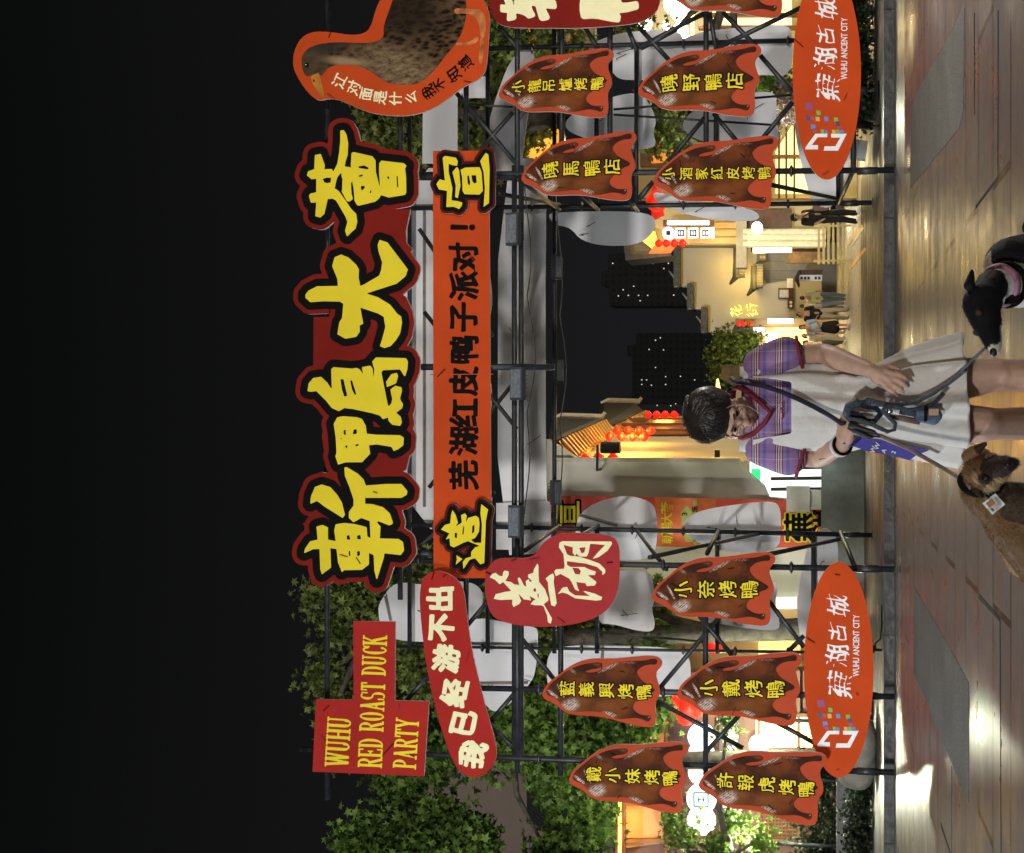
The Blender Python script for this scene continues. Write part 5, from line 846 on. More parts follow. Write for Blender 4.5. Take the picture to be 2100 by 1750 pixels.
plate([zs([(1205, 335), (1205, 495), (1525, 490), (1525, 320)])], YS2 - .15, .1, 'lit_window', emis('warm_window_glow', (1, .76, .25), 3.5, var=.25, scale=1), t); MB().ell(P(*zs([(1225, 475)])[0], YS2 - .4), (.22, .15, .22)).build('window_lamp', M_HOT, t, True)
plate([zs([(1000, 60), (1000, 1100), (1110, 1100), (1110, 60)])], YS2 - .4, .2, 'fascia_board', mat('dark_brown_fascia', (.075, .045, .038), .5, var=.15), t)
plate(letters([('刮', *zs([(1072, 870)])[0], 40, 0), ('彩', *zs([(1065, 525)])[0], 34, 0), ('票', *zs([(1065, 425)])[0], 34, 0)], .03), YS2 - .43, .04, 'fascia_lettering', mat('dull_white_letter', (.5, .48, .47), .6), t)
lat = MB()
for k in range(11): lat.tube(P(*zs([(1235 + k * 20, 830)])[0], YS2 - .1), P(*zs([(1235 + k * 20, 1000)])[0], YS2 - .1), .022, n=4)
for k in range(9): lat.tube(P(*zs([(1235, 832 + k * 21)])[0], YS2 - .1), P(*zs([(1435, 832 + k * 21)])[0], YS2 - .1), .022, n=4)
lat.build('window_lattice', M_WOOD, t); plate([zs([(1238, 835), (1238, 1000), (1430, 1000), (1430, 835)])], YS2 - .06, .04, 'window_glass', mat('dim_window_glass', (.10, .09, .08), .15, var=.3), t)
a, b = P(*zs([(400, 100)])[0], YS2 - 1.5), P(*zs([(400, 1250)])[0], YS2 - 1.5); MB().prism([a, b, b + Vector((0, 5, 2.6)), a + Vector((0, 5, 2.6))], (0, 0, .15)).build('roof', M_TILE, t)
m = MB()
for k in range(44): c = a.lerp(b, (k + .5) / 44); m.tube(c + Vector((0, -.05, .15)), c + Vector((0, 4.9, 2.75)), .08, n=6)
m.build('tile_ribs', M_TILE, t)
MB().prism([a + Vector((0, .1, -.04)), b + Vector((0, .1, -.04)), b + Vector((0, 1.4, -.02)), a + Vector((0, 1.4, -.02))], (0, 0, -.06)).build('eave_boarding', M_WOOD, t); MB().tube(a + Vector((0, .15, -.13)), b + Vector((0, .15, -.13)), .035).build('eave_light_strip', emis('amber_strip', (1, .62, .1), 5), t)
for y in (420, 700, 980): lamp('eave_light', P(*zs([(450, y)])[0], YS2 - .8), 55, (1, .55, .14), t, .2)
for k, (y, r_, cc) in enumerate(((430, .68, ''), (530, .66, ''), (630, .66, ''), (780, .74, ''), (905, .72, ''))):
    p = P(*zs([(900, y)])[0], YS2 - 1.1); t = thing('round_lightbox', p, f'{["rightmost", "second from right", "middle", "second from left", "leftmost"][k]} glaring white round lightbox over the timber shop', 'lightbox', 'round white lightboxes'); q = R(90); M = Matrix.Rotation(q, 3, 'X')
    MB().lathe(p, [(.40 * r_, -.1), (.43 * r_, -.06), (.43 * r_, .06), (.40 * r_, .1)], 32, M=M).build('drum', M_COOL, t)
    for d_ in ((-.15, 0, .04, .3), (.15, 0, .04, .3), (0, .15, .3, .04), (0, -.15, .3, .04), (0, .06, .16, .035), (0, -.06, .16, .035), (0, 0, .035, .16)): MB().box(p + Vector((d_[0], -.11, d_[1])), (d_[2], .02, d_[3])).build('character_bar', M_GRN, t) if k == 3 else None
    MB().tube(p + Vector((0, .1, 0)), p + Vector((0, .9, .1)), .03).build('bracket', M_SIGNK, t)
# red lanterns and hedges at the left shop, planters
lantern(zs([(700, 280)])[0], 32.5, 1.0, 'upper red lantern hanging near the round lightboxes', 'lanterns of the timber shop'); lantern(zs([(735, 255)])[0], 32.3, .95, 'red lantern half behind the black brace, above the lightboxes', 'lanterns of the timber shop')
p = P(*zs([(815, 285)])[0], 32.4); lantern(zs([(815, 285)])[0], 32.4, 1.25, 'large red lantern beside the four character duck sign', 'lanterns of the timber shop')
def leaf_mesh(name, blobs, n, size, mt, parent, Yc=None, droop=.5, seed=1, inner=.55):
    """blobs: (centre, radii, weight); leaves sit in small clumps spread through the crown"""
    rnd = random.Random(seed); o = org(parent); V_, F_ = [], []; tw = sum(b[2] for b in blobs)
    shape = [(0, 0), (.14, .12), (.5, .06), (.3, .32), (.58, .68), (.2, .58), (0, 1.05), (-.2, .58), (-.58, .68), (-.3, .32), (-.5, .06), (-.14, .12)]
    for c, rad, w in blobs:
        nc = max(3, int(n * w / tw / 16))
        for _ in range(nc):
            u = rnd.gauss(0, 1), rnd.gauss(0, 1), rnd.gauss(0, 1); l = math.sqrt(sum(x * x for x in u)); r_ = (inner + (1 - inner) * rnd.random()) * (1 + .2 * rnd.gauss(0, 1))
            cc = Vector(c) + Vector((u[0] / l * rad[0] * r_, u[1] / l * rad[1] * r_, u[2] / l * rad[2] * r_)); cr = size * rnd.uniform(.7, 1.9)
            for _ in range(16):
                p = cc + Vector((rnd.gauss(0, cr), rnd.gauss(0, cr), rnd.gauss(0, cr * .7))); s = size * rnd.uniform(.6, 1.25)
                d = (Vector((rnd.gauss(0, 1), rnd.gauss(0, 1), rnd.gauss(-droop, .6)))).normalized(); sd_ = d.cross(Vector((rnd.gauss(0, 1), rnd.gauss(0, 1), rnd.gauss(0, 1)))).normalized(); nn = d.cross(sd_)
                b0 = len(V_)
                for x, y in shape: V_.append(p - o + sd_ * (x * s * .9) + d * (y * s) + nn * (.16 * s * abs(x) * 2 - .1 * s * y * y))
                F_.append(tuple(range(b0, b0 + 12)))
    me = bpy.data.meshes.new(name); me.from_pydata([tuple(v) for v in V_], [], F_); return link(name, me, mt, parent)
def leaf_mat(name, c0, c1):
    m = bpy.data.materials.new(name); m.use_nodes = True; nt = m.node_tree; b = nt.nodes['Principled BSDF']; g = nd(nt, 'NewGeometry'); r = nd(nt, 'ValToRGB'); r.color_ramp.elements[0].color = rgba(c0); r.color_ramp.elements[1].color = rgba(c1); nt.links.new(g.outputs['Random Per Island'], r.inputs[0])
    t = nd(nt, 'TexCoord'); n = nd(nt, 'TexNoise'); n.inputs['Scale'].default_value = .8; n.inputs['Detail'].default_value = 3; nt.links.new(t.outputs['Object'], n.inputs['Vector']); vm = nd(nt, 'VectorMath', operation='SCALE'); nt.links.new(r.outputs[0], vm.inputs[0]); nt.links.new(mathn(nt, 'MULTIPLY_ADD', n.outputs[0], 2.9, -.4), vm.inputs['Scale'])
    nt.links.new(vm.outputs[0], b.inputs['Base Color']); b.inputs['Roughness'].default_value = .5; b.inputs['Specular IOR Level'].default_value = .3
    tr = nd(nt, 'BsdfTranslucent'); nt.links.new(vm.outputs[0], tr.inputs[0]); mx = nd(nt, 'MixShader'); mx.inputs[0].default_value = .3; nt.links.new(b.outputs[0], mx.inputs[1]); nt.links.new(tr.outputs[0], mx.inputs[2]); nt.links.new(mx.outputs[0], nt.nodes['Material Output'].inputs[0]); return m
M_LEAF = leaf_mat('maple_leaf', (.09, .125, .03), (.27, .32, .09)); M_LEAF2 = leaf_mat('lit_maple_leaf', (.09, .16, .03), (.20, .31, .06)); M_LEAF3 = leaf_mat('dark_hedge_leaf', (.010, .018, .008), (.03, .045, .018)); M_BARK = mat('tree_bark', (.10, .085, .065), .85, var=.4, scale=7, bump=.5)
def tree(lab, Y, trunk, blobs, n, size, mt, seed, limbs=()):
    g = Vector((P(*trunk[0], Y).x, Y, ZP)); t = thing('tree', g, lab, 'tree', 'trees around the gateway'); pts = [g] + [P(*a, Y) for a in trunk]
    m = MB(); m.path(pts, [.26 - .17 * k / len(pts) for k in range(len(pts))], 10)
    rnd = random.Random(seed); cs = [(P(a, b, Y + (dy or 0)), r_ * Y / FPX) for a, b, r_, dy in blobs]
    for c, r_ in cs:
        s = min(pts[1:], key=lambda p: (p - c).length); mid = s.lerp(c, .5) + Vector((rnd.uniform(-.3, .3), rnd.uniform(-.3, .3), .2)); m.path([s, mid, c], [.09, .06, .025], 7)
    for l in limbs: m.path([P(*a, Y) for a in l], [.1 - .06 * k / len(l) for k in range(len(l))], 8)
    m.build('trunk', M_BARK, t, True)
    leaf_mesh('crown', [(c, (r_, r_ * 1.1, r_), r_ * r_) for c, r_ in cs], n, size, mt, t, seed=seed)
tree('tall tree behind the upper left signs, crown reaching the night sky', 31.5, [(1650, 1290), (1400, 1300), (1150, 1310), (900, 1330), (750, 1320)], [(650, 1225, 30, 0), (715, 1270, 52, .4), (672, 1310, 24, 0), (658, 1385, 28, -.3), (735, 1390, 54, .5), (680, 1455, 26, 0), (740, 1470, 60, .4), (705, 1520, 34, -.2), (800, 1250, 55, .5), (830, 1340, 60, 0), (840, 1440, 60, .5), (920, 1390, 60, 0), (950, 1480, 55, .6), (1000, 1300, 60, .4), (1080, 1340, 60, 0), (1060, 1460, 65, 0), (1150, 1270, 55, .4), (1250, 1280, 50, .5), (1330, 1250, 45, .6), (880, 1200, 45, 1), (780, 1180, 40, 1)], 19000, .165, M_LEAF, 11, limbs=[[(1400, 1240), (1300, 1235), (1180, 1220), (1050, 1215)], [(1500, 1300), (1380, 1270), (1250, 1235)]])
tree('broad tree at the far left in front of the timber shop', 31, [(1700, 1560), (1450, 1560), (1250, 1560), (1050, 1545)], [(830, 1560, 45, 0), (800, 1600, 35, .3), (895, 1545, 44, 0), (1000, 1520, 46, 0), (1090, 1500, 65, -.2), (1120, 1555, 48, 0), (1180, 1480, 60, 0), (1170, 1600, 55, -.3), (1200, 1680, 50, 0), (1160, 1690, 38, 0), (1175, 1735, 36, 0), (1120, 1745, 22, 0), (1240, 1560, 40, 0), (1290, 1500, 45, 0), (1230, 1430, 45, .4), (1330, 1450, 38, 0), (1300, 1390, 40, .5), (1330, 1345, 34, .5)], 15000, .175, M_LEAF2, 12)
for k_, (a_, b_, pw_) in enumerate(((1690, 1600, 520), (1690, 1480, 300), (1690, 1735, 360), (1690, 250, 200))):
    p = Vector((P(a_, b_, 30.9).x, 30.9, ZP)); t = thing('tree_uplight', p, ('ground uplight in the planting under the broad tree', 'ground uplight near the left scaffold foot, in the planting', 'ground uplight at the far left corner of the planting', 'ground uplight in the right flower bed')[k_], 'spotlight'); MB().tube(p, p + Vector((0, 0, 1.85)), .04).build('post', M_TUBE, t, True); MB().tube(p + Vector((0, 0, 1.85)), p + Vector((0, 0, 2.0)), .07).build('housing', M_TUBE, t, True); lamp('uplight', p + Vector((0, 0, 2.2)), pw_, (.95, 1, .72), t, .05)
tree('small tree at the bottom left corner with leaves against the sky', 30, [(1650, 1790), (1300, 1780), (950, 1770)], [(700, 1720, 14, 0), (745, 1738, 28, 0), (770, 1680, 10, 0), (800, 1745, 40, 0), (870, 1760, 55, 0), (880, 1700, 40, .3), (955, 1712, 34, 0), (985, 1745, 30, 0)], 6000, .175, M_LEAF2, 13)
tree('slim potted tree hanging over the round lightboxes', 30.6, [(1650, 1800), (1500, 1770)], [(1470, 1740, 20, 0), (1405, 1720, 18, 0), (1375, 1690, 16, 0), (1510, 1690, 18, 0), (1555, 1720, 20, 0), (1515, 1590, 12, -.2), (1492, 1480, 14, -.2)], 1500, .12, M_LEAF2, 14)
tree('tree behind the live duck sign, leaves beside the title', 31.5, [(1640, 230), (1350, 260), (1150, 250), (900, 230)], [(760, 245, 26, 0), (800, 255, 34, 0), (850, 275, 34, 0), (770, 295, 20, 0), (960, 260, 40, .4), (1000, 200, 40, .4), (1020, 60, 36, .5), (1030, 120, 40, .3), (1060, 20, 36, 0), (1100, 240, 30, .4), (1120, 90, 30, .4), (1180, 110, 26, .4), (1040, 290, 34, .4), (920, 200, 34, .6), (1350, 250, 30, .3), (1370, 270, 28, 0), (1290, 60, 20, .3)], 9500, .165, M_LEAF, 15, limbs=[[(1500, 300), (1430, 300), (1380, 270), (1330, 240)]])
tree('small tree with warm lit leaves at the right shops', 33, [(1660, -60), (1500, -40)], [(1365, 85, 14, 0), (1430, 250, 24, 0), (1420, 330, 22, 0), (1400, 290, 26, 0), (1560, 205, 24, .2)], 3000, .12, M_LEAF2, 16)
g = Vector((P(1650, 735, 60).x, 58, ZP)); t = thing('street_tree', g, 'small leafy tree growing in the planter beside the far shops', 'tree'); MB().path([g, P(1600, 735, 58), P(1520, 735, 58)], [.2, .16, .1]).build('trunk', M_BARK, t, True)
leaf_mesh('crown', [(P(a, b, 58), (r_ * 58 / FPX,) * 3, r_) for a, b, r_ in ((1500, 745, 18), (1475, 735, 15), (1478, 762, 15), (1510, 712, 17), (1540, 700, 12), (1485, 700, 11), (1520, 765, 12))], 4200, .16, leaf_mat('street_tree_leaf', (.06, .10, .02), (.16, .22, .06)), t, seed=21); lamp('tree_uplight', P(1590, 720, 56), 260, (1, .85, .45), t, .3)
# hedge and planter, left
t = thing('planter_wall', (P(1726, 1660, 30).x, 30, ZP), 'grey stone ledge wall in front of the left hedge', 'wall'); M_LEDGE = mat('grey_ledge_stone', (.15, .145, .14), .8, var=.25, scale=2, bump=.2)
x0, x1 = P(1726, 1800, 30).x, P(1726, 1420, 30).x
MB().box(((x0 + x1) / 2, 30, .62), (x1 - x0, .5, .3)).build('slab', M_LEDGE, t); MB().box(((x0 + x1) / 2, 30.1, .3), (x1 - x0 - .1, .3, .36)).build('base', M_LEDGE, t)
def hedge(lab, px0, px1, Y, z0, z1, n, seed, mt=None):
    x0, x1 = P(1700, px0, Y).x, P(1700, px1, Y).x; a, b = min(x0, x1), max(x0, x1); t = thing('hedge', ((a + b) / 2, Y, z0), lab, 'hedge', 'clipped hedges beside the gateway'); k = max(2, int((b - a) / .5)); bl = [(Vector((a + (b - a) * (i + .5) / k, Y + random.uniform(-.2, .2), (z0 + z1) / 2)), (.4, .45, (z1 - z0) / 2 * random.uniform(.85, 1.1)), 1) for i in range(k)]
    [MB().tube((c.x, c.y, z0), (c.x + .05, c.y, z1 - .1), .03).build('stem', M_BARK, t) for c, _, _ in bl]; leaf_mesh('foliage', bl, n, .085, mt or M_LEAF3, t, seed=seed, droop=.1, inner=.3)
hedge('dark clipped hedge below the tilted roast duck sign', 1800, 1545, 31.5, .3, 1.75, 6500, 31); hedge('low dark planting in front of the grey ledge wall', 1800, 1440, 28.3, .15, .62, 4200, 32); hedge('dark planting with flowers at the right oval sign', 245, -60, 27.6, .15, .75, 5000, 33)
M_PETAL = leaf_mat('pink_white_petal', (.5, .34, .34), (.7, .55, .55)); M_ZPET = M_PETAL
t = thing('flower_shrub', (P(1600, 300, 30).x, 30, ZP), 'pale pink blossoms seen above the right oval sign', 'shrub', None); leaf_mesh('blossoms', [(P(*ZM(1700, 0, 2.1)([a])[0], 30), (.2, .2, .22), 1) for a in ((1290, 520), (1275, 640), (1310, 680), (1270, 730), (1300, 600))], 900, .06, M_PETAL, t, seed=34); leaf_mesh('foliage', [(P(*ZM(1700, 0, 2.1)([a])[0], 30.2), (.25, .25, .25), 1) for a in ((1180, 500), (1230, 530), (1280, 560))], 900, .09, M_LEAF2, t, seed=35); MB().tube((P(1600, 210, 30).x, 30.1, ZP), P(1580, 210, 30.1), .05).build('stem', M_BARK, t)
# boulders
M_ROCK = mat('pale_boulder', (.26, .24, .20), .85, var=.3, scale=3, bump=.5)
for k, (a, w_, h_, lab) in enumerate(((zs([(1850, 470)])[0], .55, .5, 'tall pale boulder behind the end of the left oval sign'), (zs([(1870, 600)])[0], .5, .42, 'low pale boulder left of the oval sign in the planting'), (zs([(1840, 560)])[0], .4, .55, 'middle pale boulder by the scaffold foot'))):
    p = Vector((P(*a, 26.5).x, 26.5 + .2 * k, ZP)); t_ = MB().ell(p + Vector((0, 0, h_ * .7)), (w_, .4, h_ * .75), n=20); rs = random.Random(k)
    t_.v = [p + (v - p) * (1 + .22 * noise.noise(v * 2.2 + Vector((k * 5, 0, 0)))) for v in t_.v]; o = t_.build('boulder', M_ROCK, None, True); o.data.transform(Matrix.Translation(-p)); o.location = p; tag(o, lab, 'boulder', 'boulders in the left planting')
# small ground lamps with cables in front of the ovals
for a, lab in ((ZM(2500, 1700, 2.134)([(245, 470)])[0], 'small black ground spotlight on a cable before the left oval sign'), (ZM(2500, 0, 2.5)([(205, 670)])[0], 'black looped cable spike before the right oval sign'), (ZM(2500, 0, 2.5)([(240, 930)])[0], 'small black ground spotlight at the right flower bed')):
    p = G(*a, ZP); p.y = max(24, min(p.y, 27)); p = Vector((P(*a, p.y).x, p.y, ZP)); t = thing('ground_spotlight', p, lab, 'spotlight', 'small spotlights at the oval signs'); MB().tube(p + Vector((0, 0, .12)), p + Vector((.05, .1, .32)), .07, n=12).build('head', M_TUBE, t); MB().tube(p, p + Vector((0, 0, .16)), .02).build('spike', M_TUBE, t)
    MB().path([p + Vector((0, -.02, .14)), p + Vector((.12, -.1, .1)), p + Vector((.2, -.2, .03)), p + Vector((.45, -.25, .015)), p + Vector((.7, -.12, .015))], .012, 6).build('cable', M_TUBE, t, True)
# ------------------------------------------------------------------ far left and right houses
t = thing('plain_house', P(1100, 1680, 44), 'plain brown plastered house wall behind the left trees', 'building'); plate([[(880, 1590), (860, 1800), (1700, 1800), (1700, 1450), (1130, 1450), (1050, 1560)]], 44, .5, 'wall', mat('brown_grey_plaster', (.20, .155, .125), .9, var=.12, scale=.5), t); plate([[(1060, 1480), (1180, 1800), (1215, 1800), (1215, 1460)]], 43.5, 1, 'roof', M_TILE, t)
t = thing('cream_house', P(1500, 1250, 38), 'cream house wall behind the left tower with warm lit door', 'building'); plate([[(1130, 1040), (1130, 1400), (1770, 1400), (1770, 1040)]], 38, .5, 'wall', mat('cream_plaster', (.44, .37, .23), .9, var=.15, scale=.5), t)
plate([C7_ for C7_ in [ZM(1700, 1500, 1.944)([(1150, 500), (1150, 580), (1270, 580), (1270, 500)])]], 37.8, .1, 'lit_notice', emis('lit_notice', (1, .85, .6), 1.5), t); plate([ZM(1700, 1500, 1.944)([(1050, 720), (1050, 860), (1290, 860), (1290, 720)])], 37.8, .1, 'lit_doorway', emis('lit_doorway', (1, .7, .25), 1.2, var=.4), t); plate([ZM(1700, 1500, 1.944)([(1140, 410), (1140, 490), (1310, 490), (1310, 410)])], 37.8, .1, 'bamboo_panel', M_WOOD, t)
lamp('door_light', P(1520, 1290, 36.5), 130, (1, .72, .35), t, .3)
for k, a in enumerate(((770, 760), (940, 680), (790, 790))): lantern(ZM(1700, 1500, 1.944)([a])[0], 37, .9, ['red lantern on the cream house wall, nearest the trunk', 'red lantern over the cream house door', 'lower red lantern on the cream house wall'][k], 'lanterns of the cream house')
zr4 = ZM(1700, 0, 2.1)
t = thing('lit_arcade', P(1700, 150, 40), 'bright yellow lit shop arcade behind the right tower', 'building'); M_ARC = mat('arcade_plaster', (.5, .42, .24), .8, var=.2, scale=.6)
plate([zr4([(380, -200), (380, 1230), (1840, 1230), (1840, -200)])], 40, .5, 'wall', M_ARC, t)
plate([zr4([(850, -100), (850, 150), (1340, 150), (1340, -100)])], 39.7, .1, 'lit_window', emis('arcade_window', (1, .80, .36), 1.9, var=.5, scale=.8), t); plate([zr4([(1240, 940), (1240, 1200), (1480, 1200), (1480, 800), (1340, 780)])], 39.7, .1, 'lit_window', emis('arcade_window_right', (1, .78, .30), 1.5, var=.5, scale=.9), t)
for x in (1255, 1300, 1350, 1180): plate([zr4([(x, 780), (x, 1230), (x + 12, 1230), (x + 12, 780)])], 39.5, .12, 'window_rail', M_DWOOD, t)
for y in (80, 160, 960): plate([zr4([(760, y), (760, y + 16), (1780, y + 16), (1780, y)])], 39.4, .25, 'post', M_WOOD, t)
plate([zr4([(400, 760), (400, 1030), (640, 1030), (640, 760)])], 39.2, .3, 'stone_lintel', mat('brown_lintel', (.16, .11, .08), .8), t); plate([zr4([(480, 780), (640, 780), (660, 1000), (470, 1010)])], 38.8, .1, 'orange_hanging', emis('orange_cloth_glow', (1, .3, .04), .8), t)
lamp('arcade_light', P(*zr4([(1200, 250)])[0], 37.5), 160, (1, .78, .36), t, .3); lamp('arcade_light', P(*zr4([(1500, 1000)])[0], 37.5), 140, (1, .8, .4), t, .3)
t = thing('glaring_shop_lights', P(*zr4([(640, 60)])[0], 38.5), 'cluster of glaring white shop lights at the picture edge', 'light'); M_GLR = emis('glaring_white_lamp', (1, .97, .85), 16)
for a, r_ in (((600, 20), .28), (((640, 70)), .26), ((660, 130), .2), ((650, 190), .24), ((430, 150), .22), ((680, 250), .16), ((675, 300), .16), ((560, 160), .12), ((690, 30), .16)): MB().ell(P(*zr4([a])[0], 38.5), (r_, .1, r_ * .8), n=14).build('lamp_globe', M_GLR, t, True)
plate([zr4([(715, 0), (715, 260), (735, 260), (735, 0)])], 38.6, .1, 'lamp_rail', M_GLOW, t)
t = thing('carved_eave_house', P(1080, 150, 36), 'timber house with orange lit carved eaves behind the six character duck', 'building'); z3b = ZM(1150, 0, 2.4706)
plate([z3b([(700, -150), (820, 180), (900, 330), (1000, 330), (1215, 330), (1215, -150)])], 36, .3, 'lit_eave', mat('orange_eave_timber', (.62, .30, .06), .45, var=.25, scale=2), t); plate([z3b([(1010, 830), (1000, 1180), (1120, 1180), (1270, 1000), (1250, 840)])], 36, .3, 'lit_eave', mat('amber_eave_timber', (.66, .36, .07), .45, var=.3, scale=2), t)
for x0_, y0_ in ((935, 210), (1080, 880)):
    lt = MB()
    for k in range(4): lt.tube(P(*z3b([(x0_ + 18 * k, y0_)])[0], 35.9), P(*z3b([(x0_ + 18 * k, y0_ + 130)])[0], 35.9), .035, n=4)
    for k in range(7): lt.tube(P(*z3b([(x0_ + (k % 2) * 10, y0_ + 20 * k)])[0], 35.9), P(*z3b([(x0_ + 60 - (k % 3) * 8, y0_ + 20 * k)])[0], 35.9), .035, n=4)
    lt.build('lattice', M_DWOOD, t)
plate([z3b([(1215, -150), (1215, 500), (1500, 500), (1500, -150)])], 36.3, .3, 'plaster_wall', mat('grey_upper_plaster', (.3, .28, .24), .9), t)
lamp('eave_light', P(*z3b([(950, 200)])[0], 35), 90, (1, .6, .12), t, .3); lamp('eave_light', P(*z3b([(1080, 1000)])[0], 35), 80, (1, .62, .1), t, .3)
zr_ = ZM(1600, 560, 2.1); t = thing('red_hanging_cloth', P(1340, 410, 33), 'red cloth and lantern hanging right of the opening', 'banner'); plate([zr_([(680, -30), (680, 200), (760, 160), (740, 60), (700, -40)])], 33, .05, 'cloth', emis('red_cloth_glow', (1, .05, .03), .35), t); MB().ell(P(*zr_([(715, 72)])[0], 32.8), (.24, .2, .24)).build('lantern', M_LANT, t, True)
# white bin and stall at the right
p = Vector((P(1730, 225, 29).x, 29, ZP)); t = thing('display_box', p, 'pale printed display box beside the right flower bed', 'box'); q = ZM(2500, 0, 2.5)([(40, 1020), (160, 1045), (140, 1175), (20, 1150)]); plate([q], 29, .3, 'panel', mat('pale_blue_print', (.55, .6, .6), .5, var=.3, scale=2), t); MB().box(p + Vector((0, .2, .15)), (.5, .2, .3)).build('foot', M_LEDGE, t)
# unseen lamps added to light the woman, the boards and the walkers
for x, y, lab, pw, cl in ((5.5, 1.5, 'unseen warm fill lamp added on the right, beside the viewpoint', 200, (1, .74, .5)), (-5.0, 2.0, 'unseen cool lamp on the left, beside the viewpoint', 1000, (.86, .94, 1)), (-8.5, 12.5, 'unseen cool fill lamp added left of the plaza', 3100, (.9, .95, 1)), (8.5, 12.5, 'unseen warm fill lamp added right of the plaza', 2300, (1, .92, .82)), (7.6, 43, 'hidden fill lamp added in the street behind the right tower', 1500, (1, .88, .66))):
    h_ = 5 if y < 5 or y > 40 else 4.1; t = thing('unseen_lamp', (x, y, 0), lab, 'unseen lamp'); MB().path([(x, y, 0), (x, y, h_), (x - .3, y, h_ + .4)], [.09, .06, .04]).build('pole', M_TUBE, t, True); MB().ell((x - .4, y, h_ + .35), (.25, .2, .1)).build('lamp_head', M_GLOW, t, True); lamp('lamp_light', (x - .4, y, h_ + .1), pw, cl, t, .25)
# ------------------------------------------------------------------ people
def fur(body, n, ln, w, parent, mt, seed=1, flow=(0, .4, -.9)):
    """short coat: thousands of small hairs standing on the skin, each in the colour of the skin under it"""
    me = body.data; rnd = random.Random(seed); ar = np.array([p.area for p in me.polygons]); cum = np.cumsum(ar) / ar.sum(); col = me.color_attributes['Col'].data; V_, F_, Cc = [], [], []; fl = Vector(flow)
    for i in np.searchsorted(cum, [rnd.random() for _ in range(n)]):
        p = me.polygons[int(min(i, len(ar) - 1))]; vs = [me.vertices[k].co for k in p.vertices]; a, b, c = rnd.random(), rnd.random(), rnd.random(); s = a + b + c; o = (vs[0] * a + vs[1] * b + vs[2] * c) / s; d = (p.normal * .45 + (fl - p.normal * fl.dot(p.normal)) * .8 + Vector((rnd.gauss(0, .2), rnd.gauss(0, .2), rnd.gauss(0, .2)))).normalized(); sdv = d.cross(p.normal + Vector((.01, .02, 0))).normalized() * w; L_ = ln * rnd.uniform(.6, 1.3); k = len(V_)
        V_ += [o - sdv, o + sdv, o + d * L_]; F_.append((k, k + 1, k + 2)); q = rnd.uniform(.6, 1.4); cc = col[p.vertices[0]].color; Cc += [(cc[0] * q, cc[1] * q, cc[2] * q, 1)] * 3
    m = bpy.data.meshes.new('fur'); m.from_pydata([tuple(v) for v in V_], [], F_); at = m.color_attributes.new('Col', 'FLOAT_COLOR', 'POINT'); at.data.foreach_set('color', np.array(Cc).ravel()); o = link('fur', m, mt, parent); o['kind'] = 'stuff'; return o
M_SKIN = attr_mat('skin', .55, .16, 32, .12, spec=.35); M_HAIR = attr_mat('hair', .38, .4, 40, .25, spec=.5, stretch=(4, 4, .4)); M_CLO = attr_mat('cloth', .85, .12, 14, .25); M_FUR = attr_mat('short_fur', .7, .22, 70, .3, spec=.12)
SK, SK2 = (.42, .25, .17), (.38, .22, .15)
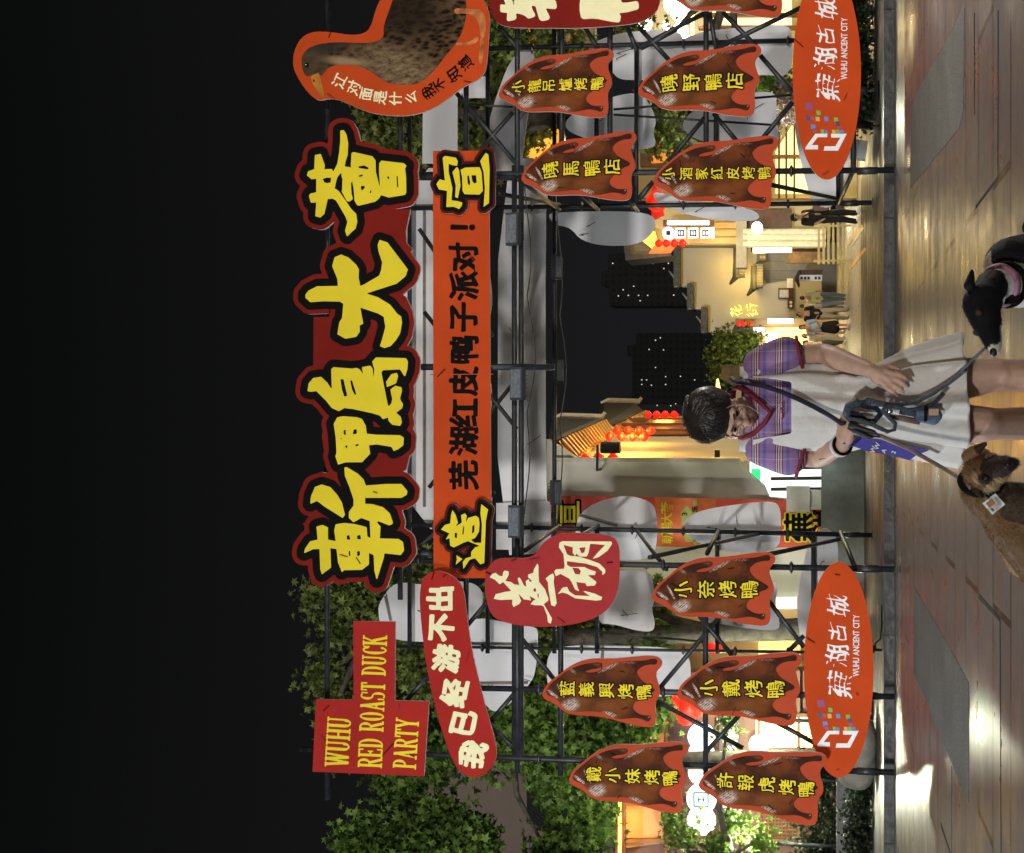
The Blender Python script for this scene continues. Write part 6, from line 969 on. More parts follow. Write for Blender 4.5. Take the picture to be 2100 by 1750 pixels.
def person(p, h, yaw, lab, grp, top, bottom, kind='trousers', hair=(.02, .016, .014), shoes=(.5, .5, .5), stride=.12, bend=(0, 0), long_hair=False, extra=None):
    t = thing('person', p, lab, 'person', grp); s = h / 1.7; Rz = Matrix.Rotation(yaw, 3, 'Z'); p = Vector(p)
    w = lambda x, y, z: p + Rz @ Vector((x, y, z)) * s
    r = lambda v: v * s
    c = lambda a, b, r0, r1, col: ('c', a, b, r(r0), r(r1), col)
    hd = w(0, -.02, 1.575); body = [('e', hd, (r(.075), r(.09), r(.105)), Rz, SK), ('e', w(0, -.05, 1.525), (r(.05), r(.055), r(.06)), Rz, SK), c(w(0, -.1, 1.57), w(0, -.122, 1.545), .014, .016, SK), c(w(0, .0, 1.5), w(0, .01, 1.38), .05, .055, SK), c(w(0, 0, 1.36), w(0, 0, 1.0), .13, .12, SK)]
    sh, sl = [], []
    for sg, b in ((-1, bend[0]), (1, bend[1])):
        S0, E0 = w(.185 * sg, .0, 1.38), w(.245 * sg, .02 - .03 * b, 1.1); Wr = w((.25 - .12 * b) * sg, -.03 - .2 * b, .87 + .2 * b); Hn = w((.25 - .16 * b) * sg, -.05 - .26 * b, .78 + .25 * b)
        body += [c(S0, E0, .045, .038, SK), c(E0, Wr, .036, .026, SK), c(Wr, Hn, .03, .022, SK), c(Wr.lerp(Hn, .4), Hn + Vector((0, -.03 * s, .02 * s)), .014, .01, SK)]
        hp, kn, an = w(.09 * sg, 0, .9), w(.1 * sg, -.04 - stride * sg * .5, .48), w(.1 * sg, .03 - stride * sg, .08); body += [c(hp, kn, .08, .055, SK), c(kn, an, .05, .035, SK), c(an, w(.105 * sg, -.12 - stride * sg, .04), .035, .03, SK)]
        sh += [c(an + Vector((0, 0, -.02 * s)), w(.105 * sg, -.15 - stride * sg, .035), .045, .04, shoes)]; sl += [c(S0, S0.lerp(E0, .75), .075, .068, top)]
        if kind == 'trousers': sl += []
    body_o = blob('body', body, M_SKIN, t, .018 * s, 4)
    blob('shirt', [c(w(0, 0, 1.36), w(0, .0, 1.15), .125, .13, top), c(w(-.13, 0, 1.36), w(.13, 0, 1.36), .085, .085, top), c(w(-.07, 0, 1.1), w(-.06, 0, .9), .12, .115, top), c(w(.07, 0, 1.1), w(.06, 0, .9), .12, .115, top)] + sl, M_CLO, t, .02 * s, 4)
    bt = []
    for sg in (-1, 1):
        hp, kn, an = w(.08 * sg, 0, .9), w(.1 * sg, -.04 - stride * sg * .5, .48), w(.1 * sg, .03 - stride * sg, .1)
        bt += [c(hp, kn, .115, .085, bottom)] + ([c(kn, an, .085, .07, bottom)] if kind == 'trousers' else [])
    if kind == 'skirt': bt = [c(w(-.05, 0, .93), w(-.07, 0, .5), .12, .17, bottom), c(w(.05, 0, .93), w(.07, 0, .5), .12, .17, bottom)]
    blob('skirt' if kind == 'skirt' else 'shorts' if kind == 'shorts' else 'trousers', bt, M_CLO, t, .022 * s, 4)
    hr = [('e', hd + Rz @ Vector((0, .022, .028)) * s, (r(.088), r(.098), r(.1)), Rz, hair)]
    if long_hair: hr += [c(w(0, .06, 1.55), w(0, .08, 1.32), .085, .075, hair)]
    blob('hair', hr, M_HAIR, t, .016 * s, 3); blob('shoes', sh, M_CLO, t, .018 * s, 2)
    m = MB(); [m.ell(w(.032 * sg, -.105, 1.585), (r(.014),) * 3, n=8) for sg in (-1, 1)]; m.build('eyes', M_BLK, t)
    if extra: extra(t, w, r)
    return t
def foot(z, a, Y): v = P(*z([a])[0], Y); return Vector((v.x, Y, ZP))
GRP = 'people strolling in the street'
def bagcap(t, w, r):
    blob('cap', [('e', w(0, -.01, 1.66), (r(.095), r(.11), r(.06)), None, (.015, .015, .016)), ('e', w(0, -.11, 1.63), (r(.07), r(.08), r(.012)), None, (.015, .015, .016))], M_CLO, t, r(.016), 2)
    blob('bag', [('c', w(.2, -.12, 1.08), w(.22, -.12, .85), r(.1), r(.11), (.22, .13, .11))], M_CLO, t, r(.03), 2); MB().path([w(-.12, -.12, 1.42), w(0, -.15, 1.25), w(.16, -.14, 1.1)], r(.014)).build('bag_strap', M_BLK, t)
person(foot(z5, (1990, 165), 37), 1.60, R(40), 'person all in black with a cap and a shoulder bag standing under the right tower', GRP, (.012, .012, .012), (.012, .012, .013), shoes=(.7, .7, .7), extra=bagcap, stride=.05, bend=(.3, .6))
person(foot(z5, (1900, 770), 49.5), 1.66, R(15), 'person in a black T-shirt and beige trousers walking between two others', GRP, (.012, .014, .018), (.33, .30, .24), bend=(.8, .3), shoes=(.3, .3, .3))
person(foot(z5, (1900, 852), 49), 1.58, R(-20), 'person in a light blue shirt and long black skirt walking beside the black T-shirt', GRP, (.30, .42, .60), (.012, .012, .014), 'skirt', long_hair=True, bend=(.2, .9), shoes=(.6, .5, .45))
person(foot(z5, (1845, 668), 55), 1.62, R(160), 'person in a yellow-green printed top and blue jeans walking away', GRP, (.55, .62, .38), (.12, .17, .24), bend=(.2, .2))
person(foot(z5, (1800, 905), 56), 1.58, R(30), 'person in white with dark long hair at the rear of the group', GRP, (.7, .68, .64), (.6, .58, .55), long_hair=True, stride=.08)
person(foot(z5, (1790, 950), 58), 1.55, R(-40), 'person in a cream top partly hidden by the woman\'s sleeve', GRP, (.6, .52, .4), (.05, .04, .045), long_hair=True, stride=.15)
person(foot(z5, (1830, 720), 57), 1.65, R(170), 'person in grey behind the black T-shirt, head just showing', GRP, (.25, .27, .3), (.1, .12, .15))
# ------------------------------------------------------------------ the woman with two dogs
Y0 = 6.1
q = lambda dx, dy, Y=Y0: P(dx, dy, Y)
base = Vector((q(1975, 845).x, Y0, 0))
t = thing('person', base, 'woman in a white pinafore over a purple plaid top, head bowed, holding two dog leashes', 'person', None)
WOMAN = t
HC = q(1483, 853, 6.0); HR = Matrix.Rotation(R(8), 3, 'Y') @ Matrix.Rotation(R(-14), 3, 'Z') @ Matrix.Rotation(R(50), 3, 'X')
hw = lambda x, y, z: HC + HR @ Vector((x, y, z))
SKW = (.55, .35, .26)
body = [('e', hw(0, 0, .02), (.074, .092, .10), HR, SKW), ('e', hw(0, -.045, -.055), (.054, .056, .062), HR, SKW), ('e', hw(0, -.062, -.088), (.03, .03, .026), HR, SKW),
 ('c', hw(0, -.088, .012), hw(0, -.108, -.022), .009, .014, SKW), ('e', hw(.016, -.095, -.024), (.011, .012, .009), HR, SKW), ('e', hw(-.016, -.095, -.024), (.011, .012, .009), HR, SKW), ('e', hw(.04, -.07, -.02), (.025, .025, .024), HR, SKW), ('e', hw(-.04, -.07, -.02), (.025, .025, .024), HR, SKW), ('c', hw(-.045, -.082, .035), hw(.045, -.082, .035), .012, .012, SKW),
 ('e', hw(.078, .01, -.005), (.012, .022, .034), HR, SKW), ('e', hw(-.078, .01, -.005), (.012, .022, .034), HR, SKW),
 ('c', hw(0, -.1, -.052), hw(0, -.096, -.06), .016, .014, (.36, .13, .10)),
 ('c', hw(0, .03, -.06), q(1560, 838, 6.14), .052, .058, SKW), ('c', q(1575, 838, 6.14), q(1780, 842, 6.14), .10, .10, SKW), ('c', q(1560, 770, 6.12), q(1560, 900, 6.12), .05, .05, SKW)]
SL, EL, WL = q(1560, 738), q(1690, 727, 6.12), q(1786, 760, 5.90)
SR, ER, WR = q(1562, 925), q(1677, 938, 6.16), q(1730, 912, 5.95)
body += [('c', SL, EL, .052, .043, SKW), ('c', EL, EL.lerp(WL, .3), .044, .045, SKW), ('c', EL.lerp(WL, .3), WL, .045, .028, SKW), ('c', SR, ER, .052, .043, SKW), ('c', ER, ER.lerp(WR, .3), .043, .044, SKW), ('c', ER.lerp(WR, .3), WR, .044, .028, SKW)]
# relaxed left hand, five bent fingers
hd = (q(1850, 792, 5.86) - WL); hl = hd.length; hd.normalize(); hn = Vector((.25, -.9, .15)); hs = hd.cross(hn).normalized(); hn = hs.cross(hd).normalized()
hp = lambda a, b, c_: WL + hd * a + hs * b + hn * c_
body += [('c', hp(0, 0, 0), hp(.03, 0, 0), .026, .028, SKW), ('c', hp(.03, -.018, 0), hp(.08, -.024, 0), .019, .014, SKW), ('c', hp(.03, .018, 0), hp(.075, .026, 0), .019, .014, SKW), ('c', hp(.03, 0, 0), hp(.08, 0, .0), .021, .016, SKW)]
for k, (b_, ln) in enumerate(((-.03, .064), (-.010, .074), (.011, .070), (.031, .054))):
    k0, k1, k2, k3 = hp(.078, b_, 0), hp(.078 + ln * .45, b_ * 1.12, .006 - .0), hp(.078 + ln * .76, b_ * 1.15, -.004), hp(.078 + ln * .95, b_ * 1.15, -.022); body += [('c', k0, k1, .0105, .0095, SKW), ('c', k1, k2, .0095, .0085, SKW), ('c', k2, k3, .0085, .0075, SKW)]
body += [('c', hp(.02, -.02, 0), hp(.05, -.05, -.008), .014, .011, SKW), ('c', hp(.05, -.05, -.008), hp(.085, -.055, -.02), .011, .008, SKW)]
# right hand closed round the leashes
gd = (q(1737, 868, 5.90) - WR).normalized(); gn = Vector((0, -.75, .6)); gs = gd.cross(gn).normalized(); gn = gs.cross(gd).normalized(); gp = lambda a, b, c_: WR + gd * a + gs * b + gn * c_
body += [('c', gp(0, 0, 0), gp(.03, 0, 0), .028, .03, SKW), ('c', gp(.03, -.02, 0), gp(.075, -.024, 0), .02, .016, SKW), ('c', gp(.03, .02, 0), gp(.07, .026, 0), .02, .016, SKW), ('c', gp(.03, 0, 0), gp(.075, 0, 0), .022, .018, SKW)]
for b_ in (-.032, -.011, .011, .031): body += [('c', gp(.075, b_, .004), gp(.108, b_, -.014), .0115, .0105, SKW), ('c', gp(.108, b_, -.014), gp(.100, b_, -.05), .0105, .0098, SKW), ('c', gp(.100, b_, -.05), gp(.068, b_, -.056), .0098, .0085, SKW)]
body += [('c', gp(.03, -.03, -.01), gp(.06, -.052, -.03), .0145, .0125, SKW), ('c', gp(.06, -.052, -.03), gp(.095, -.035, -.052), .0125, .0095, SKW)]
# legs
for hx, kx, fx, st in ((q(1900, 785, 6.15), q(2048, 769, 6.1), -.03, .06), (q(1900, 872, 6.15), q(2040, 870, 6.06), .02, -.05)):
    an = Vector((kx.x + fx * .2, Y0 + .05 + st, .085)); kn = kx; tp = Vector((hx.x, hx.y, hx.z)); mid = tp.lerp(kn, .6)
    body += [('c', tp, mid, .088, .079, SKW), ('c', mid, kn, .079, .062, SKW), ('e', kn + Vector((0, -.022, 0)), (.045, .042, .055), None, SKW), ('c', kn, kn.lerp(an, .3), .060, .064, SKW), ('c', kn.lerp(an, .3), an, .064, .036, SKW), ('c', an, an + Vector((.01, -.05, -.04)), .038, .036, SKW), ('c', an + Vector((.01, -.05, -.045)), an + Vector((.02, -.14, -.055)), .036, .03, SKW)]
bo = blob('body', body, M_SKIN, t, .0055, 5)
for s_, st in ((0, .06), (1, -.05)):
    kx = (q(2048, 769), q(2040, 870))[s_]; a = Vector((kx.x, Y0 + .05 + st, .0)); blob('shoe', [('c', a + Vector((0, .03, .04)), a + Vector((.01, -.14, .032)), .046, .042, (.6, .58, .55)), ('e', a + Vector((.01, -.06, .015)), (.05, .15, .016), None, (.75, .74, .72))], M_CLO, t, .01, 2)
# hair: cap of short dark hair with a few loose strands
HA, HB = (.022, .018, .016), (.05, .036, .026)
blob('hair', [('e', hw(0, .018, .056), (.102, .106, .088), HR, HA), ('e', hw(-.02, .05, .03), (.095, .09, .1), HR, HA), ('e', hw(.04, .04, .04), (.072, .09, .09), HR, HB), ('c', hw(-.078, .02, .03), hw(-.074, .02, -.03), .022, .014, HA), ('c', hw(.078, .02, .03), hw(.074, .02, -.035), .022, .014, HB), ('c', hw(-.05, .07, 0), hw(.05, .07, 0), .05, .05, HA)], M_HAIR, t, .008, 4)
m = MB(); rs = random.Random(5)
for k in range(800):
    u_ = rs.uniform(-1, 1); v_ = rs.uniform(0, 6.28); c0 = Vector((-.015, .03, .16)); cs_ = math.sqrt(1 - u_ * u_); e3 = lambda x, y, z: Vector((x * .1012, .018 + y * .1052, .056 + z * .0872))
    d0 = Vector((math.sin(rs.uniform(-.4, .4)), math.sin(rs.uniform(-.4, .4)), 1)).normalized(); tv = Vector((math.cos(v_), math.sin(v_), 0)); pts = []
    a_0, a_1 = rs.uniform(.05, .9), rs.uniform(1.0, 1.6)
    for j in range(7):
        an_ = a_0 + (a_1 - a_0) * j / 6; n3 = d0 * math.cos(an_) + tv * math.sin(an_); pts.append(hw(*e3(n3.x, n3.y, n3.z)) + HR @ Vector((rs.uniform(-.0012, .0012), rs.uniform(-.0012, .0012), rs.uniform(-.0005, .0012))))
    if pts[-1].y < HC.y + .2: m.path(pts, [.0007, .0009, .0009, .0009, .0008, .0007, .0004], 3)
for k in range(14):
    a = rs.uniform(-2.6, 2.6); z_ = rs.uniform(-.02, .13); n_ = Vector((math.sin(a) * .094, .02 + math.cos(a) * .1, 0)); e_ = max(.2, 1 - ((z_ - .03) / .12) ** 2) ** .5; p0 = hw(n_.x * e_, n_.y * e_, z_); p1 = hw(n_.x * e_ * 1.06 + rs.uniform(-.02, .02), n_.y * e_ * 1.06, z_ - rs.uniform(.01, .05)); m.path([p0, p0.lerp(p1, .5) + HR @ Vector((n_.x * .05, n_.y * .05, .004)), p1], [.0012, .0011, .0006], 4)
m.build('loose_hair', mat('hair_strand', (.040, .031, .025), .38, var=.6, scale=60), t)
MB().path([q(1488, 838, 5.9), q(1500, 832, 5.875), q(1514, 829, 5.87), q(1537, 834, 5.87), q(1557, 847, 5.88), q(1570, 858, 5.89)], [.0015, .0022, .0022, .002, .0016, .0006], 5).build('loose_strand', mat('tan_strand', (.26, .21, .15), .45), t)  # one loose strand in a lighter tan
m = MB(); [m.ell(hw(.031 * sg, -.083, .012), (.013, .007, .0022), HR, 10) for sg in (-1, 1)]; m.build('eyes', M_BLK, t, True)
m = MB(); [m.path([hw(.012 * sg, -.094, .034), hw(.03 * sg, -.093, .04), hw(.052 * sg, -.078, .034)], [.003, .004, .002], 6) for sg in (-1, 1)]; m.build('eyebrows', mat('brow_hair', (.03, .022, .018), .6), t)
m = MB()
for sg in (-1, 1):
    m.path([hw(sg * (.034 + .026 * math.cos(k * .524)), -.108 + .012 * abs(math.cos(k * .524)) * .5, .004 + .021 * math.sin(k * .524)) for k in range(13)], .0016, 6); m.path([hw(sg * .06, -.1, .01), hw(sg * .078, -.04, .014), hw(sg * .08, .02, .006)], .0018, 6)
m.path([hw(-.009, -.11, .008), hw(.009, -.11, .008)], .0016, 6); m.build('glasses', mat('metal_frame', (.55, .52, .5), .25, metal=.9), t)
# plaid top
def plaid():
    m = bpy.data.materials.new('purple_plaid'); m.use_nodes = True; nt = m.node_tree; b = nt.nodes['Principled BSDF']; tx = nd(nt, 'TexCoord'); sp = nd(nt, 'SeparateXYZ'); n = nd(nt, 'TexNoise'); n.inputs['Scale'].default_value = 6
    nt.links.new(tx.outputs['Object'], n.inputs['Vector']); ad = nd(nt, 'VectorMath', operation='MULTIPLY_ADD'); nt.links.new(n.outputs[1], ad.inputs[0]); ad.inputs[1].default_value = (.012, .012, .012); nt.links.new(tx.outputs['Object'], ad.inputs[2]); nt.links.new(ad.outputs[0], sp.inputs[0])
    def ramp(v, per, stops):
        f = mathn(nt, 'FRACT', mathn(nt, 'MULTIPLY', v, 1 / per)); r = nd(nt, 'ValToRGB'); r.color_ramp.interpolation = 'CONSTANT'; e = r.color_ramp.elements
        for i, (p, c) in enumerate(stops):
            k = e[i] if i < 2 else e.new(p); k.position = p; k.color = rgba(c)
        nt.links.new(f, r.inputs[0]); return r.outputs[0]
    pu, bl, wh, mr = (.30, .17, .37), (.10, .12, .36), (.74, .66, .68), (.13, .018, .035); pv = (.34, .21, .38)
    a = ramp(sp.outputs['Z'], .092, [(0, pu), (.22, bl), (.36, pu), (.5, mr), (.555, wh), (.6, mr), (.66, wh), (.70, mr), (.76, wh), (.79, mr), (.84, pu)])
    c = ramp(sp.outputs['X'], .105, [(0, pv), (.3, wh), (.33, pv), (.55, bl), (.66, pv), (.9, (.42, .3, .44)), (.95, pv)])
    nt.links.new(mixc(nt, .28, a, c), b.inputs['Base Color']); b.inputs['Roughness'].default_value = .8; b.inputs['Specular IOR Level'].default_value = .2
    bp = nd(nt, 'Bump'); bp.inputs['Strength'].default_value = .5; bp.inputs['Distance'].default_value = .02; nt.links.new(n.outputs[0], bp.inputs['Height']); nt.links.new(bp.outputs[0], b.inputs['Normal']); return m
M_PLAID = plaid(); CX = None
blob('plaid_top', [('c', q(1580, 790, 6.13), q(1580, 880, 6.13), .112, .112, CX), ('c', q(1552, 782, 6.13), q(1552, 885, 6.13), .062, .062, CX), ('e', q(1640, 838, 6.12), (.158, .118, .14), None, CX), ('c', q(1700, 838, 6.13), q(1780, 840, 6.13), .13, .12, CX), ('c', q(1560, 748), q(1600, 732), .07, .076, CX), ('c', q(1600, 732), q(1612, 729), .076, .076, CX), ('c', q(1562, 920), q(1606, 934), .07, .076, CX), ('c', q(1606, 934), q(1616, 937), .076, .076, CX)], M_PLAID, t, .008, 5)
M_TRIM = mat('wine_red_trim', (.20, .012, .03), .75, var=.15, scale=20)
def ring(c, ax, r_, w_, n=28, tube=.007):
    a = ax.normalized(); u = a.orthogonal().normalized(); v = a.cross(u); return [c + u * (r_ * math.cos(2 * math.pi * k / n)) + v * (w_ * math.sin(2 * math.pi * k / n)) for k in range(n + 1)]
for a, b in ((q(1622, 730), q(1637, 727)), (q(1628, 938), q(1641, 942))): MB().path(ring(b + (b - a) * .2, b - a, .070, .070), .007, 8).build('sleeve_cuff', M_TRIM, t, True)
col_pts = [(1506, 797, 6.17), (1514, 794, 6.08), (1535, 805, 6.035), (1562, 828, 6.0), (1580, 846, 5.985), (1568, 868, 5.995), (1545, 890, 6.03), (1524, 899, 6.08), (1512, 896, 6.17), (1500, 846, 6.24), (1506, 797, 6.17)]
MB().path([q(*c) for c in col_pts], .0095, 8, flat=1.0).build('neckband', M_TRIM, t, True)
m = MB(); rs = random.Random(3)
for k in range(16): a = q(1606 - 1 + rs.uniform(-2, 2), 826 + k * 2.2, 5.992); m.ell(a, (.004, .003, .004), n=6)
m.build('chest_embroidery', M_TRIM, t)
# white pinafore: one cloth surface round the body
M_LIN = mat('washed_white_linen', (.70, .685, .65), .85, var=.06, scale=5, bump=.35, bscale=22)
def dress():
    n, mrows = 150, 60; V_, F_ = [], []
    zs_ = [q(1560, 838).z, q(1640, 838).z, q(1730, 838).z, q(1790, 836).z, q(1870, 830).z, q(1980, 820).z]; rx = [.166, .176, .166, .162, .205, .245]; ry = [.128, .142, .136, .135, .175, .21]; cxs = [q(1560, 840).x, q(1640, 838).x, q(1730, 838).x, q(1790, 836).x, q(1870, 826).x, q(1980, 820).x]
    def itp(z, arr): return float(np.interp(-z, [-v for v in zs_], arr))
    for i in range(n):
        ph = 2 * math.pi * i / n; fx, fy = math.sin(ph), -math.cos(ph)          # ph 0 is the front
        front = max(0, fy * -1); d = min(ph, 2 * math.pi - ph); u = abs(math.sin(ph))
        ztop = q(1624, 838).z if d < .62 else q(1624, 838).z + (q(1545, 838).z - q(1624, 838).z) * min(1, (d - .62) / .22)
        if d > 1.12: ztop = q(1660, 838).z + (q(1545, 838).z - q(1660, 838).z) * max(0, 1 - (d - 1.12) / .22)
        if d > 2.0: ztop = q(1580, 838).z
        zbot = zs_[-1] + .012 * math.sin(ph * 2 + .6) + (.03 * max(0, -math.sin(ph)) ** 3) + (.012 if math.sin(ph) > .75 else 0)
        for j in range(mrows + 1):
            z = ztop + (zbot - ztop) * j / mrows; tt = max(0, min(1, (zs_[1] - z) / (zs_[1] - zbot)))
            fold = (.004 + .020 * tt ** 1.4) * math.sin(ph * 9 + 2.5 * tt + 1.3 * math.sin(ph * 2)) + .008 * tt * math.sin(ph * 17 + 4 * tt) + .010 * noise.noise(Vector((fx * 5, fy * 5, z * 4))) + .006 * math.sin(z * 60 + ph * 5) * max(0, 1 - abs(z - zs_[2]) / .12)
            V_.append(Vector((itp(z, cxs) + fx * (itp(z, rx) + fold), 6.115 + fy * (itp(z, ry) + fold), z)) - org(t))
    for i in range(n):
        for j in range(mrows): a = i * (mrows + 1) + j; b = ((i + 1) % n) * (mrows + 1) + j; F_.append((a, a + 1, b + 1, b))
    me = bpy.data.meshes.new('pinafore'); me.from_pydata([tuple(v) for v in V_], [], F_); me.update(); o = link('pinafore', me, M_LIN, t, True); sm = o.modifiers.new('cloth_thickness', 'SOLIDIFY'); sm.thickness = .004; return o
dr = dress()
for pts in ([(1585, 770, 6.042), (1555, 767, 6.038), (1530, 767, 6.075), (1518, 768, 6.14), (1530, 768, 6.22), (1580, 775, 6.26)], [(1585, 907, 6.042), (1555, 911, 6.038), (1528, 912, 6.075), (1516, 910, 6.14), (1530, 908, 6.22), (1580, 900, 6.26)]):
    m = MB(); pw = [q(*p) for p in pts]; vs = []
    for k, p in enumerate(pw):
        d = (pw[min(k + 1, len(pw) - 1)] - pw[max(k - 1, 0)]).normalized(); s_ = Vector((1, 0, 0)); nn = d.cross(s_).normalized(); wd_ = .030
        vs += [p - s_ * wd_ + nn * .004, p + s_ * wd_ + nn * .004, p + s_ * wd_ - nn * .002, p - s_ * wd_ - nn * .002]
    m.add(vs, [(k * 4 + i, k * 4 + (i + 1) % 4, k * 4 + 4 + (i + 1) % 4, k * 4 + 4 + i) for k in range(len(pw) - 1) for i in range(4)] + [(3, 2, 1, 0), tuple(len(vs) - 4 + i for i in range(4))]); m.build('shoulder_strap', M_LIN, t, True)
MB().path([q(1738, 846, 5.962), q(1800, 843, 5.955), q(1880, 838, 5.93), q(1972, 832, 5.90)], .003, 6).build('front_seam', mat('linen_seam', (.5, .48, .45), .85), t)
MB().path(ring(WR.lerp(ER, .14), WR - ER, .036, .036), .007, 8).build('wrist_band', mat('white_wristband', (.75, .7, .7), .5), t, True); MB().path(ring(WR.lerp(ER, .04), WR - ER, .036, .036), .006, 8).build('wrist_band', M_BLK, t, True)
tz = ZM(1980, 980, 3.98); MB().path([ER.lerp(WR, .25) + Vector((-.02, -.04, .02)), ER.lerp(WR, .35) + Vector((-.012, -.046, .0)), ER.lerp(WR, .4) + Vector((.005, -.046, -.005))], [.002, .012, .002], 6, flat=.25).build('forearm_tattoo', mat('faded_tattoo', (.09, .065, .055), .6), t)
# leashes, pouch and bag she holds
M_ROPE = mat('navy_rope', (.012, .014, .035), .6, var=.4, scale=90, bump=.5); M_ROPE2 = mat('blue_grey_rope', (.10, .13, .17), .55, var=.5, scale=120, bump=.8); M_LEA = mat('brown_flat_leash', (.17, .12, .10), .5, var=.25, scale=30); zb = ZM(2380, 980, 3.977)
qb = lambda x, y, Y: P(*zb([(x, y)])[0], Y)
HND = gp(.09, 0, -.03)
t2 = thing('shoulder_leash', qb(420, 1080, 5.88), 'dark navy rope leash slung from her shoulder down to her hand', 'leash', None)
MB().path([P(1500, 776, 6.26), P(1508, 783, 6.1), P(*tz([(900, 600)])[0], 6.04), P(*tz([(1100, 640)])[0], 5.975), P(*tz([(1300, 705)])[0], 5.945), P(*tz([(1500, 790)])[0], 5.94), P(*tz([(1700, 890)])[0], 5.935), P(*tz([(1869, 985)])[0], 5.925), qb(420, 1080, 5.89), HND], .0095, 10).build('rope', M_ROPE, t2, True)
t3 = thing('dark_leash', HND, 'dark leash looped round her hand and running to the black dog\'s muzzle', 'leash', None)
MB().path([HND, qb(470, 960, 5.85), qb(500, 880, 5.84), qb(600, 820, 5.84), qb(720, 820, 5.84), qb(900, 850, 5.85), qb(1100, 860, 5.86), qb(1300, 825, 5.87), qb(1500, 720, 5.87), qb(1700, 590, 5.84), qb(1900, 440, 5.7), P(1970, 762, 5.55), P(2005, 728, 5.35), P(2022, 712, 5.25)], [.012, .014, .016, .017, .016, .011, .009, .009, .008, .007, .006, .005, .005, .005], 10).build('rope', M_ROPE2, t3, True)
MB().path([HND, qb(520, 1020, 5.83), qb(640, 1040, 5.82), qb(760, 1080, 5.82), qb(860, 1130, 5.82), qb(960, 1175, 5.83), qb(1040, 1150, 5.83), qb(1050, 1080, 5.83), qb(980, 1010, 5.83), qb(900, 930, 5.83), qb(930, 880, 5.83), qb(1040, 880, 5.84), qb(1200, 920, 5.85), qb(1400, 890, 5.86), qb(1520, 830, 5.86), qb(1620, 720, 5.86)], .0085, 10).build('braided_loop', M_ROPE2, t3, True)
MB().path([HND, qb(500, 900, 5.86), qb(640, 850, 5.86), qb(820, 900, 5.86), qb(880, 960, 5.86), qb(800, 1060, 5.86), qb(640, 1000, 5.86), qb(520, 960, 5.86)], .013, 10).build('hand_loop', M_ROPE, t3, True); MB().ell(qb(985, 930, 5.83), (.012, .01, .012)).build('metal_clip', mat('steel_clip', (.5, .5, .5), .25, metal=1), t3, True)
t4 = thing('brown_leash', HND, 'brown flat leash running from her hand down to the tan dog\'s collar', 'leash', None)
MB().path([HND, qb(560, 1160, 5.85), qb(700, 1210, 5.85), qb(880, 1230, 5.83), qb(1200, 1370, 5.76), qb(1500, 1540, 5.65), qb(1860, 1750, 5.5), P(1990, 1000, 5.42)], [.011, .016, .015, .011, .0095, .0095, .009, .009], 8, flat=.6).build('strap', M_LEA, t4, True)
MB().path([HND, qb(520, 1100, 5.83), qb(640, 1130, 5.83), qb(800, 1180, 5.83), qb(860, 1230, 5.83), qb(740, 1240, 5.83), qb(600, 1180, 5.84), qb(500, 1120, 5.85)], .012, 8, flat=.7).build('strap_handle', mat('black_webbing', (.02, .018, .018), .6), t4, True)
t5 = thing('bag_dispenser', qb(1400, 960, 5.86), 'blue grey pouch hanging on the leash at her skirt', 'pouch', None); blob('pouch', [('c', qb(1330, 970, 5.865), qb(1520, 985, 5.865), .022, .026, (.10, .14, .22)), ('c', qb(1330, 1000, 5.865), qb(1500, 1030, 5.865), .02, .022, (.10, .14, .22))], M_CLO, t5, .006, 3)
MB().tube(qb(1100, 930, 5.86), qb(1330, 975, 5.86), .013).build('pouch_strap', M_ROPE2, t5, True); MB().tube(qb(980, 990, 5.87), qb(1340, 1060, 5.87), .012).build('brown_strap', M_LEA, t5, True); MB().box(qb(1500, 945, 5.83), (.024, .01, .035)).build('label_patch', mat('tan_patch', (.4, .28, .15), .6), t5); MB().box(qb(1400, 960, 5.85), (.06, .045, .008)).build('black_band', M_BLK, t5)
t6 = thing('blue_bag', qb(900, 1360, 5.97), 'bright blue printed bag hanging from her wrist beside the dress', 'bag', None); M_BLUE = mat('ultramarine_print', (.05, .045, .36), .5, var=.15, scale=8)
o6 = plate([zb([(515, 1330), (640, 1228), (760, 1240), (1100, 1320), (1445, 1395), (1300, 1450), (1215, 1512), (1000, 1450), (740, 1412)])], 5.98, .035, 'bag_body', M_BLUE, t6); plate([zb([(600, 1235), (800, 1235), (1450, 1385), (1560, 1440), (1330, 1450), (900, 1330)])], 6.0, .03, 'white_lining', M_WHITE, t6)
plate(letters([('W', *zb([(790, 1385)])[0], 14, -.35), ('W', *zb([(835, 1345)])[0], 14, -.35), ('A', *zb([(915, 1400)])[0], 13, -.35), ('2', *zb([(1030, 1415)])[0], 12, -.35)], .02), 5.974, .004, 'print', M_WHITE, t6); MB().path([qb(640, 1240, 5.99), WR + Vector((0, -.03, -.03)), WR + Vector((.01, -.035, 0))], .008, 6).build('handle', M_BLUE, t6, True)
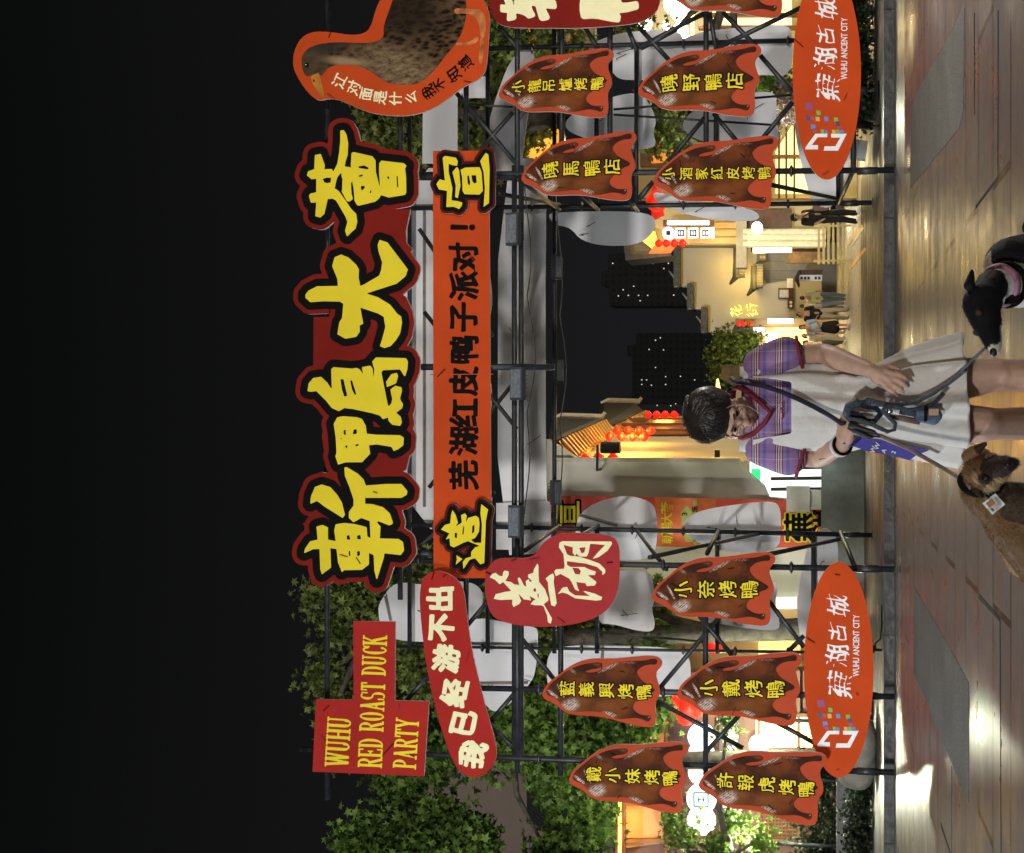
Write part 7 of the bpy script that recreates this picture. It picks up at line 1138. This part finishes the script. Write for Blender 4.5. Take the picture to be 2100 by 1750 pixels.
# ------------------------------------------------------------------ black and white sighthound
KB, KW, KC = (.010, .010, .012), (.62, .60, .58), (.50, .40, .28)
a0 = P(2110, 545, 5.62); t = thing('dog', (a0.x, a0.y, 0), 'slender black and white dog facing left with a pink collar', 'dog', None)
H = lambda dx, dy, Y: P(dx, dy, Y)
gz = lambda v, z: Vector((v.x, v.y, z))
hs0, hs1 = H(2016, 618, 5.32), H(2030, 722, 5.18); ax = (hs1 - hs0).normalized(); upv = Vector((0, 0, 1)); side = ax.cross(upv).normalized(); hu = side.cross(ax).normalized(); L = (hs1 - hs0).length; hh = lambda a, u, s_: hs0 + ax * (a * L) + hu * u + side * s_
wither, rump = H(2080, 545, 5.66), H(2165, 505, 6.15); chest = H(2155, 562, 5.62)
pr = [('e', hh(0.02, 0, 0), (.066, .066, .064), None, KB), ('c', hh(.05, .008, 0), hh(.42, -.002, 0), .062, .050, KB), ('c', hh(.4, .0, 0), hh(.84, -.012, 0), .046, .028, KB), ('c', hh(.8, -.012, 0), hh(.98, -.016, 0), .024, .018, KW), ('c', hh(.45, -.022, 0), hh(.9, -.03, 0), .024, .014, KW), ('c', hh(.3, .042, 0), hh(.62, .022, 0), .010, .008, KB), ('e', hh(.42, .022, .036), (.014, .014, .012), None, KB), ('e', hh(.42, .022, -.036), (.014, .014, .012), None, KB),
 ('c', hh(-.05, -.01, 0), H(2035, 585, 5.44), .052, .055, KB), ('c', H(2035, 588, 5.44), H(2085, 582, 5.56), .056, .072, KW), ('c', H(2090, 592, 5.56), chest, .07, .10, KW), ('c', wither, chest, .105, .12, KB), ('c', wither + Vector((0, .05, -.03)), rump, .105, .09, KB), ('c', H(2095, 540, 5.75), H(2190, 520, 6.0), .105, .085, KB), ('c', rump, rump + Vector((.05, .1, -.1)), .085, .07, KB), ('c', rump + Vector((.05, .14, 0)), rump + Vector((.12, .34, -.25)), .018, .008, KB), ('c', H(2032, 572, 5.6), H(2028, 540, 5.62), .022, .022, KC), ('c', H(2028, 540, 5.62), H(2046, 512, 5.64), .022, .02, KC), ('c', H(2046, 512, 5.64), H(2100, 497, 5.7), .02, .02, KC)]
for sx_ in (-.07, .07):
    e1 = chest + Vector((sx_, .02, -.04)); pr += [('c', e1, gz(e1 + Vector((0, .05, 0)), .26), .045, .026, KB), ('c', gz(e1 + Vector((0, .05, 0)), .26), gz(e1 + Vector((0, .04, 0)), .05), .024, .018, KW), ('c', gz(e1 + Vector((0, .04, 0)), .03), gz(e1 + Vector((0, -.02, 0)), .022), .024, .02, KW)]
    f1 = rump + Vector((sx_, .02, -.06)); pr += [('c', f1, gz(f1 + Vector((0, -.06, 0)), .30), .07, .038, KB), ('c', gz(f1 + Vector((0, -.06, 0)), .30), gz(f1 + Vector((0, .10, 0)), .16), .034, .022, KB), ('c', gz(f1 + Vector((0, .10, 0)), .16), gz(f1 + Vector((0, .07, 0)), .03), .02, .018, KW), ('c', gz(f1 + Vector((0, .07, 0)), .025), gz(f1 + Vector((0, .0, 0)), .02), .022, .018, KW)]
fur(blob('body', pr, M_FUR, t, .0075, 5), 14000, .007, .0009, t, M_FUR, 3)
blob('ear', [('c', hh(-.12, .045, -.05), hh(-.32, .035, -.07), .02, .008, KB)], M_FUR, t, .005, 3); blob('ear', [('c', hh(-.1, .03, .055), H(2042, 556, 5.36), .022, .007, (.05, .045, .045))], M_FUR, t, .005, 3)
MB().ell(hh(1.0, -.012, 0), (.016, .016, .013)).build('nose', mat('wet_black_nose', (.01, .01, .01), .15), t, True); m = MB(); [m.ell(hh(.42, .026, s_ * .049), (.0125, .0125, .0125), n=12) for s_ in (-1, 1)]; m.build('eyes', mat('dark_wet_eye', (.05, .028, .014), .04), t, True)
M_PINK = mat('pink_plaid_collar', (.28, .13, .19), .6, var=.5, scale=45)
cc = H(2050, 586, 5.48); cax = H(2085, 582, 5.56) - H(2035, 588, 5.44)
for off, w_, m_ in ((0, .020, M_PINK), (.3, .022, M_BLK)):
    c_ = MB(); pts = ring(cc + cax * off, cax, .066 + .012 * off, .066 + .012 * off); c_.path(pts, w_ * .6, 8, flat=1.0); c_.build('collar', m_, t, True)
MB().box(cc + cax * .2 + Vector((-.055, -.05, -.02)), (.03, .03, .05)).build('collar_buckle', M_BLK, t)
# ------------------------------------------------------------------ tan mongrel
TB, TD, TL = (.15, .082, .036), (.028, .018, .012), (.30, .20, .10)
b0 = P(2100, 1100, 5.65); t = thing('dog', (b0.x, b0.y, 0), 'tan dog with dark muzzle and black collar looking up, a tag at its neck', 'dog', None)
h0 = P(2014, 966, 5.44); mz = P(2077, 950, 5.27); ax = (mz - h0).normalized(); vw = (Vector((0, 0, CAMZ)) - h0).normalized(); fu = (vw - ax * vw.dot(ax)).normalized(); sd_ = ax.cross(fu).normalized(); L = (mz - h0).length
hh = lambda a, u, s_: h0 + ax * (a * L) + fu * u + sd_ * s_          # muzzle axis, towards viewer, sideways
pr = [('e', hh(0, 0, 0), (.066, .064, .062), None, TB), ('c', hh(0, 0, 0), hh(.35, .012, 0), .064, .05, TB), ('c', hh(.4, .016, 0), hh(.8, .014, 0), .044, .034, TD), ('c', hh(.75, .014, 0), hh(.95, .012, 0), .034, .026, TD), ('c', hh(.35, -.026, 0), hh(.92, -.018, 0), .030, .016, (.10, .075, .055)), ('e', P(2048, 955, 5.325), (.026, .026, .024), None, TD), ('e', P(2020, 980, 5.355), (.026, .026, .024), None, TD), ('e', P(2034, 942, 5.35), (.024, .024, .022), None, TL), ('e', P(2006, 978, 5.375), (.024, .024, .022), None, TL), ('e', P(2036, 992, 5.36), (.024, .024, .022), None, TL), ('e', P(2052, 975, 5.33), (.028, .026, .026), None, TL), ('e', hh(.1, .0, .05), (.03, .03, .03), None, TL), ('e', hh(.1, .0, -.05), (.03, .03, .03), None, TL), ('c', hh(.2, .046, 0), hh(.5, .04, 0), .016, .012, TD)]
nk = P(2012, 1008, 5.5); sh_ = P(2085, 1062, 5.58); rp = P(2150, 1165, 5.85)
pr += [('c', hh(-.2, -.02, 0), nk, .058, .066, TB), ('c', nk, sh_, .068, .10, TB), ('c', P(2075, 1030, 5.5), P(2130, 1040, 5.5), .07, .08, (.06, .04, .025)), ('c', sh_, rp, .115, .10, TB), ('c', P(2110, 1075, 5.6), P(2180, 1150, 5.8), .10, .08, TB), ('c', P(2036, 1066, 5.62), P(2090, 1165, 5.85), .035, .035, TL), ('c', rp, rp + Vector((-.05, .12, -.05)), .09, .07, TB), ('c', rp + Vector((-.05, .16, 0)), rp + Vector((-.2, .3, .02)), .022, .012, TB)]
for sx_ in (-.075, .075):
    e1 = sh_ + Vector((sx_, -.02, -.06)); pr += [('c', e1, gz(e1 + Vector((0, .05, 0)), .22), .05, .032, TB), ('c', gz(e1 + Vector((0, .05, 0)), .22), gz(e1 + Vector((0, .03, 0)), .04), .03, .024, TB), ('c', gz(e1 + Vector((0, .03, 0)), .03), gz(e1 + Vector((0, -.03, 0)), .025), .028, .024, TL)]
    f1 = rp + Vector((sx_, .04, -.06)); pr += [('c', f1, gz(f1 + Vector((0, -.06, 0)), .24), .075, .042, TB), ('c', gz(f1 + Vector((0, -.06, 0)), .24), gz(f1 + Vector((0, .08, 0)), .13), .036, .026, TB), ('c', gz(f1 + Vector((0, .08, 0)), .13), gz(f1 + Vector((0, .05, 0)), .03), .024, .022, TB), ('c', gz(f1 + Vector((0, .05, 0)), .025), gz(f1 + Vector((0, -.02, 0)), .022), .026, .022, TL)]
fur(blob('body', pr, M_FUR, t, .0075, 4), 26000, .013, .0011, t, M_FUR, 4)
blob('ear', [('c', hh(-.05, .03, -.06), P(2000, 925, 5.40), .024, .022, TB), ('c', P(2000, 925, 5.40), P(2021, 910, 5.36), .020, .008, TD)], M_FUR, t, .005, 3) if hh(0, 0, -.05).x > hh(0, 0, .05).x else blob('ear', [('c', hh(-.05, .03, .06), P(2000, 925, 5.40), .024, .022, TB), ('c', P(2000, 925, 5.40), P(2021, 910, 5.36), .020, .008, TD)], M_FUR, t, .005, 3)
blob('ear', [('c', hh(-.2, .0, .06 if hh(0, 0, -.05).x > hh(0, 0, .05).x else -.06), P(2004, 1004, 5.44), .026, .02, TD), ('c', P(2004, 1004, 5.44), P(2012, 1018, 5.42), .018, .008, TD)], M_FUR, t, .005, 3)
m = MB(); [m.ell(P(*c_), (.0145, .0145, .0145), n=12) for c_ in ((2050, 957, 5.30), (2022, 980, 5.33))]; m.build('eyes', mat('brown_wet_eye', (.012, .007, .005), .04), t, True); MB().ell(hh(1.04, .026, 0), (.014, .014, .012)).build('nose', mat('wet_dark_nose', (.012, .011, .011), .12), t, True)
MB().path([hh(.55, -.012, .030), hh(.85, -.004, .026), hh(1.05, -.006, 0), hh(.85, -.004, -.026), hh(.55, -.012, -.030)], .005, 6).build('lips', mat('dark_lips', (.02, .014, .014), .35), t, True); MB().ell(hh(.97, .002, .0), (.016, .022, .013), n=10).build('tongue', mat('pink_tongue', (.5, .2, .2), .35), t, True)
ca = P(1998, 998, 5.44); MB().path(ring(nk.lerp(hh(-.2, -.02, 0), .5), nk - h0, .068, .068), .013, 8).build('collar', M_BLK, t, True)
tp_ = P(*ZM(2700, 1200, 3.365)([(790, 972)])[0], 5.40); tg = MB(); tq = (Vector((0, 0, CAMZ)) - tp_).to_track_quat('Y', 'Z').to_matrix(); tg.box(tp_, (.05, .006, .055), M=tq @ Matrix.Rotation(.7, 3, 'Y')); tg.build('photo_tag', mat('printed_tag', (.55, .62, .55), .3, var=.5, scale=60), t); tm = tq @ Matrix.Rotation(.7, 3, 'Y')
for ox, oz, w_, h_, c_ in ((-.008, .006, .02, .026, (.3, .14, .06)), (.012, -.004, .014, .022, (.5, .3, .4)), (-.004, -.016, .022, .01, (.25, .3, .22)), (.012, .016, .012, .008, (.15, .1, .08))): MB().box(tp_ + tm @ Vector((ox, .0042, oz)), (w_, .002, h_), M=tm).build('tag_picture', mat('tag_print', c_, .3, var=.3, scale=90), t); MB().path(ring(P(*ZM(2700, 1200, 3.365)([(720, 895)])[0], 5.40), vw, .010, .010), .002, 6).build('tag_ring', mat('steel_ring', (.7, .7, .7), .2, metal=1), t)
